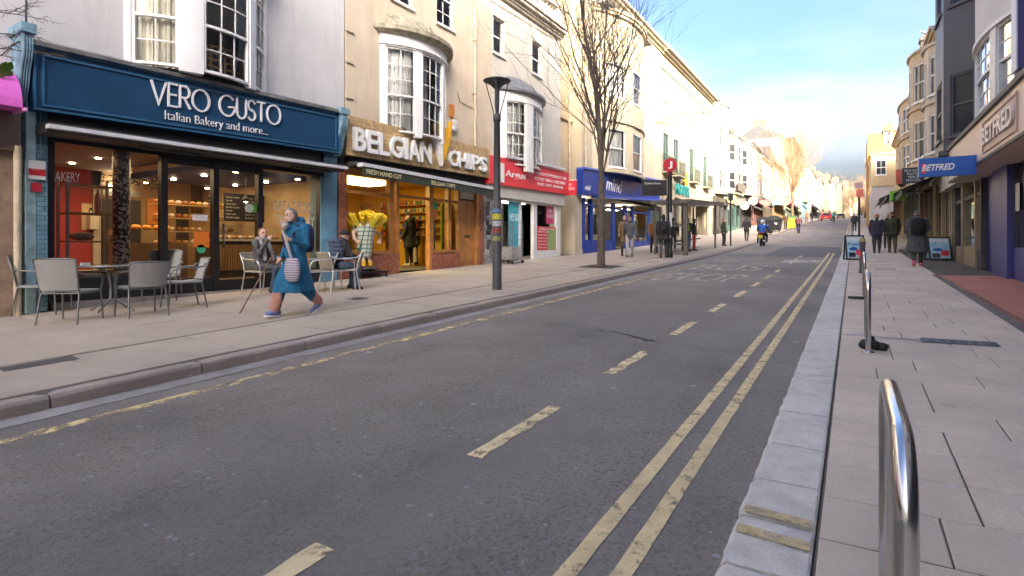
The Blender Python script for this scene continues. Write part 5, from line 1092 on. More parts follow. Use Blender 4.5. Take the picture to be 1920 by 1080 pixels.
for i in range(n):
    a = y0+.5+(y1-y0-1)*i/n; q = MB(); q.quad(P0(a, g+.4, -1.18), P0(a+1.9, g+.4, -1.18), P0(a+1.9, g+2.6, -1.18), P0(a, g+2.6, -1.18)); q.build('shop_pane', FARG, mo)
a = UV(1268, 362, .2); c = UV(1290, 340, .2); text_mesh('lettering', 'MOOTS', P0, a[0]-.2, c[0]+.3, a[1]-.05, a[1]+.72, .16, .24, M('teal_letter', (.03, .3, .28), .5), mo, .03)
u, v = UV(1286, 338, .2); b = MB(); b.prism(P0, [(u+(.42+.16*math.cos(7*k))*math.cos(k), v+.1+(.5+.16*math.cos(7*k))*math.sin(k)) for k in np.linspace(0, 6.2, 36)], .16, .22); b.build('emblem', M('emblem_yellow', (.7, .42, .02), .5), mo)
for k in (.3, .62, .8): chimney(mo, P0, y0+(y1-y0)*k, -2.5, T, M('orange_brick', (.45, .2, .06), .85, .2, 6), 1.6, .7, 1.3, 5)
# ---- far terraces, left hand
WW = mw('white', (.29, .265, .22)); OFF = mw('offwhite', (.26, .225, .165)); GRY = mw('palegrey', (.5, .48, .45)); TN = mw('tan', (.22, .17, .11))
terrace('terrace_house', 'white house with a rounded bay and black drainpipe next to the balcony building', -1, 52.5, 58.5, 12.7, WW, 'bow', 3, 2, (.05, .045, .04), None, ((.8, 2, YBRK, 1.6, 1., 1.9, 4),))
t, P, g, T = terrace('terrace_house', 'white house with canted bay and small iron balcony over a dark green shop', -1, 58.6, 66, 10.3, OFF, 'cant', 3, 2, (.04, .1, .08), None, ((.1, 2.5, YBRK, 1.4, .8, 1.4, 4),))
b = MB(); b.mbox(P, 60, 64.5, g+4.0, g+4.9, .95, 1.0); b.build('balcony_panel', M('balcony_dark', (.1, .09, .08), .6, .4, 8), t)
terrace('terrace_house', 'off white house with dark window bay and black projecting shop signs', -1, 66.1, 74, 10.2, WW, 'cant', 3, 2, (.03, .03, .03), (.05, .05, .06), ((.85, 2, mw('chim', (.6, .5, .35)), 1.8, .8, 1.8, 6),))
terrace('terrace_house', 'plain white gabled house with few small windows up the hill', -1, 74.1, 84, 10.5, WW, 'flat', 3, 2, (.16, .07, .06), (.2, .1, .09), ((.15, 3, YBRK, 2., .8, 1.4, 5),))
t, P, g, T = terrace('terrace_house', 'white house with pitched slate roof and tall yellow brick chimney', -1, 84.1, 96, 9.4, WW, 'flat', 4, 2, (.1, .08, .05), None, ((.25, 2.5, YBRK, 2.4, 1., 2.6, 3), (.75, 2.5, YBRK, 3.4, 1., 2.4, 6)))
b = MB(); b.prism(lambda u, v, w: (P(u, v, w)), [(84.1, T), (96, T), (90, T+2.2)], -6, .4); b.build('roof', SLATE, t)
terrace('terrace_house', 'tan brick house with yellow shop awning up the hill', -1, 96.1, 110, 9.6, TN, 'flat', 4, 2, (.25, .18, .08), (.3, .24, .12), ((.5, 3, YBRK, 4, 1., 2.6, 8),))
t, P, g, T = terrace('tall_block', 'tall white block with overhanging flat roof up the hill', -1, 110.1, 136, 14.5, WW, 'flat', 7, 3, (.12, .17, .12), (.3, .14, .14), ((.8, 3, TERRA, 1.4, .8, 1.2, 3),))
b = MB(); b.mbox(P, 110.5, 136.5, T+.0, T+.3, -5, 1.6); b.mbox(P, 114, 130, T+.3, T+2.6, -6, -1.5); b.build('roof', GRY, t)
terrace('terrace_house', 'pale house with a glazed front at the brow of the hill', -1, 136.1, 152, 11, OFF, 'bow', 3, 3, (.1, .2, .25), None, ((.4, 3, YBRK, 2, .8, 1.5, 4),))
terrace('terrace_house', 'narrow white house standing at the brow of the hill', -1, 152.1, 175, 12, WW, 'flat', 5, 3, (.12, .1, .1), (.3, .3, .32), ((.4, 3, TERRA, 2, .8, 1.5, 4),))
for i, (ya, yb, h_, m_, lab) in enumerate(((175.1, 190, 11, OFF, 'cream house just beyond the brow of the hill'), (190.1, 205, 12.5, TN, 'tan house past the cream one beyond the brow'), (205.1, 222, 12, WW, 'white gabled house further beyond the brow'), (222.1, 245, 13, TN, 'tan gabled house closing the view'), (245.1, 275, 14, OFF, 'tall cream gabled house closing the view'), (275.1, 320, 15, WW, 'furthest white gabled house closing the view'))):
    terrace('terrace_house', lab, -1, ya, yb, h_, m_, 'flat', 4, 3, (.2, .15, .12), None, ())
# tower block behind
tb = thing('tower_block', 'distant tan concrete tower block rising behind the chimneys', 'building', (-48, 130, 5)); d = ray(1396, 222); tt = 145; cx, cy = d.x*tt, d.y*tt; tz = CZ+d.z*tt
Pt = lambda u, v, w: (cx+w, cy+u, v); b = MB(); b.mbox(Pt, 0, 9, 0, tz, -8, 0); b.mbox(Pt, 2, 5, tz, tz+1.5, -5, -2); b.mbox(Pt, -.25, -.001, 0, tz, -5.5, 0); b.build('wall', M('tower_concrete', (.42, .33, .22), .85, .1, .4), tb)
for j in range(7):
    for i in range(2):
        q = MB(); q.mbox(Pt, -.05, -.001, tz-3-2.8*j, tz-1.6-2.8*j, -7.7+1.1*i, -6.8+1.1*i); q.build('window', FARG, tb)
    q = MB(); q.mbox(Pt, 4, 5, tz-3-2.8*j, tz-1.6-2.8*j, .001, .05); q.build('window', FARG, tb)
# ================================================================== RIGHT HAND SIDE
GW = mw('rightgrey', (.66, .645, .61)); Q0 = RF(XR)
t, P, g, T = terrace('rendered_house', 'tall rendered house behind the cycle stands, next to the betting shop', 1, -32, 5.9, 18.5, GRY, 'flat', 11, 4, (.1, .1, .14))
bet = thing('betting_shop_building', 'pale grey building with bow window over beige betting shop fascia and purple front', 'building', (XR, 14, road_z(14)+.2)); y0, y1 = 6, 19.3; g = road_z(14)+.2; T = 16.5
b = MB(); uc, hw = 15.9, 2.7; bz0, bz1 = 4.4, 5.95
wall_open(b, Q0, y0, y1, 3.2, T, [(uc-hw+.1, uc+hw-.1, bz0, bz1+.05)]+[(u, u+1, 5, 6.6) for u in (7.5, 11)]+[(u, u+1, 9, 10.6) for u in (7.5, 11)]); shell(b, Q0, y0, y1, -.5, T, 9)
PB = bow(Q0, uc, hw, .62); b.mbox(PB, -1, 1, bz1, T-4, -.2, 0, 0, 24); b.mbox(PB, -1, 1, 4.1, bz0, -.2, .0, 0, 24); b.mbox(Q0, y0, y1, T-.4, T, 0, .4); b.build('wall', GW, bet)
window.us = PB.us; b = MB()
for a, c in ((-1, -.88), (-.4, -.3), (.28, .42), (.9, 1)): b.mbox(PB, a, c, bz0, bz1, -.15, .01, 0, 4)
b.mbox(PB, -1, 1, bz1-.06, bz1+.03, -.05, .05, 0, 24); b.build('bay_frame', WHT, bet)
window(bet, PB, -.88, -.4, bz0, bz1-.06, 2, (2, 2), -.05, 6, curtain=(NETC, 0, 1), sill=False); window(bet, PB, -.3, .28, bz0, bz1-.06, 3, (2, 2), -.05, 8, sill=False); window(bet, PB, .42, .9, bz0, bz1-.06, 2, (2, 2), -.05, 6, curtain=(CUR, 0, 1), sill=False); window.us = 1.
for u in (7.5, 11): window(bet, Q0, u, u+1, 5, 6.6)
for u in (7.5, 11): window(bet, Q0, u, u+1, 9, 10.6)
b = MB(); b.mbox(Q0, y0+.1, y1-.1, 4.3, T-.5, -2.5, -2.4); b.build('upper_room', ROOMD, bet)
BEI = M('beige_fascia', (.68, .55, .45), .5, .06, 1, streak=.1); DKB = M('dark_lead', (.06, .055, .05), .6, .3, 3, streak=.3)
fw = .65; fz0, fz1 = 3.22, 4.12; fe = 20.1
b = MB(); b.mbox(Q0, y0, fe, fz0, fz1, fw-.05, fw); b.mbox(Q0, y0, fe, fz0, fz1, .0, .05); b.mbox(Q0, fe-.05, fe, fz0+.001, fz1, .051, fw-.051); b.mbox(Q0, y0, fe, fz0-.03, fz0-.001, -.2, fw-.02); b.build('fascia_board', BEI, bet)
b = MB(); b.add([Q0(y0, fz1, fw+.06), Q0(fe+.1, fz1, fw+.06), Q0(fe+.1, fz1+.1, fw+.06), Q0(y0, fz1+.1, fw+.06), Q0(fe+.1, fz1+.35, .0), Q0(y0, fz1+.35, .0), Q0(y0, fz1, 0), Q0(fe+.1, fz1, 0)], [(0, 1, 2, 3), (3, 2, 4, 5), (0, 1, 7, 6), (1, 2, 4, 7)]); b.build('lead_flashing', DKB, bet)
b = MB(); b.mbox(Q0, y0, fe, fz0-.031, fz0+.03, fw+.001, fw+.02); b.build('fascia_edge', DKB, bet)
a = onX(1849, 290, XR-fw); c = onX(1902, 205, XR-fw); um0, um1 = a[0], c[0]
b = MB(); frame_strip(b, Q0, um1-.25, um0+.25, fz0+.12, fz1-.12, .04, fw+.001, fw+.03); b.mbox(Q0, um1-.2, um0+.2, fz0+.17, fz1-.17, fw+.001, fw+.01); sb = b.build('sign_panel', M('beige_dark', (.5, .36, .29), .5, .05), bet)
text_mesh('lettering', 'BETFRED', Q0, um0+.1, um1-.1, fz0+.27, fz1-.27, fw+.012, fw+.06, M('pale_letter', (.62, .55, .5), .4), sb, .02)
# projecting blue sign
t = thing('projecting_sign', 'blue illuminated betting shop sign with white lettering projecting over the pavement', 'sign', (1.9, 16, 3.2)); BB = M('betting_blue', (.005, .1, .42), .35, .05)
b = MB(); b.box(1.3, XR-fw-.002, 15.95, 16.12, 3.0, 3.43); b.build('panel', BB, t); SP = lambda u, v, w: (1.3+u, 15.95-w, 3+v); text_mesh('lettering', 'BETFRED', SP, .06, .66, .13, .28, .001, .01, LW, t, .03, .25)
b = MB(); b.mbox(SP, .05, .14, .08, .3, .0005, .0009); b.build('red_flash', RED, t)
# purple shopfront
PUR = M('purple_paint', (.06, .06, .21), .45, .12, 2, .06, 40); PUD = M('deep_blue_paint', (.015, .02, .16), .4, .15, 2); gl = road_z(10)-.3
b = MB(); cA, cB = onX(1846, 500, XR)[0], onX(1872, 500, XR)[0]; b.mbox(Q0, cB, cA, gl, fz0, -.25, .02); b.build('door_pier', PUD, bet)
b = MB(); cC = onX(1888, 500, XR-.12)[0]; b.mbox(Q0, cC, cB-.005, gl, fz0, -.2, .12); b.build('column', PUR, bet)
rt = onX(1890, 464, XR)[1]; v = gl; i = 0
bh = .21; v = rt
while v > gl:
    b = MB(); b.mbox(Q0, y0, cC-.003, v-bh+.008, v, -.1, .02); b.build('riser_board', PUR, bet); v -= bh
b = MB(); b.mbox(Q0, y0, cC-.003, gl, rt-.01, -.12, .005)
for u in (cC-.12, cC-1.7, cC-3.4): b.mbox(Q0, u, u+.1, rt, fz0, -.08, .02)
b.build('shop_frame', M('frame_grey', (.05, .05, .07), .4), bet)
for a, c in ((cC-1.6, cC-.12), (cC-3.3, cC-1.7), (y0, cC-3.4)):
    q = MB(); q.quad(Q0(a, rt, -.03), Q0(c, rt, -.03), Q0(c, fz0, -.03), Q0(a, fz0, -.03)); q.build('shop_pane', FARG, bet)
poster(1896, 478-130, 1912, 395, .0, (.5, .5, .47), 'pale notice in the betting shop window', None, P=Q0, X=XR, sg=-1)
# next shop along with glazed brick risers
sA, sB = onX(1842, 500, XR-.1)[0], onX(1778, 480, XR-.1)[0]
fh0 = 3.3; PURB = M('glazed_brick', (.05, .025, .13), .2, .25, 9, .1, 30)
b = MB()
for px in (1842, 1805, 1793, 1779): u = onX(px, 450, XR-.1)[0]; b.mbox(Q0, u-.06, u+.06, gl, fh0, -.02, .14)
b.mbox(Q0, sA, sB, 2.75, 2.85, -.02, .12); b.build('shop_frame', DKB, bet)
for pa, pb_ in ((1842, 1805), (1805, 1793), (1793, 1779)):
    a, c = onX(pa, 450, XR-.1)[0]+.062, onX(pb_, 450, XR-.1)[0]-.062
    q = MB(); q.quad(Q0(a, 1.3, .05), Q0(c, 1.3, .05), Q0(c, fh0, .05), Q0(a, fh0, .05)); q.build('shop_pane', SHOPG, bet)
    if pa != 1805:
        q = MB(); q.mbox(Q0, a, c, gl, 1.3, -.02, .1); o = q.build('brick_riser', M('purple_mortar', (.1, .09, .14), .8), bet); brick_run(o, Q0, a, c, road_z(20)+.13, 1.3, .112, PURB, L_=.25, H_=.1)
b = MB(); b.mbox(Q0, sA-.1, sB+.1, gl, fh0+.9, -.9, -.85); b.mbox(Q0, sA, sB, fh0, fh0+.85, .0, .35); b.build('window_back', M('pale_blind', (.45, .43, .36), .8, .15, 2), bet)
poster(1808, 345, 1818, 460, -.2, (.55, .5, .3), 'yellow paper taped inside the glazed brick shop window', None, P=Q0, X=XR, sg=-1)
poster(1796, 400, 1803, 430, -.1, (.6, .08, .06), 'red poster taped inside the narrow shop window', None, P=Q0, X=XR, sg=-1)
# row beyond
DK = M('slate_blue_paint', (.07, .075, .095), .5, .1, 2)
t, P, g, T = terrace('terrace_house', 'grey house with dark slate blue canted bay beyond the betting shop', 1, 19.35, 24, 15.2, GW, 'cant', 3, 3, (.3, .24, .14), None, (), joinery=DK, nose=.75, bay=(21.35, 1.75), ps=2.9)
terrace('terrace_house', 'cream house with rounded bay and overhanging cap beyond the dark bay', 1, 24.1, 28.5, 8.3, mw('cream3', (.6, .53, .42)), 'bow', 3, 2, (.4, .3, .16), (.05, .045, .04), (), nose=.7, ps=3.0, shade_roof=3.6)
t, P, g, T = terrace('terrace_house', 'tan house with curved bay and parapet chimney where a gull perches', 1, 28.6, 34.5, 9.3, mw('tan3', (.55, .43, .29)), 'bow', 3, 2, (.3, .22, .12), (.04, .04, .04), ((.93, .1, STONE, .6, .5, 1.2, 0),), nose=.8, ps=3.2, shade_roof=3.2)
gl_ = thing('gull', 'grey and white gull perched on the parapet chimney', 'bird', P(34.1, T+1.2, -.1)); q = MB(); c = Vector(P(34.1, T+1.36, -.1)); q.loft([[(c.x+x+.0, c.y+r*math.cos(k), c.z+h_+r*.9*math.sin(k)) for k in np.linspace(0, 6.28, 9)[:-1]] for x, r, h_ in ((-.34, .01, .0), (-.3, .03, .06), (-.24, .055, .13), (-.18, .06, .12), (-.08, .1, .03), (.06, .11, 0), (.2, .06, .02), (.36, .015, .04))]); q.tube([c+Vector((0, .03, -.09)), c+Vector((0, .03, -.16))], .01, 4); q.tube([c+Vector((0, -.03, -.09)), c+Vector((0, -.03, -.16))], .01, 4); q.build('body', M('gull_grey', (.4, .41, .43), .8), gl_)
terrace('terrace_house', 'tan house with two shallow bows beyond the gull', 1, 34.6, 45, 8.4, mw('tan4', (.52, .4, .27)), 'bow', 3, 2, (.25, .25, .2), (.03, .03, .03), (), nose=.7, ps=3.2, shade_roof=3)
terrace('terrace_house', 'low tan house before the clock building', 1, 45.1, 56, 7.6, mw('tan5', (.55, .42, .26)), 'flat', 3, 2, (.3, .2, .1), (.25, .24, .22), ())
# clock building: gable end faces down the street
ck = thing('clock_building', 'tan building with slate mansard roof and clock turret facing down the street', 'building', (4, 60, road_z(60)))
cy = 58.; x0, x1 = ray(1633, 400).x/ray(1633, 400).y*cy, ray(1712, 400).x/ray(1712, 400).y*cy; PC = lambda u, v, w: (u, cy-w, v); zat = lambda py: CZ+ray(1650, py).z/ray(1650, py).y*cy
ez, mz_, gz_ = zat(287), zat(347), road_z(cy)
wx = [ray(px, 300).x/ray(px, 300).y*cy for px in (1642, 1662)]; wv = (zat(328), zat(300))
b = MB(); wall_open(b, PC, x0, x1, mz_, ez, [(wx[0], wx[1], *wv)], .15); b.quad((x0, cy, mz_), (x0, cy+9, mz_), (x0, cy+9, ez), (x0, cy, ez)); b.mbox(PC, x0-.1, x1, ez-.15, ez, -.1, .15); b.mbox(PC, x0-.05, x1, mz_-.1, mz_+.05, -.1, .08); b.build('wall', mw('tan6', (.55, .42, .25)), ck)
b = MB(); b.mbox(PC, x0, x1, gz_-1, mz_-.101, -9, .0); b.mbox(PC, x0+1.2, x1, zat(375), zat(373), 0, .05); b.build('lower_wall', mw('grey6', (.5, .47, .46)), ck)
a0_, a1_ = [ray(px, 300).x/ray(px, 300).y*cy for px in (1639, 1664)]; am = (a0_+a1_)/2; ar = (a1_-a0_)/2
b = MB(); b.prism(PC, [(a0_, zat(430)), (a1_, zat(430))]+[(am+ar*math.cos(k), zat(390)+ar*.5*math.sin(k)) for k in np.linspace(0, math.pi, 12)], .002, .06); b.build('blind_arch', mw('grey7', (.56, .53, .53)), ck)
far_window(ck, PC, wx[0], wx[1], wv[0], wv[1]); rz1 = zat(252); q = MB(); q.add([(x0-.15, cy-.15, ez), (x1, cy-.15, ez), (x1, cy+9, ez), (x0-.15, cy+9, ez), (x0+2.0, cy+2.2, rz1), (x1, cy+2.2, rz1), (x1, cy+9, rz1), (x0+2., cy+9, rz1)], [(0, 1, 5, 4), (3, 0, 4, 7), (4, 5, 6, 7)]); q.build('roof', M('mossy_slate', (.2, .17, .07), .8, .4, 3), ck)
tx0, tx1 = [ray(px, 300).x/ray(px, 300).y*(cy+1.2) for px in (1656, 1676)]; PT = lambda u, v, w: (u, cy+1.2-w, v); z0_, z1_ = zat(278), zat(243)
b = MB(); b.mbox(PT, tx0, tx1, z0_-.4, z1_, -1.4, 0); tr = b.build('clock_turret', M('turret_lead', (.2, .2, .19), .7, .2, 3), ck)
b = MB(); cm_, rr = (tx0+tx1)/2, (tx1-tx0)/2*.66; cv = (z0_+z1_)/2+.15; b.prism(PT, [(cm_+rr*math.cos(k), cv+rr*math.sin(k)) for k in np.linspace(0, 6.2, 22)], .002, .05); b.build('clock_face', M('clock_white', (.55, .56, .52), .6), tr)
b = MB(); b.prism(PT, [(cm_-.04, cv-.45), (cm_+.04, cv-.45), (cm_+.04, cv), (cm_-.04, cv)], .052, .07); b.prism(PT, [(cm_-.03, cv), (cm_+.03, cv), (cm_+.12, cv+.6), (cm_+.06, cv+.6)], .052, .075); b.build('clock_hands', BLK, tr)
b = MB(); b.prism(PT, [(tx0-.1, z1_), (tx1+.1, z1_)]+[(cm_+(rr*1.65)*math.cos(k), z1_+.75*math.sin(k)) for k in np.linspace(.0, math.pi, 12)], -1.5, .1); b.build('turret_roof', M('mossy_slate'), tr)
oc = thing('yellow_gable_house', 'low house with sunlit yellow brick gable behind the clock turret', 'building', (2, 66, road_z(66))); cy2 = 66.; ox0, ox1 = [ray(px, 300).x/ray(px, 300).y*cy2 for px in (1627, 1652)]; PO = lambda u, v, w: (u, cy2-w, v); zz = lambda py: CZ+ray(1640, py).z/ray(1640, py).y*cy2
b = MB(); b.mbox(PO, ox0, ox1+2, road_z(cy2)-1, zz(250), -8, 0); b.build('wall', M('sunny_brick', (.5, .27, .06), .85, .2, 3), oc)
terrace('terrace_house', 'pale house with shop blinds on the uphill side of the clock building', 1, 74.2, 95, 8.5, OFF, 'flat', 5, 2, (.4, .1, .05), None, (), dx=1.2)
terrace('terrace_house', 'pale rendered house lining the far right of the climbing street', 1, 95.2, 130, 9, OFF, 'flat', 7, 2, (.2, .2, .22), None, ((.3, 2, YBRK, 2, .8, 1.5, 4),), dx=.8)
terrace('terrace_house', 'cream terrace at the far brow on the clock side', 1, 130.2, 200, 10, OFF, 'flat', 9, 2, (.2, .2, .22), None, ((.3, 2, YBRK, 2, .8, 1.5, 4),), dx=.8)
terrace('terrace_house', 'white terrace beyond the brow on the clock side', 1, 200.2, 330, 12, WW, 'flat', 12, 3, (.2, .2, .22), None, (), dx=.8)
# shop signs on the clock side
for i, (px, py, w_, h_, c, lab, Y) in enumerate(((1712, 329, .72, .62, (.03, .03, .035), 'black hanging sign listing film and photo services', 27), (1692, 331, .45, .6, (.6, .12, .06), 'orange red hanging sign beside the black service sign', 28.5), (1683, 367, .6, .42, (.2, .5, .03), 'lime green hanging shop sign', 30), (1612, 362, .5, .6, (.65, .16, .1), 'red road sign plate on the far kerb post', 50), (1610, 348, .55, .45, (.35, .25, .28), 'purple grey sign plate above the red one', 50.2))):
    d = ray(px, py); t_ = Y/d.y; c0 = Vector((d.x*t_, Y, CZ+d.z*t_)); t = thing('hanging_sign', lab, 'sign', c0); b = MB(); b.box(c0.x-w_/2, c0.x+w_/2, Y-.05, Y+.05, c0.z-h_/2, c0.z+h_/2); b.build('panel', M('hs%d' % i, c, .5, .1), t)
    SP = lambda u, v, w: (c0.x+u, Y-.05-w, c0.z+v)
    if i == 0: text_mesh('lettering', 'FILM FOTO\nPHOTO\nPRINT\nPROCESS', SP, -.28, .28, -.24, .24, .001, .006, LW, t)
    b = MB()
    if i < 3: b.tube([(c0.x+w_/2, Y, c0.z+h_/2-.05), (XR, Y, c0.z+h_/2-.05)], .025, 5)
    else: b.tube([(c0.x, Y+.06, road_z(Y)), (c0.x, Y+.06, c0.z+h_/2)], .04, 6)
    b.build('bracket', BLK, t)
# purple box sign high over the near pavement
t = thing('hanging_sign', 'tall deep purple box sign with yellow mark over the betting shop', 'sign', (2.4, 12.6, 5)); d = ray(1905, 130); t_ = 12.6/d.y; sx, sz = d.x*t_, CZ+d.z*t_
b = MB(); b.box(sx, XR-.06, 12.5, 12.8, sz, sz+2.2); b.build('panel', M('deep_purple', (.035, .02, .14), .35), t); b = MB(); b.box(sx-.025, sx-.001, 12.49, 12.81, sz-.03, sz+2.23); b.build('edge_trim', ALU, t); b = MB(); b.box(sx+.2, sx+.5, 12.485, 12.499, sz+.25, sz+.5); b.build('yellow_mark', CY, t)

for i, (Y, z_, w_, h_, c, rnd, lab) in enumerate(((57, 3.3, .9, .9, (.5, .4, .06), 1, 'round yellow pub sign hanging over the far pavement'), (61, 3.0, 1.0, .7, (.04, .04, .04), 0, 'black square sign hanging outside the dark green shop'), (64.5, 2.6, .9, .9, (.7, .7, .66), 1, 'round white sign hanging past the dark green shop'), (70, 3.1, 1., 1., (.65, .6, .5), 1, 'round cream sign hanging by the black shop fascia'), (79, 2.9, 1.2, .8, (.5, .08, .06), 0, 'red rectangular sign hanging by the red awning'), (92, 3.2, 1.4, 1., (.03, .3, .32), 0, 'teal rectangular sign hanging further up the hill'), (103, 3.5, 1.6, 1.6, (.65, .1, .04), 1, 'round orange red sign hanging high up the hill'), (116, 3.2, 1.8, 1.2, (.65, .1, .18), 0, 'pink rectangular sign hanging outside the tall block'))):
    g = road_z(Y)+.24; X = XL+bend(Y)+.45+w_/2; t = thing('hanging_sign', lab, 'sign', (X, Y, g+z_), 0); SP = lambda u, v, w: (X+u, Y-w, g+z_+v); b = MB()
    if rnd: b.prism(SP, [(w_/2*math.cos(k), h_/2*math.sin(k)) for k in np.linspace(0, 6.1, 20)], -.05, .05)
    else: b.mbox(SP, -w_/2, w_/2, -h_/2, h_/2, -.05, .05)
    b.build('panel', M('hsl%d' % i, tuple(.5*x+.1 for x in c), .5, .1), t); b = MB(); b.mbox(SP, -w_/2-.45, w_/2, h_/2+.001, h_/2+.05, -.02, .02); b.build('bracket', BLK, t)
# ================================================================== STREET FURNITURE
STEEL = M('stainless', (.62, .6, .58), .16, .05, 3, metal=1); DGM = M('dark_grey_metal', (.075, .075, .08), .45, .15, 4, .05, 60)
def sock(p, f): return Vector((p.x, p.y, f(p.x, p.y)))
# cycle stands
def hoop(x, ya, yb, label, far):
    g = min(pav_r(x, ya), pav_r(x, yb)); t = thing('cycle_stand', label, 'cycle stand', (x, (ya+yb)/2, g), 0, 'cycle stands along the kerb'); r = .17; top = pav_r(x, ya)+.8
    pts = [(x, ya, pav_r(x, ya)-.02)]+[(x, ya, top-r-.3*k) for k in (1, .5, 0)]+[(x, ya+r-r*math.cos(k), top-r+r*math.sin(k)) for k in np.linspace(.2, math.pi/2, 7)]
    pts += [(x, yb-r+r*math.sin(k), top-r+r*math.cos(k)) for k in np.linspace(0, math.pi/2, 8)]+[(x, yb, top-r-.3), (x, yb, pav_r(x, yb)-.02)]
    b = MB(); b.tube(pts, .025, 16); b.build('hoop', STEEL, t); b = MB()
    for y in (ya, yb): b.lathe([(.055, 0), (.055, .004), (.026, .012)], (x, y, pav_r(x, y)+.001), 14)
    b.build('floor_collars', STEEL, t); return t
hoop(.1, 1.5, 2.32, 'polished steel cycle stand standing alone at the front of the row', 1)
p = gnd(1628, 660, pav_r); hoop(p.x, p.y, p.y+.8, 'steel cycle stand with black cover dumped at its foot', 2)
p2_ = gnd(1621, 561, pav_r); hoop(p2_.x, p2_.y, p2_.y+.8, 'steel cycle stand between the black bollard and the dumped cover', 3)
b = MB(); c = Vector((p.x-.0, p.y+.16, pav_r(p.x, p.y)))
for i in range(9):
    a = i*.7; b.ball((c.x-.03+.02*i, c.y+.03*math.sin(a*2), c.z+.045+.03*math.sin(a)*(i < 6)), (.06+.012*math.sin(a), .05, .045), 8)
b.ball((c.x+.02, c.y, c.z+.09), (.05, .06, .07), 8); simple('rubber_cover', 'crumpled black rubber cover lying at the foot of a cycle stand', 'cover', b, M('black_rubber', (.018, .016, .015), .6, .3, 20))
b = MB(); b.tube([(p2_.x-.12+.12*math.cos(k), p2_.y+.06*math.sin(k)-.03, pav_r(p2_.x, p2_.y)+.025) for k in np.linspace(0, 6.28, 16)], .02, 6); simple('bike_lock', 'black coiled lock lying by a cycle stand', 'lock', b, M('black_rubber'))
p = gnd(1617, 512, pav_r); t = thing('bollard', 'black cast bollard with pale band beside the sandwich board', 'bollard', p); b = MB(); b.lathe([(.085, 0), (.085, .08), (.07, .1), (.065, .78), (.075, .8), (.075, .84)], p, 14); b.build('post', DGM, t); b = MB(); b.lathe([(.07, .841), (.072, .9), (.06, .95), (.001, .96)], p, 14); b.build('cap', M('bollard_band', (.4, .34, .12), .5), t)
b = MB(); b.box(p.x-.08, p.x-.03, p.y-.1, p.y-.08, p.z+.42, p.z+.6); b.build('red_tag', RED, t)
# lamp post
p = gnd(932, 543, pav_l); t = thing('street_lamp', 'dark grey street lamp with dish shade on four struts outside the chip shop', 'street lamp', p); H = 4.55
b = MB(); b.lathe([(.1, -.02), (.1, 1.75), (.078, 1.82), (.066, H-.95), (.085, H-.94), (.085, H-.8), (.05, H-.78)], p, 20); b.build('post', DGM, t)
for k in range(4):
    a = k*math.pi/2+.5; b = MB(); b.tube([(p.x+.05*math.cos(a), p.y+.05*math.sin(a), p.z+H-.85), (p.x+.24*math.cos(a), p.y+.24*math.sin(a), p.z+H-.12)], .013, 6); b.build('strut', DGM, t)
b = MB(); b.lathe([(.001, -.12), (.07, -.12), (.17, -.02), (.19, .0), (.29, .03), (.3, .05), (.2, .085), (.001, .1)], (p.x, p.y, p.z+H-.12), 24); b.build('shade', DGM, t); b = MB(); b.lathe([(.03, 0), (.05, .2), (.05, .62)], (p.x, p.y, p.z+H-.8), 10); b.build('lamp_stem', DGM, t)
for i, (v, h_, c) in enumerate(((1.5, .12, (.55, .5, .05)), (1.36, .11, (.5, .5, .5)), (1.22, .1, (.3, .05, .04)), (1.65, .08, (.1, .2, .4)), (1.05, .09, (.3, .32, .1)))): b = MB(); b.lathe([(.1015, v), (.1015, v+h_)], p, 20, cap=False); b.build('sticker', M('lp%d' % i, c, .6, .4, 30), t)
# bus stop pole with flag board
p = gnd(1256, 483, pav_l); t = thing('bus_stop_pole', 'black bus stop pole with round red letter J and dark name board', 'bus stop', p); k = (ray(1256, 400).x/p.x); H = (483-322)/FPX*(p.x/ray(1256, 400).x)
b = MB(); b.lathe([(.12, 0), (.12, .3), (.1, .35), (.1, H)], p, 12); b.build('post', BLK, t); vd = Vector((-SA, CA, 0)); rt_ = Vector((CA, SA, 0))
PJ = lambda u, v, w: tuple(p+rt_*u-vd*w+Vector((0, 0, v)))
b = MB(); b.prism(PJ, [(.29*math.cos(k), H+.28+.29*math.sin(k)) for k in np.linspace(0, 6.1, 24)], -.05, .05); b.mbox(PJ, -.1, .1, H-.15, H+.05, -.06, .06); o = b.build('disc', M('bus_red', (.5, .02, .03), .4), t); text_mesh('lettering', 'J', PJ, -.09, .09, H+.12, H+.44, .051, .06, LW, o, .03)
b = MB(); sc_ = p.x/ray(1256, 400).x/FPX; b.mbox(PJ, -52*sc_, -6*sc_, (483-367)*sc_, (483-338)*sc_, -.06, .06); o = b.build('name_board', M('board_black', (.03, .027, .026), .4), t); text_mesh('lettering', 'St James Street', PJ, -48*sc_, -18*sc_, (483-347)*sc_, (483-342)*sc_, .061, .066, LW, o)
b = MB(); b.mbox(PJ, -.05, .05, 1.3, 1.9, .1, .13); b.build('timetable', ALU, t)
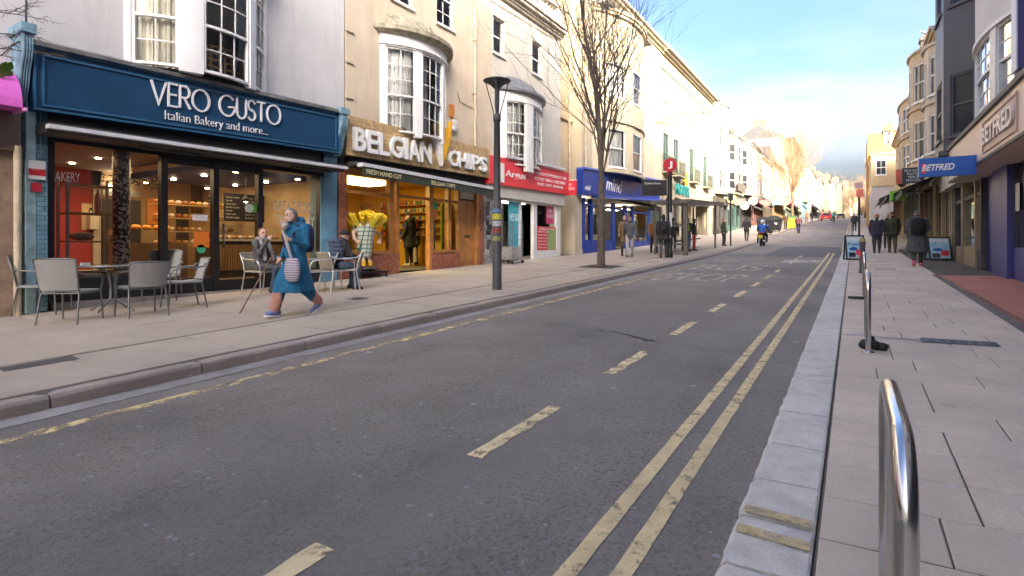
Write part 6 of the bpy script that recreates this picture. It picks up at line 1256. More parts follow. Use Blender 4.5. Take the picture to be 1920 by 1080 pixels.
# shelter
A = gnd(1290, 479, pav_l); B_ = gnd(1368, 463, pav_l); xf = A.x; ya, yb = A.y, A.y+7.2; t = thing('bus_shelter', 'grey framed glass bus shelter with bench outside the cream columns', 'bus shelter', (xf-.7, (ya+yb)/2, pav_l(xf-.7, ya))); SHM = M('shelter_grey', (.14, .125, .105), .45, .12, 3)
zt = pav_l(xf, ya)+2.45+.04*(yb-ya)/2; sl_ = .045
PSH = lambda u, v, w: (xf-1.5+w, ya+u, v+sl_*u+pav_l(xf-.7, ya)); L_ = yb-ya
b = MB(); b.mbox(PSH, -.25, L_+.1, 2.35, 2.52, -.15, 1.65); b.build('roof', SHM, t)
for u, w in ((0, 0), (0, 1.4), (L_/3, 0), (2*L_/3, 0), (L_, 0), (L_, 1.2)):
    b = MB(); e = .09 if w > 1.3 else .045; b.mbox(PSH, u-e, u+e, -.2, 2.35, w-e, w+e); b.build('post', SHM, t)
for v in (.45, 1.3):
    b = MB(); b.mbox(PSH, .05, L_-.05, v, v+.09, -.04, .04); b.mbox(PSH, -.04, .04, v, v+.09, .05, 1.3); b.build('rail', SHM, t)
for i in range(3): q = MB(); q.quad(PSH(L_*i/3+.05, .3, .0), PSH(L_*(i+1)/3-.05, .3, 0), PSH(L_*(i+1)/3-.05, 2.3, 0), PSH(L_*i/3+.05, 2.3, 0)); q.build('glass_panel', SHOPG, t)
q = MB(); q.quad(PSH(0, .3, .06), PSH(0, .3, 1.3), PSH(0, 2.3, 1.3), PSH(0, 2.3, .06)); q.build('glass_panel', SHOPG, t)
b = MB(); b.mbox(PSH, L_*.4, L_-.4, .5, .56, .15, .5); b.mbox(PSH, L_*.5, L_*.5+.08, -.1, .5, .28, .36); b.mbox(PSH, L_*.85, L_*.85+.08, -.1, .5, .28, .36); b.build('bench', BLK, t)
p = gnd(1370, 461, pav_l); t = thing('sign_post', 'slim black pole standing past the end of the bus shelter', 'pole', p); b = MB(); b.tube([p, p+Vector((0, 0, 3.2))], .045, 8); b.build('post', BLK, t); b = MB(); b.box(p.x-.15, p.x+.15, p.y-.02, p.y+.02, p.z+2.75, p.z+3.2); b.build('plate', DGM, t)
# curved arm street light on the cream facade
b = MB(); pts = [UV(1228, 228), UV(1245, 221), UV(1262, 216), UV(1288, 213)]; b.tube([(XL+.1+1.1*i/3, u, v) for i, (u, v) in enumerate(pts)], .04, 6); u, v = pts[-1]; b.ball((XL+1.2, u+.3, v+.02), (.1, .4, .07), 8); simple('wall_lamp', 'curved arm lamp reaching out from the cream facade', 'lamp', b, SHM)
# communal bins
for i, (px, lab) in enumerate(((1446, 'black communal wheeled bin with white stickers, lower of two'), (1463, 'black communal wheeled bin standing uphill of another bin'))):
    p = gnd(px, 441-6*i, pav_l); p.x = KL-1.0; p.z = pav_l(p.x, p.y); t = thing('wheeled_bin', lab, 'bin', p, 0, 'communal bins'); BNM = M('bin_black', (.022, .024, .026), .5, .2, 3)
    b = MB(); b.loft([[(p.x+a*s, p.y+c*s2, p.z+z) for a, c in ((-1, -1), (1, -1), (1, 1), (-1, 1))] for z, s, s2 in ((.18, .48, .6), (.3, .52, .66), (1.15, .62, .78), (1.2, .66, .82))], 0, True, False); b.build('body', BNM, t, bevel=.02)
    b = MB(); b.loft([[(p.x+.66*math.cos(k), p.y+y_, p.z+1.2+.38*math.sin(k)) for k in np.linspace(0, math.pi, 9)] for y_ in (-.82, .82)], 0, True, False); b.build('lid', BNM, t)
    for a in (-.4, .4):
        for c in (-.5, .5): b = MB(); b.lathe([(.09, -.03), (.09, .03)], (0, 0, 0), 10); b.v = [(p.x+a+z, p.y+c+y_, p.z+.092+x) for x, y_, z in b.v]; b.build('wheel', BLK, t)
    for j in range(3): b = MB(); b.box(p.x-.25+.2*j, p.x-.1+.2*j, p.y-.79, p.y-.76, p.z+.7+.1*(j % 2), p.z+.86+.1*(j % 2)); b.build('sticker', LW, t)
b = MB(); p = gnd(1484, 428, pav_l)
t = thing('litter_bin', 'yellow and green litter bin by the far kerb tree', 'bin', p); b.box(p.x-.4, p.x+.4, p.y-.4, p.y+.4, p.z, p.z+1.1); b.build('body', M('bin_yellow', (.6, .55, .03), .5), t); b = MB(); b.box(p.x-.42, p.x+.42, p.y-.42, p.y+.42, p.z+1.101, p.z+1.25); b.build('lid', M('bin_green', (.05, .3, .1), .5), t)
# sandwich boards
def aboard(px0, px1, pyb, pyt, lab, title):
    p = gnd((px0+px1)/2, pyb, pav_r); k = p.y/ray((px0+px1)/2, 400).y/FPX; W, H = (px1-px0)*k*1.02, (pyb-pyt)*k; t = thing('sandwich_board', lab, 'sign', p)
    PA_ = lambda u, v, w: tuple(p+Vector((CA*.86+.0, SA*.4, 0)).normalized()*u+Vector((0, 0, v))+Vector((SA*.4, -CA, 0)).normalized()*(w-.0+.22*(1-v/H)))
    PB_ = lambda u, v, w: tuple(p+Vector((CA*.86, SA*.4, 0)).normalized()*u+Vector((0, 0, v))-Vector((SA*.4, -CA, 0)).normalized()*(w+.22*(1-v/H)))
    for f, nm in ((PA_, 'front_panel'), (PB_, 'back_panel')):
        b = MB(); frame_strip(b, f, -W/2, W/2, 0, H, .045, 0, .035); o = b.build(nm, BLK, t); b = MB(); b.mbox(f, -W/2+.046, W/2-.046, .08, H-.046, .005, .02); b.build('poster_sheet', M('sky_print', (.4, .62, .75), .4, .25, 5), o)
        if nm == 'front_panel':
            if title: text_mesh('lettering', title, f, -W/2+.1, W/2-.1, H*.58, H*.7, .021, .024, M('blue_ink', (.02, .05, .25), .5), o, .02)
            b = MB(); b.mbox(f, -W/2+.1, 0, H*.12, H*.3, .0205, .023); b.build('photo_patch', BLK, o); b = MB(); b.mbox(f, .02, W/2-.08, H*.2, H*.42, .0205, .0225); b.build('red_patch', RED, o); b = MB(); b.prism(f, [(-W*.1+W*.22*math.cos(q_), H*.45+H*.07*math.sin(q_)) for q_ in np.linspace(0, 6.1, 14)], .0208, .0228); b.build('blue_oval', BB, o); b = MB(); b.mbox(f, -W/2+.06, W/2-.06, H*.78, H*.92, .0205, .0225); b.build('pale_band', LW, o)
aboard(1586, 1617, 487, 441, 'sandwich board with pale blue poster at the kerb beside the bollard', 'Frances')
aboard(1741, 1777, 488, 444, 'sandwich board with sky blue poster leaning near the shop windows', None)
# ================================================================== CAFE FURNITURE
WEAVE = M('grey_weave', (.4, .39, .365), .8, .2, 90, 1.0, 130); ALT = M('tube_grey', (.17, .17, .17), .4, .1, 4, metal=.6); SIL = M('tube_silver', (.66, .66, .66), .3, .06, 4, metal=.85); RATT = M('rattan_cream', (.42, .38, .28), .8, .25, 90, 1.0, 130)
def cafe_chair(label, p, face, kind=0, f=pav_l, hb=.86):
    rz_ = math.atan2(-face[0], face[1]); t = thing('cafe_chair', label, 'chair', sock(p, f), rz_, 'cafe chairs on the pavement'); tm, wm = (ALT, WEAVE) if kind == 0 else (SIL, RATT); r = .013 if kind == 0 else .014
    k = dict(world=False)
    for s in (-1, 1):
        b = MB(); b.tube([(s*.27, .27, .0), (s*.255, .24, .44)], r, 8); b.build('leg', tm, t, **k); b = MB(); b.tube([(s*.26, -.3, .0), (s*.24, -.22, .44)], r, 8); b.build('leg', tm, t, **k)
        b = MB(); b.tube([(s*.255, .24, .44), (s*.275, .245, .56), (s*.29, .2, .645), (s*.3, .08, .67), (s*.295, -.1, .675), (s*.27, -.24, .69), (s*.23, -.285, .74)], r, 8); b.build('armrest', tm, t, **k)
    b = MB(); n = 6
    b.loft([[(x, -.23+.48*i/n, .44-.012*math.sin(math.pi*i/n)+e) for x, e in ((-.235, 0), (.235, 0), (.235, .02), (-.235, .02))] for i in range(n+1)], 0, True, False); b.build('seat', wm, t, **k)
    b = MB(); n = 8
    for i in range(n):
        for j in range(4):
            def q(a, c): x = -.24+.48*a/n; z = .47+(hb-.47)*c/4; cv = .05*(1-(x/.24)**2); return ((x*(1+.08*c/4)), -.23-.1*c/4-cv, z)
            b.quad(q(i, j), q(i+1, j), q(i+1, j+1), q(i, j+1))
            a4 = [q(i, j), q(i+1, j), q(i+1, j+1), q(i, j+1)]; b.quad(*[(x, y-.012, z) for x, y, z in a4])
    b.build('backrest', wm, t, **k)
    b = MB(); b.tube([(-.24, -.23, .44), (-.243, -.26, .6), (-.262, -.335, hb)]+[(x*1.08, -.335-.05*(1-(x/.24)**2), hb+.005) for x in (-.18, -.09, 0, .09, .18)]+[(.262, -.335, hb), (.243, -.26, .6), (.24, -.23, .44)], r, 8); b.build('back_frame', tm, t, **k)
    b = MB(); b.tube([(-.25, .24, .425), (.25, .24, .425)], r*.9, 6); b.tube([(-.245, -.225, .425), (.245, -.225, .425)], r*.9, 6); b.tube([(-.25, .24, .425), (-.245, -.225, .425)], r*.9, 6); b.tube([(.25, .24, .425), (.245, -.225, .425)], r*.9, 6); b.build('seat_frame', tm, t, **k)
    return t
tp = gnd(212, 583, pav_l); toward = lambda p, q=tp: (q.x-p.x, q.y-p.y)
tb_ = thing('cafe_table', 'round glass topped metal table between the grey woven chairs', 'table', tp); b = MB(); b.lathe([(.001, .715), (.46, .715), (.47, .722), (.47, .732), (.46, .738), (.001, .738)], tp, 32); b.build('tabletop', M('rippled_glass', (.1, .11, .1), .12, .3, 20, .3, 60), tb_)
b = MB(); b.lathe([(.475, .705), (.485, .715), (.485, .735), (.475, .74)], tp, 32, cap=False); b.build('rim', ALT, tb_)
for k in range(4):
    a = k*math.pi/2+.6; d = Vector((math.cos(a), math.sin(a), 0)); b = MB(); b.tube([tp+d*.3+Vector((0, 0, .7)), tp+d*.08+Vector((0, 0, .62)), tp+d*.04+Vector((0, 0, .4)), tp+d*.05+Vector((0, 0, .2)), tp+d*.22+Vector((0, 0, .09)), tp+d*.34+Vector((0, 0, .012))], .013, 8); b.build('leg', ALT, tb_)
for (px, py, lab, fx) in ((82, 588, 'grey woven cafe chair pushed against the blue brick pier', None), (133, 604, 'grey woven cafe chair seen from behind between kerb and table', None), (266, 592, 'low grey woven cafe chair with rounded arms on the kerb side of the table', (-1, .1)), (343, 577, 'grey woven cafe chair turned sideways by the bakery door', (-.25, -1)), (305, 562, 'grey woven cafe chair between the table and the shop glass', (.8, -.6))):
    q = gnd(px, py, pav_l); cafe_chair(lab, q, fx or toward(q), 0, hb=.9 if px in (82, 133, 305) else .82)
q = gnd(190, 495+90, pav_l); b = MB(); b.box(tp.x-.12, tp.x-.02, tp.y-.4, tp.y-.3, tp.z+.739, tp.z+.78); simple('ashtray', 'small pale ashtray on the round cafe table', 'ashtray', b, M('pale_dish', (.5, .5, .48), .3))
CH = {}
for (px, py, lab, fx, k) in ((492, 548, 'silver framed cafe chair under the man in the scarf', (.9, .1), 'a'), (594, 548, 'silver framed cafe chair with cream rattan back between two seated men', (-.3, -1), 'b'), (648, 543, 'silver framed cafe chair facing the man in the black cap', (-.7, -.75), 'c')):
    q = gnd(px, py, pav_l); CH[k] = q; cafe_chair(lab, q, fx, 1, hb=.8)
# chip cone statue on its stand (plain wrap, no face)
p = gnd(688, 520, pav_l); p.x -= .1; t = thing('chip_cone_statue', 'fibreglass cone of yellow chips in green checked wrap on legs by the chip shop', 'statue', sock(p, pav_l))
def checks():
    m = M('checked_wrap', (.6, .62, .55), .5, .05); t_ = m.node_tree; L = t_.links.new; g_ = t_.nodes.new('ShaderNodeNewGeometry'); s_ = t_.nodes.new('ShaderNodeSeparateXYZ'); L(g_.outputs['Position'], s_.inputs[0]); src = t_.nodes['Principled BSDF'].inputs['Base Color'].links[0].from_socket
    for ax in (1, 2):
        a = t_.nodes.new('ShaderNodeMath'); a.operation = 'PINGPONG'; a.inputs[1].default_value = .055; L(s_.outputs[ax], a.inputs[0]); c = t_.nodes.new('ShaderNodeMath'); c.operation = 'LESS_THAN'; c.inputs[1].default_value = .01; L(a.outputs[0], c.inputs[0]); x = t_.nodes.new('ShaderNodeMix'); x.data_type = 'RGBA'; x.inputs[7].default_value = (.03, .16, .12, 1); L(src, x.inputs[6]); L(c.outputs[0], x.inputs[0]); src = x.outputs[2]
    L(src, t_.nodes['Principled BSDF'].inputs['Base Color']); return m
z = t.location.z; c = t.location
b = MB(); b.box(c.x-.4, c.x+.4, c.y-.5, c.y+.5, z+.12, z+.17); b.build('stand', BLK, t)
for dx, dy in ((-.35, -.45), (.35, -.45), (-.35, .45), (.35, .45)): b = MB(); b.box(c.x+dx-.02, c.x+dx+.02, c.y+dy-.02, c.y+dy+.02, z, z+.119); b.build('stand_leg', BLK, t)
b = MB(); b.lathe([(.16, .52), (.2, .7), (.23, .95), (.29, 1.25), (.33, 1.42), (.31, 1.42), (.001, 1.3)], (c.x, c.y, z), 24); b.build('cone_wrap', checks(), t)
CH2 = [M('stat_chip_%d' % i, q_, .4, .08) for i, q_ in enumerate(((.88, .62, .02), (.9, .7, .06), (.8, .52, .02)))]
for i in range(100):
    a = RN.uniform(0, 6.28); rr = .3*math.sqrt(RN.random()); h_ = .16+.2*(1-rr/.3)+RN.uniform(0, .14); o0 = Vector((c.x+rr*math.cos(a), c.y+rr*math.sin(a), z+1.34)); d = Vector((math.cos(a)*rr*1.1, math.sin(a)*rr*1.1, h_)); b = MB(); e = .04
    x_ = d.orthogonal().normalized()*e; y_ = d.cross(x_).normalized()*e; b.add([o0+x_+y_, o0-x_+y_, o0-x_-y_, o0+x_-y_, o0+d+x_+y_, o0+d-x_+y_, o0+d-x_-y_, o0+d+x_-y_], [(0, 1, 2, 3), (4, 7, 6, 5), (0, 4, 5, 1), (1, 5, 6, 2), (2, 6, 7, 3), (3, 7, 4, 0)]); b.build('chip', CH2[i % 3], t)
SKM = M('statue_arm', (.6, .42, .28), .5, .05)
for s in (-1, 1):
    b = MB(); b.tube([(c.x+.06, c.y+s*.09, z+.56), (c.x+.1, c.y+s*.11, z+.3)], .05, 8); b.build('leg', SKM, t); b = MB(); b.tube([(c.x+.1, c.y+s*.11, z+.42), (c.x+.1, c.y+s*.11, z+.3)], .062, 10); b.build('sock', CY, t); b = MB(); b.ball((c.x+.17, c.y+s*.12, z+.235), (.16, .085, .065), 12); b.build('shoe', M('statue_shoe', (.06, .05, .04), .5), t)
    b = MB(); b.tube([(c.x, c.y+s*.26, z+1.15), (c.x+.05, c.y+s*.42, z+1.2), (c.x+.12, c.y+s*.46, z+1.02), (c.x+.16, c.y+s*.38, z+.92)], [.05, .045, .04, .035], 8); b.ball((c.x+.18, c.y+s*.36, z+.92), (.06, .07, .06), 10); b.build('arm', SKM, t)
# ================================================================== TREES
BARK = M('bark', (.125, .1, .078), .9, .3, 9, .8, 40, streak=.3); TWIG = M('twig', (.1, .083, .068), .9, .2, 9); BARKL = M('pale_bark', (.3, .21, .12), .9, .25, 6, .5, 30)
def grow(rng, H, r0, clear, nl, spread, levels, seg=5, up=.32, den=1., rmin=.0022):
    st = MB(); tw = MB()
    def br(p, d, L_, r, lev):
        pts = [p]; rs = [r]; n = seg if lev < 2 else 4; q = p.copy(); dd = d.copy(); ch = []
        for i in range(n):
            dd = (dd+Vector((rng.gauss(0, .09), rng.gauss(0, .09), rng.gauss(0, .05)+up*.22))).normalized(); q = q+dd*L_/n; pts.append(q.copy()); rs.append(r*(1-.75*(i+1)/n)+.0015)
            if lev < levels:
                k = {1: 2.2, 2: 2.0, 3: 1.6}.get(lev, 1.2)*den
                for _ in range(int(k)+(rng.random() < k % 1)):
                    ch.append((q.copy(), dd.copy(), rs[-1], i))
        (st if lev <= 1 else tw).tube(pts, rs, 7 if lev <= 1 else (4 if lev == 2 else 3), cap=False)
        for (cp, cd, cr, i) in ch:
            ax = cd.orthogonal().normalized(); ax.rotate(Matrix.Rotation(rng.uniform(0, 6.283), 3, cd)); nd = cd.copy(); nd.rotate(Matrix.Rotation(rng.uniform(.35, .8), 3, ax)); nd.z += .15; nd.normalize()
            br(cp, nd, L_*rng.uniform(.38, .62)*(1-.06*i), max(rmin, cr*.62), lev+1)
    st.tube([(0, 0, -.1), (0, 0, .15), (.01, .01, clear*.5), (.02, -.01, clear)], [r0*1.35, r0*1.08, r0*.95, r0*.85], 12, cap=False)
    for i in range(nl):
        a = 6.283*i/nl+rng.uniform(-.4, .4); tl = spread*(rng.uniform(.5, 1.) if i else .06); d = Vector((math.cos(a)*tl, math.sin(a)*tl, 1)).normalized()
        z0 = clear-.1-(0 if i < 2 else rng.uniform(0, clear*.12))+(rng.uniform(0, H*.16) if i > 2 else 0)
        br(Vector((.02, 0, z0)), d, (H-clear)*(rng.uniform(.62, .95) if i else 1.), r0*(.72 if i == 0 else rng.uniform(.2, .36)), 1)
        if i == 0: pass
    return st, tw
def tree(label, p, st, tw, mats, group='street trees'):
    t = thing('bare_tree', label, 'tree', p, 0, group); st.build('trunk', mats[0], t, world=False); tw.build('crown', mats[1], t, 'stuff', world=False); return t
rng = random.Random(5); p = gnd(1127, 500, pav_l); st, tw = grow(rng, 10.8, .125, 2.9, 10, .34, 4, 6, .27, .72); tree('large bare street tree on the pavement outside the blue charity shop', p, st, tw, (BARK, TWIG))
b = MB(); b.box(p.x-.6, p.x+.6, p.y-.7, p.y+.7, -9, -8.99); b.v = [(x, y, pav_l(x, y)+.004) for x, y, z in b.v[:4]]; b.f = [[0, 1, 2, 3]]; b.m = [0]; b.s = [False]; b.build('tree_pit', M('tree_soil', (.06, .045, .035), .95, .4, 20, .8, 40), pl)
st2, tw2 = grow(random.Random(9), 10, .16, 2.4, 9, .5, 4, 5, .3, 1.0, .008)
def far_tree(label, px, py, X, sc, src=[None]):
    d = ray(px, py); y = X/d.x*d.y
    for _ in range(6): y = (X+bend(y))/d.x*d.y
    pp = (X+bend(y), y, pav_l(X+bend(y), y))
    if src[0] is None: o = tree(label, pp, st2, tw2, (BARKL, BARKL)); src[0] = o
    else: o = copy_tree(src[0], label=label); o.location = pp
    o.rotation_euler = (0, 0, px*.7); o.scale = (sc, sc, sc*.95); return o
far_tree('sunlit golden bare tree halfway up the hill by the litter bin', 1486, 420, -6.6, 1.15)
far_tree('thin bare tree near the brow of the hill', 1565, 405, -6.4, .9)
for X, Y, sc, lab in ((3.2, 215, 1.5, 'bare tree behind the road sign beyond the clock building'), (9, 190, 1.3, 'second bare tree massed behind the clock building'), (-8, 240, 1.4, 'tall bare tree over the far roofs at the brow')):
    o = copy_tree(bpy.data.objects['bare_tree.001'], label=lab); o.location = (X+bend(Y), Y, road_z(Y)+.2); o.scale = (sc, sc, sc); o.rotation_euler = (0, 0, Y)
# climbing twigs over the pink canopy
rng = random.Random(3); b = MB(); lf = MB()
def tw_(p, d, L_, r, lev):
    pts = [p]; q = p.copy()
    for i in range(4): d = (d+Vector((rng.gauss(0, .2), rng.gauss(0, .2), rng.gauss(0, .15)))).normalized(); q = q+d*L_/4; pts.append(q.copy()); (tw_(q.copy(), (d+Vector((rng.gauss(0, .7), rng.gauss(0, .7), rng.gauss(0, .5)))).normalized(), L_*.55, r*.6, lev+1) if lev < 3 else None)
    b.tube(pts, [r, r*.9, r*.75, r*.6, r*.4], 4, cap=False)
for px, py, d in ((-10, 60, (0, .9, .35)), (-5, 90, (0, 1, .1)), (-15, 20, (.1, .9, .4)), (-5, 110, (.1, .6, .3))): u, v = onX(px, py, XL+.5); tw_(Vector((XL+.4, u-.05, v)), Vector(d), .55, .011, 0)
for i in range(30): u, v = onX(rng.uniform(-8, 14), rng.uniform(118, 140), XL+.6); lf.add([(XL+.6, u, v), (XL+.66, u+.05, v+.03), (XL+.6, u+.08, v-.02), (XL+.56, u+.03, v-.04)], [(0, 1, 2, 3)])
t = thing('climbing_plant', 'bare twiggy climbing plant above the pink canopy', 'plant', (XL+.4, 2.6, 3.6)); b.build('twigs', TWIG, t); lf.build('leaves', M('fresh_leaf', (.12, .25, .03), .6), t)
# ================================================================== VEHICLES
t = thing('parked_car', 'small red car parked by the left kerb near the brow', 'car', (KL+bend(118)+1.0, 118, road_z(118)), 0); cx, cy, cz = t.location; RC = M('car_red', (.5, .02, .02), .25, .03, coat=.6)
def car(t, cx, cy, cz, paint):
    sl2 = slope(cy); Z = lambda y, z: cz+z+sl2*y
    prof = [(-2, .35), (-2, .75), (-1.85, .95), (-1.5, 1.02), (-1.05, 1.42), (.5, 1.45), (1.1, 1.0), (1.9, .85), (2.05, .6), (2.05, .32)]
    b = MB(); b.loft([[(cx+s*(.86 if z < 1.05 else .68), cy+y, Z(y, z)) for y, z in prof] for s in (-1, -.5, .5, 1)], 0, True, False); b.build('body', paint, t, bevel=.05)
    for y in (-1.25, 1.3):
        for s in (-1, 1):
            b = MB(); b.lathe([(.3, -.1), (.31, -.05), (.31, .05), (.3, .1)], (0, 0, 0), 14); b.v = [(cx+s*.78+z_, cy+y+yy, Z(y, .31)+xx) for xx, yy, z_ in b.v]; w = b.build('wheel', BLK, t); b = MB(); b.lathe([(.18, -.005), (.18, .01)], (0, 0, 0), 10); b.v = [(cx+s*.885+z_, cy+y+yy, Z(y, .31)+xx) for xx, yy, z_ in b.v]; b.build('rim', SIL, w)
    b = MB(); b.quad((cx-.6, cy-1.5, Z(-1.5, 1.03)), (cx+.6, cy-1.5, Z(-1.5, 1.03)), (cx+.55, cy-1.1, Z(-1.1, 1.38)), (cx-.55, cy-1.1, Z(-1.1, 1.38))); b.v = [(x, y-.02, z+.01) for x, y, z in b.v]; b.build('rear_window', FARG, t)
    for s in (-1, 1): b = MB(); b.box(cx+s*.62-.1, cx+s*.62+.1, cy-2.03, cy-2.001, Z(-2, .72), Z(-2, .88)); b.build('tail_light', M('tail_red', (.4, .01, .01), .3), t)
    b = MB(); b.box(cx-.26, cx+.26, cy-2.03, cy-2.001, Z(-2, .5), Z(-2, .62)); b.build('number_plate', M('plate_yellow', (.6, .45, .03), .4), t)
car(t, cx, cy, cz, RC)
for Y, X, lab, col in ((160, -4.6, 'dark grey car parked at the brow of the hill', (.03, .03, .035)), (172, -1.2, 'silver car coming over the brow of the hill', (.45, .45, .46))):
    t = thing('parked_car', lab, 'car', (X+bend(Y), Y, road_z(Y))); car(t, *t.location, M('car_%d' % Y, col, .25, .03, coat=.5))
# ================================================================== PEOPLE
from mathutils import noise
SKINS = [M('skin_%d' % i, c, .55, .06, 20) for i, c in enumerate(((.55, .33, .24), (.4, .23, .15), (.6, .38, .29)))]
def cloth(c, k=''): return M('cloth%s_%d_%d_%d' % (k, *[int(x*200) for x in c]), c, .85, .14, 5, .35, 28)
PEND = []
V = Vector
def ell(c, rx, ry, n, ax=V((1, 0, 0)), ay=V((0, 1, 0))): return [tuple(V(c)+ax*rx*math.cos(2*math.pi*i/n)+ay*ry*math.sin(2*math.pi*i/n)) for i in range(n)]
class Body:
    def __init__(s): s.b = MB(); s.prim = []
    def limb(s, lab, pts, rs, n=10):
        pts = [V(p) for p in pts]; s.b.tube(pts, list(rs), n)
        for p, r in zip(pts, rs): s.b.ball(p, r*.99, n)
        for i in range(len(pts)-1): s.prim.append((lab, pts[i], pts[i+1], rs[i], rs[i+1]))
    def trunk(s, lab, secs, n=16, lean=V((0, 0, 0))):      # secs: (centre, rx, ry)
        s.b.loft([ell(c, rx, ry, n) for c, rx, ry in secs])
        for (c, rx, ry), (c2, rx2, ry2) in zip(secs, secs[1:]): s.prim.append((lab, V(c), V(c2), (rx+ry)/2, (rx2+ry2)/2))
    def ball(s, lab, c, r, n=12):
        s.b.ball(c, r, n); m = sum(r)/3 if isinstance(r, tuple) else r; s.prim.append((lab, V(c), V(c)+V((0, 0, .001)), m, m))
    def hand(s, wrist, d, side, curl=.5, sc=1.):
        d = V(d).normalized(); up = V((0, 0, 1)) if abs(d.z) < .9 else V((side*1., 0, 0)); nrm = d.cross(V((0, 1, 0)) if abs(d.y) < .8 else V((1, 0, 0))).normalized(); lat = d.cross(nrm).normalized()
        w = V(wrist); s.limb('skin', [w, w+d*.05*sc, w+d*.085*sc], [.026*sc, .032*sc, .03*sc], 8)
        for i, (o, L_) in enumerate(((-.026, .06), (-.009, .072), (.009, .068), (.026, .052))):
            a = w+d*.085*sc+lat*o*sc; c = a+d*L_*.5*sc+nrm*curl*.02*sc*side; e = c+(d*(1-curl)+nrm*curl*side).normalized()*L_*.5*sc; s.limb('skin', [a, c, e], [.0105*sc, .0095*sc, .008*sc], 6)
        a = w+d*.03*sc+lat*-.03*sc; s.limb('skin', [a, a+(d-lat*.8).normalized()*.035*sc, a+(d-lat*.4).normalized()*.065*sc], [.013*sc, .011*sc, .009*sc], 6)
def figure(label, loc, face, H=1.7,  top=(.1, .1, .12), legs=(.05, .05, .06), shoe=(.03, .03, .03), skin=0, hair=(.05, .035, .02), J=None, hem=None, flare=1.15, bulk=1., vox=.018, hat=None, hood=None, look=(0, 1), eyes=False, extras=None, hairlen=0, glove=None, name='person', deep=1., legw=1.):
    k = H/1.7; rz_ = math.atan2(-face[0], face[1]); t = thing(name, label, 'person', loc, rz_); j = dict(pel=(0, 0, .92), hipL=(-.09, 0, .9), hipR=(.09, 0, .9), kneL=(-.1, .03, .5), kneR=(.1, .03, .5), ankL=(-.1, 0, .09), ankR=(.1, 0, .09),
        chest=(0, 0, 1.25), shL=(-.18, 0, 1.39), shR=(.18, 0, 1.39), elL=(-.25, -.03, 1.12), elR=(.25, -.03, 1.12), wrL=(-.26, .08, .88), wrR=(.26, .08, .88), neck=(0, .0, 1.44), head=(0, .03, 1.585), toeL=(0, 1, 0), toeR=(0, 1, 0))
    if J: j.update(J)
    j = {a: V(c)*(k if 'toe' not in a else 1) for a, c in j.items()}; B = Body(); q = k*bulk
    for s in 'LR':
        B.limb('legs', [j['hip'+s], j['kne'+s], j['ank'+s]+V((0, 0, .03))], [.088*q, .066*q*legw, .052*k*legw])
        d = V(j['toe'+s]).normalized(); a = j['ank'+s]; B.limb('shoe', [a+V((0, 0, -.035*k))-d*.05*k, a+V((0, 0, -.045*k))+d*.07*k, a+V((0, 0, -.055*k))+d*.15*k], [.05*k, .045*k, .036*k], 10)
        B.limb('top', [j['sh'+s], j['el'+s], j['wr'+s]], [.066*q, .054*q, .042*k])
        hd = (j['wr'+s]-j['el'+s]).normalized(); B.hand(j['wr'+s], hd, -1 if s == 'L' else 1, .5, k)
    ch, pe = j['chest'], j['pel']; nk = j['neck']
    B.trunk('top', [(pe+V((0, 0, -.06*k)), .15*q, .11*q), (pe+(ch-pe)*.35, .15*q, .108*q), (ch, .178*q, .125*q), (ch+(nk-ch)*.6, .175*q, .105*q), (nk+V((0, 0, -.02*k)), .08*k, .07*k)])
    if hem is not None:
        hz_ = hem*k; B.trunk('top', [((pe.x, pe.y, hz_), .17*q*flare, .14*q*flare*deep), ((pe.x, pe.y, (hz_+pe.z)/2), .165*q*(1+flare)/2, .135*q*(1+flare)/2*(1+deep)/2), (pe, .165*q, .125*q), (pe+(ch-pe)*.6, .165*q, .12*q)])
    h = j['head']; B.limb('skin', [nk+V((0, 0, -.03*k)), h+V((0, -.02*k, -.05*k))], [.055*k, .052*k]); lk = V((look[0], look[1], 0)).normalized(); la = V((lk.y, -lk.x, 0))
    HB = MB(); hs = [(-.118, .02, .02), (-.105, .05, .05), (-.07, .066, .076), (-.02, .073, .09), (.03, .077, .096), (.075, .068, .086), (.105, .04, .05), (.117, .008, .01)]
    HB.loft([[tuple(h+V((0, 0, z*k))+la*rx*k*math.cos(a)+lk*(ry*math.sin(a)+(.014 if z < -.05 else 0))*k) for a in np.linspace(0, 6.283, 17)[:-1]] for z, rx, ry in hs]); B.b.add(HB.v, HB.f); B.prim.append(('skin', h+V((0, 0, -.06*k)), h+V((0, 0, .04*k)), .07*k, .08*k))
    B.limb('skin', [h+lk*.088*k+V((0, 0, .015*k)), h+lk*.106*k+V((0, 0, -.022*k))], [.009*k, .014*k], 6)
    for s in (-1, 1): B.ball('skin', tuple(h+la*s*.077*k+V((0, 0, -.01*k))), (.014*k, .02*k, .03*k), 8)
    if hood: B.ball('top', tuple(nk+V((0, -.09*k, .05*k))-lk*.0), (.12*k, .085*k, .1*k), 12)
    mats = {'legs': cloth(legs), 'shoe': cloth(shoe, 's'), 'top': cloth(top), 'skin': SKINS[skin]}
    PEND.append((t, B, mats, vox, hem*k if hem is not None else None))
    # hair, hat, eyes
    def cap(nm, mat, gr, zlo, back=0.):
        b = MB(); rings = []
        for i in range(7):
            f = i/6; z = zlo+(.125-zlo)*f+gr*.6*(f > .9); rr = math.sqrt(max(.02, 1-(max(0, z)/.128)**2)); rings.append([tuple(h+V((0, 0, z*k))+la*(.078+gr)*rr*k*math.cos(a)+lk*((.097+gr)*rr*math.sin(a)-(.02 if math.sin(a) > 0 and nm == 'hair' else 0)*(1-f)*1.6-back)*k) for a in np.linspace(0, 6.283, 19)[:-1]])
        b.loft(rings); return b.build(nm, mat, t, world=False)
    if hat: cap('hat', cloth(hat, 'h'), .014, .02)
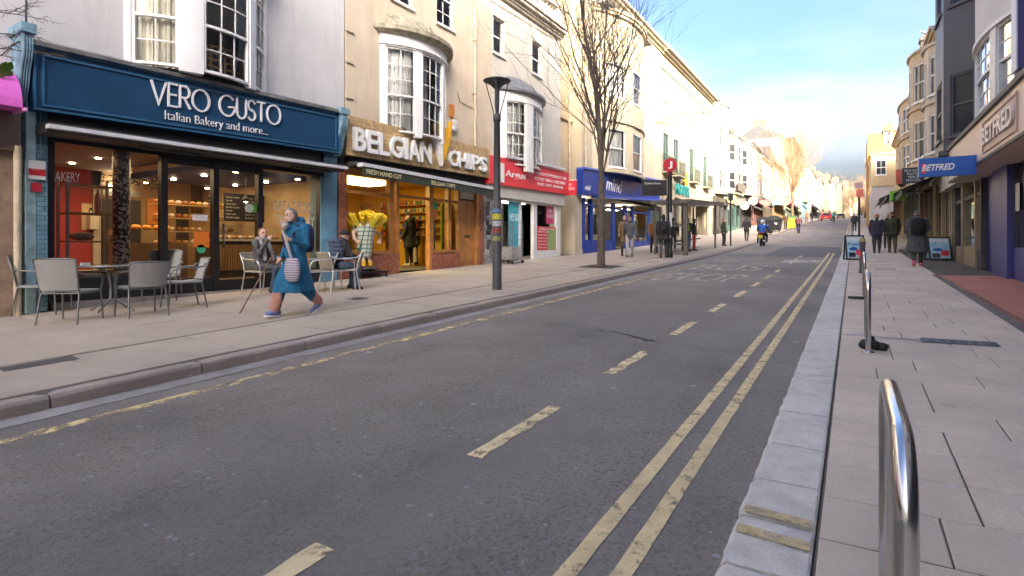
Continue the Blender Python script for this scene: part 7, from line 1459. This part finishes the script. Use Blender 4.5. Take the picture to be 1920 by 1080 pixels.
    if not hat or hairlen:
        hm = M('hair_%d_%d' % (int(hair[0]*200), int(hair[2]*200)), hair, .7, .25, 40, .6, 80)
        if not hat: cap('hair', hm, .008, .025)
        b = MB(); b.loft([[tuple(h+V((0, 0, z*k))+la*(rx*math.cos(a))*k+lk*(-.045+ry*math.sin(a))*k) for a in np.linspace(0, 6.283, 15)[:-1]] for z, rx, ry in ((-.07-hairlen, .055, .045), (-.05-hairlen*.5, .07, .05), (.0, .08, .058), (.06, .075, .055), (.1, .05, .04))]); b.build('hair', hm, t, world=False)
    if eyes:
        for s in (-1, 1):
            b = MB(); b.ball(tuple(h+la*s*.031*k+lk*.083*k+V((0, 0, .012*k))), .0115*k, 8); b.build('eye', M('eye_dark', (.03, .025, .02), .2), t, world=False); b = MB(); b.tube([h+la*(s*.018)*k+lk*.092*k+V((0, 0, .032*k)), h+la*(s*.045)*k+lk*.083*k+V((0, 0, .034*k))], .005*k, 5); b.build('eyebrow', M('brow', (.08, .06, .05), .8), t, world=False)
        b = MB(); b.tube([h+la*-.024*k+lk*.088*k+V((0, 0, -.058*k)), h+lk*.097*k+V((0, 0, -.058*k)), h+la*.024*k+lk*.088*k+V((0, 0, -.058*k))], .007*k, 6); b.build('mouth', M('lips', (.4, .15, .12), .5), t, world=False)
    if extras: extras(t, j, k)
    return t
def backpack(col, w=.3, h=.42, d=.15):
    def f(t, j, k):
        c = j['chest']+V((0, -.22*k, -.02)); b = MB(); b.loft([ell(c+V((0, 0, z*k)), w/2*s*k, d/2*s*k*1.1, 14) for z, s in ((-h/2, .7), (-h/2+.04, .95), (0, 1), (h/2-.1, .95), (h/2-.02, .7), (h/2, .3))]); o = b.build('backpack', cloth(col, 'b'), t, world=False)
        for s in (-1, 1): b = MB(); b.tube([c+V((s*.1*k, .0, .17*k)), j['sh'+('L' if s < 0 else 'R')]+V((-s*.06*k, .0, .075*k)), j['chest']+V((s*.11*k, .14*k, .02)), j['chest']+V((s*.16*k, .04*k, -.18*k))], .018*k, 6); b.build('strap', cloth(col, 'b'), o, world=False)
        b = MB(); b.ball(tuple(c+V((0, -.07*k, -.08*k))), (.1*k, .05*k, .09*k), 12); b.build('pocket', cloth(col, 'b'), o, world=False)
    return f
def stride(a=.22, lead='L', arm=.12):
    o = 'R' if lead == 'L' else 'L'; sx = {'L': -1, 'R': 1}
    return {'kne'+lead: (sx[lead]*.1, a*.62, .52), 'ank'+lead: (sx[lead]*.1, a*1.25, .09), 'kne'+o: (sx[o]*.1, -a*.15, .5), 'ank'+o: (sx[o]*.1, -a*1.35, .15), 'toe'+o: (0, .8, -.45), 'el'+o: (sx[o]*.24, .0, 1.12), 'wr'+o: (sx[o]*.22, arm+.1, .9), 'el'+lead: (sx[lead]*.24, -.12, 1.13), 'wr'+lead: (sx[lead]*.25, -arm-.02, .9)}
def G(px, py, f=pav_l): return gnd(px, py, f)
# --- woman in the blue coat
def lady(t, j, k):
    b = MB(); c = j['chest']; GR = M('grey_strap', (.4, .36, .35), .8, .15, 30, .4, 60)
    b.tube([j['shR']+V((-.06, -.05, .06)), c+V((.08, .14, .08)), c+V((-.04, .165, -.12)), V((-.13, .2, .86))], [.026, .028, .028, .02], 8); b.build('bag_strap', GR, t, world=False)
    m = M('striped_knit', (.42, .38, .42), .9, .1, 8); tn = m.node_tree; w_ = tn.nodes.new('ShaderNodeTexWave'); w_.inputs['Scale'].default_value = 9; w_.bands_direction = 'Z'; w_.inputs['Distortion'].default_value = 3; g_ = tn.nodes.new('ShaderNodeNewGeometry'); tn.links.new(g_.outputs['Position'], w_.inputs[0]); x = tn.nodes.new('ShaderNodeMix'); x.data_type = 'RGBA'; x.inputs[6].default_value = (.5, .46, .5, 1); x.inputs[7].default_value = (.2, .17, .24, 1); tn.links.new(w_.outputs[0], x.inputs[0]); tn.links.new(x.outputs[2], tn.nodes['Principled BSDF'].inputs['Base Color'])
    b = MB(); b.loft([ell((-.15, .21, z), rx, ry, 14) for z, rx, ry in ((.52, .06, .03), (.55, .13, .06), (.68, .155, .075), (.8, .14, .06), (.88, .11, .03))]); b.build('shoulder_bag', m, t, world=False)
    backpack((.045, .035, .1), .33, .46, .2)(t, j, k)
    b = MB(); b.ball(tuple(j['head']+V((.0, .115, -.15))), (.07, .05, .05), 12); b.build('neck_scarf', GR, t, world=False)
    for s in 'LR':
        a = j['ank'+s]; d = V(j['toe'+s]).normalized(); b = MB(); b.loft([[tuple(a+V((0, 0, z))+d*yy*1.0+V((x, 0, 0))) for x, yy in ((-.04, -.1), (.04, -.1), (.05, .06), (.04, .17), (0, .2), (-.04, .17), (-.05, .06))] for z in (-.098, -.07)]); b.build('shoe_sole', LW, t, world=False)
    b = MB(); b.ball(tuple(j['neck']+V((0, -.1, .045))), (.115, .075, .085), 14); b.ball(tuple(j['neck']+V((0, -.06, .0))), (.14, .1, .06), 14); b.build('hood', cloth((.01, .11, .22)), t, world=False)
lp = G(556, 590)
figure('walking woman in a long blue hooded coat with striped shoulder bag', lp, (.08, -1), 1.64, (.01, .12, .235), (.45, .22, .16), (.16, .2, .42), 2, (.17, .16, .155), dict(pel=(0, 0, .9), kneL=(-.09, -.02, .47), ankL=(-.08, -.36, .17), toeL=(0, .75, -.5), kneR=(.09, .22, .52), ankR=(.08, .34, .1), toeR=(0, 1, .08), elL=(-.26, .04, 1.1), wrL=(-.22, .26, 1.18), elR=(.27, -.05, 1.1), wrR=(.2, .12, .93), chest=(0, .04, 1.25), neck=(0, .05, 1.44), head=(0, .11, 1.57)), .37, 1.3, 1.12, .0115, None, False, (.15, 1), True, lady, .05, deep=1.6, legw=1.55)
# --- seated man with scarf, hand to mouth
def scarf(t, j, k):
    SC = M('grey_scarf', (.28, .27, .26), .95, .25, 20, .6, 40); b = MB(); n = j['neck']; b.tube([n+V((.1*math.cos(a), .02+.1*math.sin(a), .03+.015*math.sin(3*a))) for a in np.linspace(0, 6.283, 16)], .042, 8)
    for s in (-1, 1): b.tube([n+V((s*.09, .06, .02)), j['chest']+V((s*.1, .15, .02)), j['pel']+V((s*.12, .17, .12))], [.04, .045, .035], 8)
    b.build('scarf', SC, t, world=False)
seat = lambda **q: dict(dict(pel=(0, 0, .53), hipL=(-.1, .02, .53), hipR=(.1, .02, .53), kneL=(-.13, .43, .51), kneR=(.13, .43, .51), ankL=(-.13, .42, .09), ankR=(.14, .36, .09), chest=(0, -.04, .87), shL=(-.18, -.03, 1.0), shR=(.18, -.03, 1.0), neck=(0, -.03, 1.06), head=(0, .01, 1.2), elL=(-.24, .04, .75), elR=(.24, .04, .75), wrL=(-.14, .26, .68), wrR=(.14, .26, .68)), **q)
figure('seated man in a dark grey coat and scarf raising a hand to his mouth', sock(CH['a'], pav_l)+V((0, 0, .0)), (.85, .25), 1.7, (.09, .085, .085), (.06, .09, .15), (.05, .04, .04), 0, (.16, .11, .07), seat(elR=(.25, .12, .8), wrR=(.1, .2, 1.06), kneL=(-.17, .42, .5)), .5, 1.1, 1.08, .012, None, False, (.35, 1), True, scarf)
b = MB(); p0_, p1_ = G(450, 588), CH['a']; b.tube([p0_+V((0, 0, .01)), p1_+V((.32, .02, .78))], .012, 8); b.tube([p1_+V((.32, .02, .78)), p1_+V((.3, .06, .83)), p1_+V((.25, .1, .82))], .013, 8); simple('walking_stick', 'brown wooden walking stick leaning by the man in the scarf', 'stick', b, M('stick_wood', (.18, .08, .05), .5))
# --- seated man, black cap
def puffer(t, j, k):
    b = MB(); m = cloth((.06, .08, .13), 'p')
    for i in range(5):
        z = .66+.085*i; b.loft([ell((0, -.02+.02*math.sin(i), z+dz), .185*s, .145*s, 16) for dz, s in ((0, .94), (.02, 1.02), (.06, 1.02), (.08, .94))])
    b.build('quilted_vest', m, t, world=False); b = MB(); b.ball((.0, .17, .24), (.17, .13, .19), 12); 
pC = G(632, 545); figure('seated man in a black cap and quilted navy jacket by the chip statue', pC, (.15, .9), 1.7, (.035, .035, .045), (.1, .14, .22), (.03, .03, .03), 0, (.06, .05, .04), seat(chest=(0, .06, .85), neck=(0, .1, 1.03), head=(0, .17, 1.15), shL=(-.18, .07, .98), shR=(.18, .07, .98), elR=(.24, .2, .74), wrR=(.1, .4, .68), elL=(-.22, .2, .74), wrL=(-.08, .4, .66)), None, 1.1, 1.1, .013, (.02, .018, .02), False, (.3, 1), True, puffer)
cafe_chair('silver framed cafe chair under the man in the black cap', pC, (.15, .9), 1, hb=.8)
# --- customers at the chip shop
figure('tall customer in a long black hooded coat at the chip shop door', G(768, 499), (-1, -.05), 1.78, (.012, .012, .013), (.025, .025, .028), (.5, .5, .5), 0, (.02, .02, .02), None, .6, 1.15, 1.15, .02, (.014, .014, .015), True)
figure('customer in pale trousers and dark olive coat at the chip shop door', G(784, 496), (-1, .25), 1.66, (.05, .045, .035), (.45, .43, .4), (.03, .03, .03), 0, (.12, .09, .06), None, .72, 1.1, 1.0, .02, None, True)
# --- pedestrians along the left pavement
figure('man in a long brown coat walking past the blue charity shop', G(1171, 481), (.35, -1), 1.8, (.2, .13, .06), (.07, .06, .06), (.04, .03, .03), 0, (.1, .06, .03), stride(.2), .6, 1.12, 1.05, .02)
figure('man in grey hoodie, dark jacket and pale jogging bottoms by the charity shop', G(1181, 482), (.4, -1), 1.74, (.1, .105, .11), (.42, .41, .42), (.12, .11, .1), 1, (.03, .02, .02), stride(.16, 'R'), None, 1, 1.1, .02)
def bib(t, j, k): b = MB(); c = j['chest']; b.loft([ell(c+V((0, 0, z)), .15, .135, 14) for z in (-.2, .05, .13)]); b.build('shirt_panel', cloth((.4, .38, .36), 'x'), t, world=False)
figure('man in a rust brown jacket and sunglasses walking down the pavement', G(1226, 475), (.5, -1), 1.7, (.3, .13, .035), (.015, .015, .017), (.02, .02, .02), 1, (.02, .015, .01), stride(.15), None, 1, 1.1, .02, None, False, (0, 1), True)
figure('man in black with a backpack walking up past the bus stop pole', G(1244, 484), (-.3, 1), 1.82, (.03, .028, .03), (.1, .09, .09), (.09, .06, .04), 0, (.02, .02, .02), stride(.24, 'R'), .72, 1.1, 1.15, .02, None, False, (0, 1), False, backpack((.02, .02, .022)))
figure('person in a dark jacket beside the bus stop pole', G(1262, 473), (-.2, 1), 1.72, (.04, .045, .055), (.03, .035, .06), (.4, .4, .4), 0, (.03, .02, .02), stride(.2), None, 1, 1.05, .022)
def vest(t, j, k): b = MB(); c = j['chest']; b.loft([ell(c+V((0, 0, z)), rx, .14, 14) for z, rx in ((-.22, .19), (-.1, .19), (.05, .2), (.12, .17))]); b.build('hi_vis_vest', M('hi_vis', (.55, .8, .05), .6), t, world=False)
figure('person in a lime hi-vis vest waiting behind the bus shelter', G(1289, 471), (.3, 1), 1.72, (.06, .07, .08), (.1, .16, .25), (.03, .03, .03), 0, (.05, .04, .03), None, None, 1, 1.1, .022, None, False, (0, 1), False, vest)
figure('person in red trousers waiting in the bus shelter', G(1301, 470), (1, .2), 1.66, (.04, .03, .03), (.5, .04, .03), (.03, .03, .03), 1, (.02, .02, .02), None, None, 1, 1.1, .022)
figure('person in a dark coat at the far end of the bus shelter', G(1357, 461), (1, -.3), 1.65, (.05, .055, .03), (.03, .03, .03), (.03, .03, .03), 0, (.03, .02, .02), None, .8, 1.05, 1.1, .025)
for i, (px, py, f, c1, c2, lab) in enumerate(((1400, 452, (0, 1), (.03, .03, .035), (.04, .04, .05), 'person in dark clothes walking uphill behind the motorcyclist'), (1473, 431, (.2, -1), (.12, .07, .03), (.03, .03, .03), 'person in a brown coat beside the communal bins'), (1512, 417, (.1, -1), (.45, .25, .15), (.25, .15, .1), 'person in a beige coat by the far trees'), (1522, 416, (0, 1), (.02, .02, .022), (.02, .02, .02), 'person in black near the far parked red car'), (1535, 413, (0, -1), (.05, .06, .09), (.04, .04, .05), 'person in navy near the far parked red car'))):
    figure(lab, G(px, py), f, 1.72, c1, c2, (.03, .03, .03), 0, (.05, .03, .02), stride(.18, 'LR'[i % 2]), .75, 1.1, 1.1, .03)
# --- right pavement
figure('woman in a navy puffer coat and orange hat walking down the pavement', G(1644, 475, pav_r), (.05, -1), 1.72, (.035, .035, .055), (.06, .05, .035), (.05, .04, .035), 1, (.03, .02, .02), stride(.12, 'R', .05), .78, 1.1, 1.28, .016, (.38, .12, .05), False, (0, 1), True)
figure('man in an olive coat and maroon beanie walking beside the navy puffer coat', G(1673, 474, pav_r), (-.05, -1), 1.78, (.05, .052, .03), (.13, .1, .06), (.07, .05, .035), 1, (.03, .02, .02), stride(.12, 'L', .05), .74, 1.1, 1.28, .016, (.16, .02, .035), False, (0, 1), True)
figure('person half hidden behind the couple in winter coats', G(1664, 466, pav_r), (0, -1), 1.7, (.1, .07, .06), (.05, .04, .04), (.04, .04, .04), 0, (.3, .2, .12), stride(.1), None, 1, 1, .022)
def pinkw(t, j, k): backpack((.012, .012, .013), .38, .5, .22)(t, j, k); b = MB(); b.ball(tuple(j['neck']+V((0, -.05, .02))), (.15, .11, .07), 12); b.build('collar', cloth((.1, .09, .09), 'c'), t, world=False)
figure('woman in a long dark grey coat and pink trainers walking away with a black rucksack', G(1720, 499, pav_r), (0, 1), 1.68, (.075, .073, .072), (.02, .02, .022), (.75, .16, .26), 0, (.1, .09, .08), dict(stride(.13, 'R', .06), elR=(.27, .03, 1.14), wrR=(.2, .2, 1.05)), .42, 1.45, 1.35, .014, (.09, .085, .085), False, (0, 1), False, pinkw)
figure('person in a dark coat standing by the far road sign', G(1602, 434, pav_r), (0, -1), 1.7, (.03, .03, .035), (.03, .03, .035), (.03, .03, .03), 0, (.03, .02, .02), None, .8, 1.05, 1.1, .03)
# --- motorcyclist and cyclists
def wheel(t, c, r, w_, mat=None, rim=True, name='wheel'):
    b = MB(); n = 20; b.loft([[(c[0]+w_*math.cos(a)*.5, c[1]+(r+w_*.5*math.sin(a))*math.cos(q), c[2]+(r+w_*.5*math.sin(a))*math.sin(q)) for a in np.linspace(0, 6.283, 9)[:-1]] for q in np.linspace(0, 6.283, n+1)], 0, False); o = b.build(name, BLK, t, world=False); b = MB()
    for i in range(6): a = i*math.pi/6; b.tube([(c[0], c[1]-r*math.cos(a), c[2]-r*math.sin(a)), (c[0], c[1]+r*math.cos(a), c[2]+r*math.sin(a))], .006 if w_ < .06 else .015, 4)
    b.build('rim', SIL, o, world=False)
p = G(1419, 462, rz); p.x = KL+.75; p.z = road_z(p.y)
t = thing('motorcycle', 'black motorcycle with red tail and yellow number plate by the kerb', 'motorcycle', p); wheel(t, (0, -.68, .3), .24, .13); wheel(t, (0, .68, .3), .24, .11)
b = MB(); b.loft([ell((0, y, z), rx, rz2, 12, V((1, 0, 0)), V((0, 0, 1))) for y, z, rx, rz2 in ((-.85, .78, .07, .05), (-.6, .72, .12, .1), (-.2, .62, .14, .16), (.2, .68, .16, .2), (.5, .75, .12, .16), (.7, .8, .08, .1))]); b.build('body', M('bike_black', (.02, .02, .022), .3), t, world=False)
b = MB(); b.loft([ell((0, y, .84), rx, .04, 12, V((1, 0, 0)), V((0, 0, 1))) for y, rx in ((-.95, .1), (-.8, .17), (-.5, .18))]); b.build('tail_fairing', M('bike_red', (.5, .02, .02), .3), t, world=False); b = MB(); b.box(-.12, .12, -.99, -.97, .5, .7); b.build('number_plate', M('plate_yellow', (.6, .45, .03), .4), t, world=False)
b = MB(); b.tube([(-.36, .42, .98), (-.1, .5, .95), (.1, .5, .95), (.36, .42, .98)], .018, 6); b.tube([(-.05, .5, .93), (-.05, .68, .3)], .025, 6); b.tube([(.05, .5, .93), (.05, .68, .3)], .025, 6); b.build('handlebars', DGM, t, world=False); b = MB(); b.tube([(.16, -.7, .35), (.16, -.2, .33)], .05, 8); b.build('exhaust', SIL, t, world=False)
ride = dict(pel=(0, -.3, .86), hipL=(-.1, -.28, .86), hipR=(.1, -.28, .86), kneL=(-.24, .12, .72), kneR=(.24, .12, .72), ankL=(-.28, -.05, .3), ankR=(.24, -.05, .36), chest=(0, -.12, 1.2), shL=(-.19, -.06, 1.33), shR=(.19, -.06, 1.33), neck=(0, -.03, 1.38), head=(0, .03, 1.53), elL=(-.32, .15, 1.12), elR=(.32, .15, 1.12), wrL=(-.34, .38, 1.0), wrR=(.34, .38, 1.0))
def helmet(c):
    def f(t, j, k): b = MB(); b.ball(tuple(j['head']+V((0, .0, .02))), (.125, .15, .145), 16); b.build('helmet', M('helm_%d' % int(c[0]*99), c, .3), t, world=False)
    return f
figure('motorcyclist in a bright blue jacket and white helmet', p, (0, 1), 1.7, (.02, .08, .36), (.02, .02, .025), (.02, .02, .02), 0, (.03, .02, .02), ride, None, 1, 1.2, .022, None, False, (0, 1), False, helmet((.72, .72, .72)))
def cyclist(p, lab, lab2, top, legs, hat=None):
    t = thing('bicycle', lab2, 'bicycle', p); wheel(t, (0, -.52, .34), .32, .04); wheel(t, (0, .52, .34), .32, .04); b = MB()
    for a, c in (((0, -.52, .34), (0, -.08, .3)), ((0, -.08, .3), (0, -.2, .85)), ((0, -.2, .8), (0, .38, .82)), ((0, -.08, .3), (0, .4, .75)), ((0, .36, .95), (0, .52, .34)), ((0, -.52, .34), (0, -.18, .72)), ((-.28, .4, .98), (.28, .4, .98))): b.tube([a, c], .018, 6)
    b.build('frame', DGM, t, world=False); b = MB(); b.ball((0, -.22, .89), (.08, .14, .035), 10); b.build('saddle', BLK, t, world=False)
    cyc = dict(pel=(0, -.22, .98), hipL=(-.09, -.2, .96), hipR=(.09, -.2, .96), kneL=(-.11, .16, .78), kneR=(.11, .05, .6), ankL=(-.1, -.02, .4), ankR=(.1, -.12, .2), chest=(0, -.02, 1.28), shL=(-.18, .05, 1.4), shR=(.18, .05, 1.4), neck=(0, .08, 1.45), head=(0, .13, 1.58), elL=(-.26, .2, 1.2), elR=(.26, .2, 1.2), wrL=(-.26, .38, 1.03), wrR=(.26, .38, 1.03))
    figure(lab, p, (0, 1), 1.7, top, legs, (.03, .03, .03), 0, (.04, .03, .02), cyc, None, 1, 1.1, .025, None, False, (0, 1), False, helmet(hat) if hat else None)
p = G(1497, 438, rz); cyclist(p, 'cyclist in a dark pink top and blue shorts riding uphill', 'bicycle ridden uphill beside the left kerb', (.2, .05, .06), (.03, .05, .25))
p = G(1563, 418, rz); cyclist(p, 'cyclist in a teal jacket near the brow of the hill', 'bicycle ridden near the brow of the hill', (.05, .3, .27), (.02, .02, .02), (.03, .03, .03))
# --- turn the bodies into continuous skins
tmp = []
for (t, B, mats, vox, hz_) in PEND:
    me = bpy.data.meshes.new('tmp'); me.from_pydata(B.b.v, [], B.b.f); me.update(); o = bpy.data.objects.new('tmp', me); COL.objects.link(o)
    bmm = bmesh.new(); bmm.from_mesh(me); bmesh.ops.recalc_face_normals(bmm, faces=bmm.faces); bmm.to_mesh(me); bmm.free()
    r = o.modifiers.new('r', 'REMESH'); r.mode = 'VOXEL'; r.voxel_size = vox; s = o.modifiers.new('s', 'SMOOTH'); s.factor = .5; s.iterations = 3; tmp.append(o)
dg = bpy.context.evaluated_depsgraph_get(); dg.update()
for o, (t, B, mats, vox, hz_) in zip(tmp, PEND):
    me = bpy.data.meshes.new_from_object(o.evaluated_get(dg)); me.name = 'body'; me.materials.clear(); keys = list(mats)
    for k in keys: me.materials.append(mats[k])
    n = len(me.polygons); c = np.empty(n*3); me.polygons.foreach_get('center', c); c = c.reshape(-1, 3); best = np.full(n, 1e9); idx = np.zeros(n, int)
    for (lab, a, e, ra, re_) in B.prim:
        a_, e_ = np.array(a), np.array(e); d = e_-a_; u = np.clip(((c-a_)@d)/max(1e-9, d@d), 0, 1); dist = np.linalg.norm(c-a_-u[:, None]*d, axis=1)-(ra+(re_-ra)*u)-(.012 if lab == 'top' else 0); m = dist < best; best[m] = dist[m]; idx[m] = keys.index(lab)
    if hz_ is not None: idx[(c[:, 2] > hz_+.004) & (idx == keys.index('legs'))] = keys.index('top')
    nv = len(me.vertices); co = np.empty(nv*3); me.vertices.foreach_get('co', co); co = co.reshape(-1, 3); nm = np.empty(nv*3); me.vertices.foreach_get('normal', nm); nm = nm.reshape(-1, 3)
    sk = np.zeros(nv, bool); ki = keys.index('skin')
    for f_ in np.nonzero(idx == ki)[0]: sk[list(me.polygons[f_].vertices)] = True
    amp = np.array([0 if s_ else .011*noise.noise((q_[0]*13, q_[1]*13, q_[2]*5))+.006*noise.noise((q_[0]*24, q_[1]*24, q_[2]*17)) for q_, s_ in zip(co, sk)]); co += nm*amp[:, None]; me.vertices.foreach_set('co', co.ravel())   # folds in the cloth
    me.polygons.foreach_set('material_index', idx.astype(np.int32)); me.polygons.foreach_set('use_smooth', np.ones(n, bool)); me.update()
    ob = bpy.data.objects.new('body', me); _link(ob, t, None, None, None, None, False)
for o in tmp: m = o.data; bpy.data.objects.remove(o); bpy.data.meshes.remove(m)
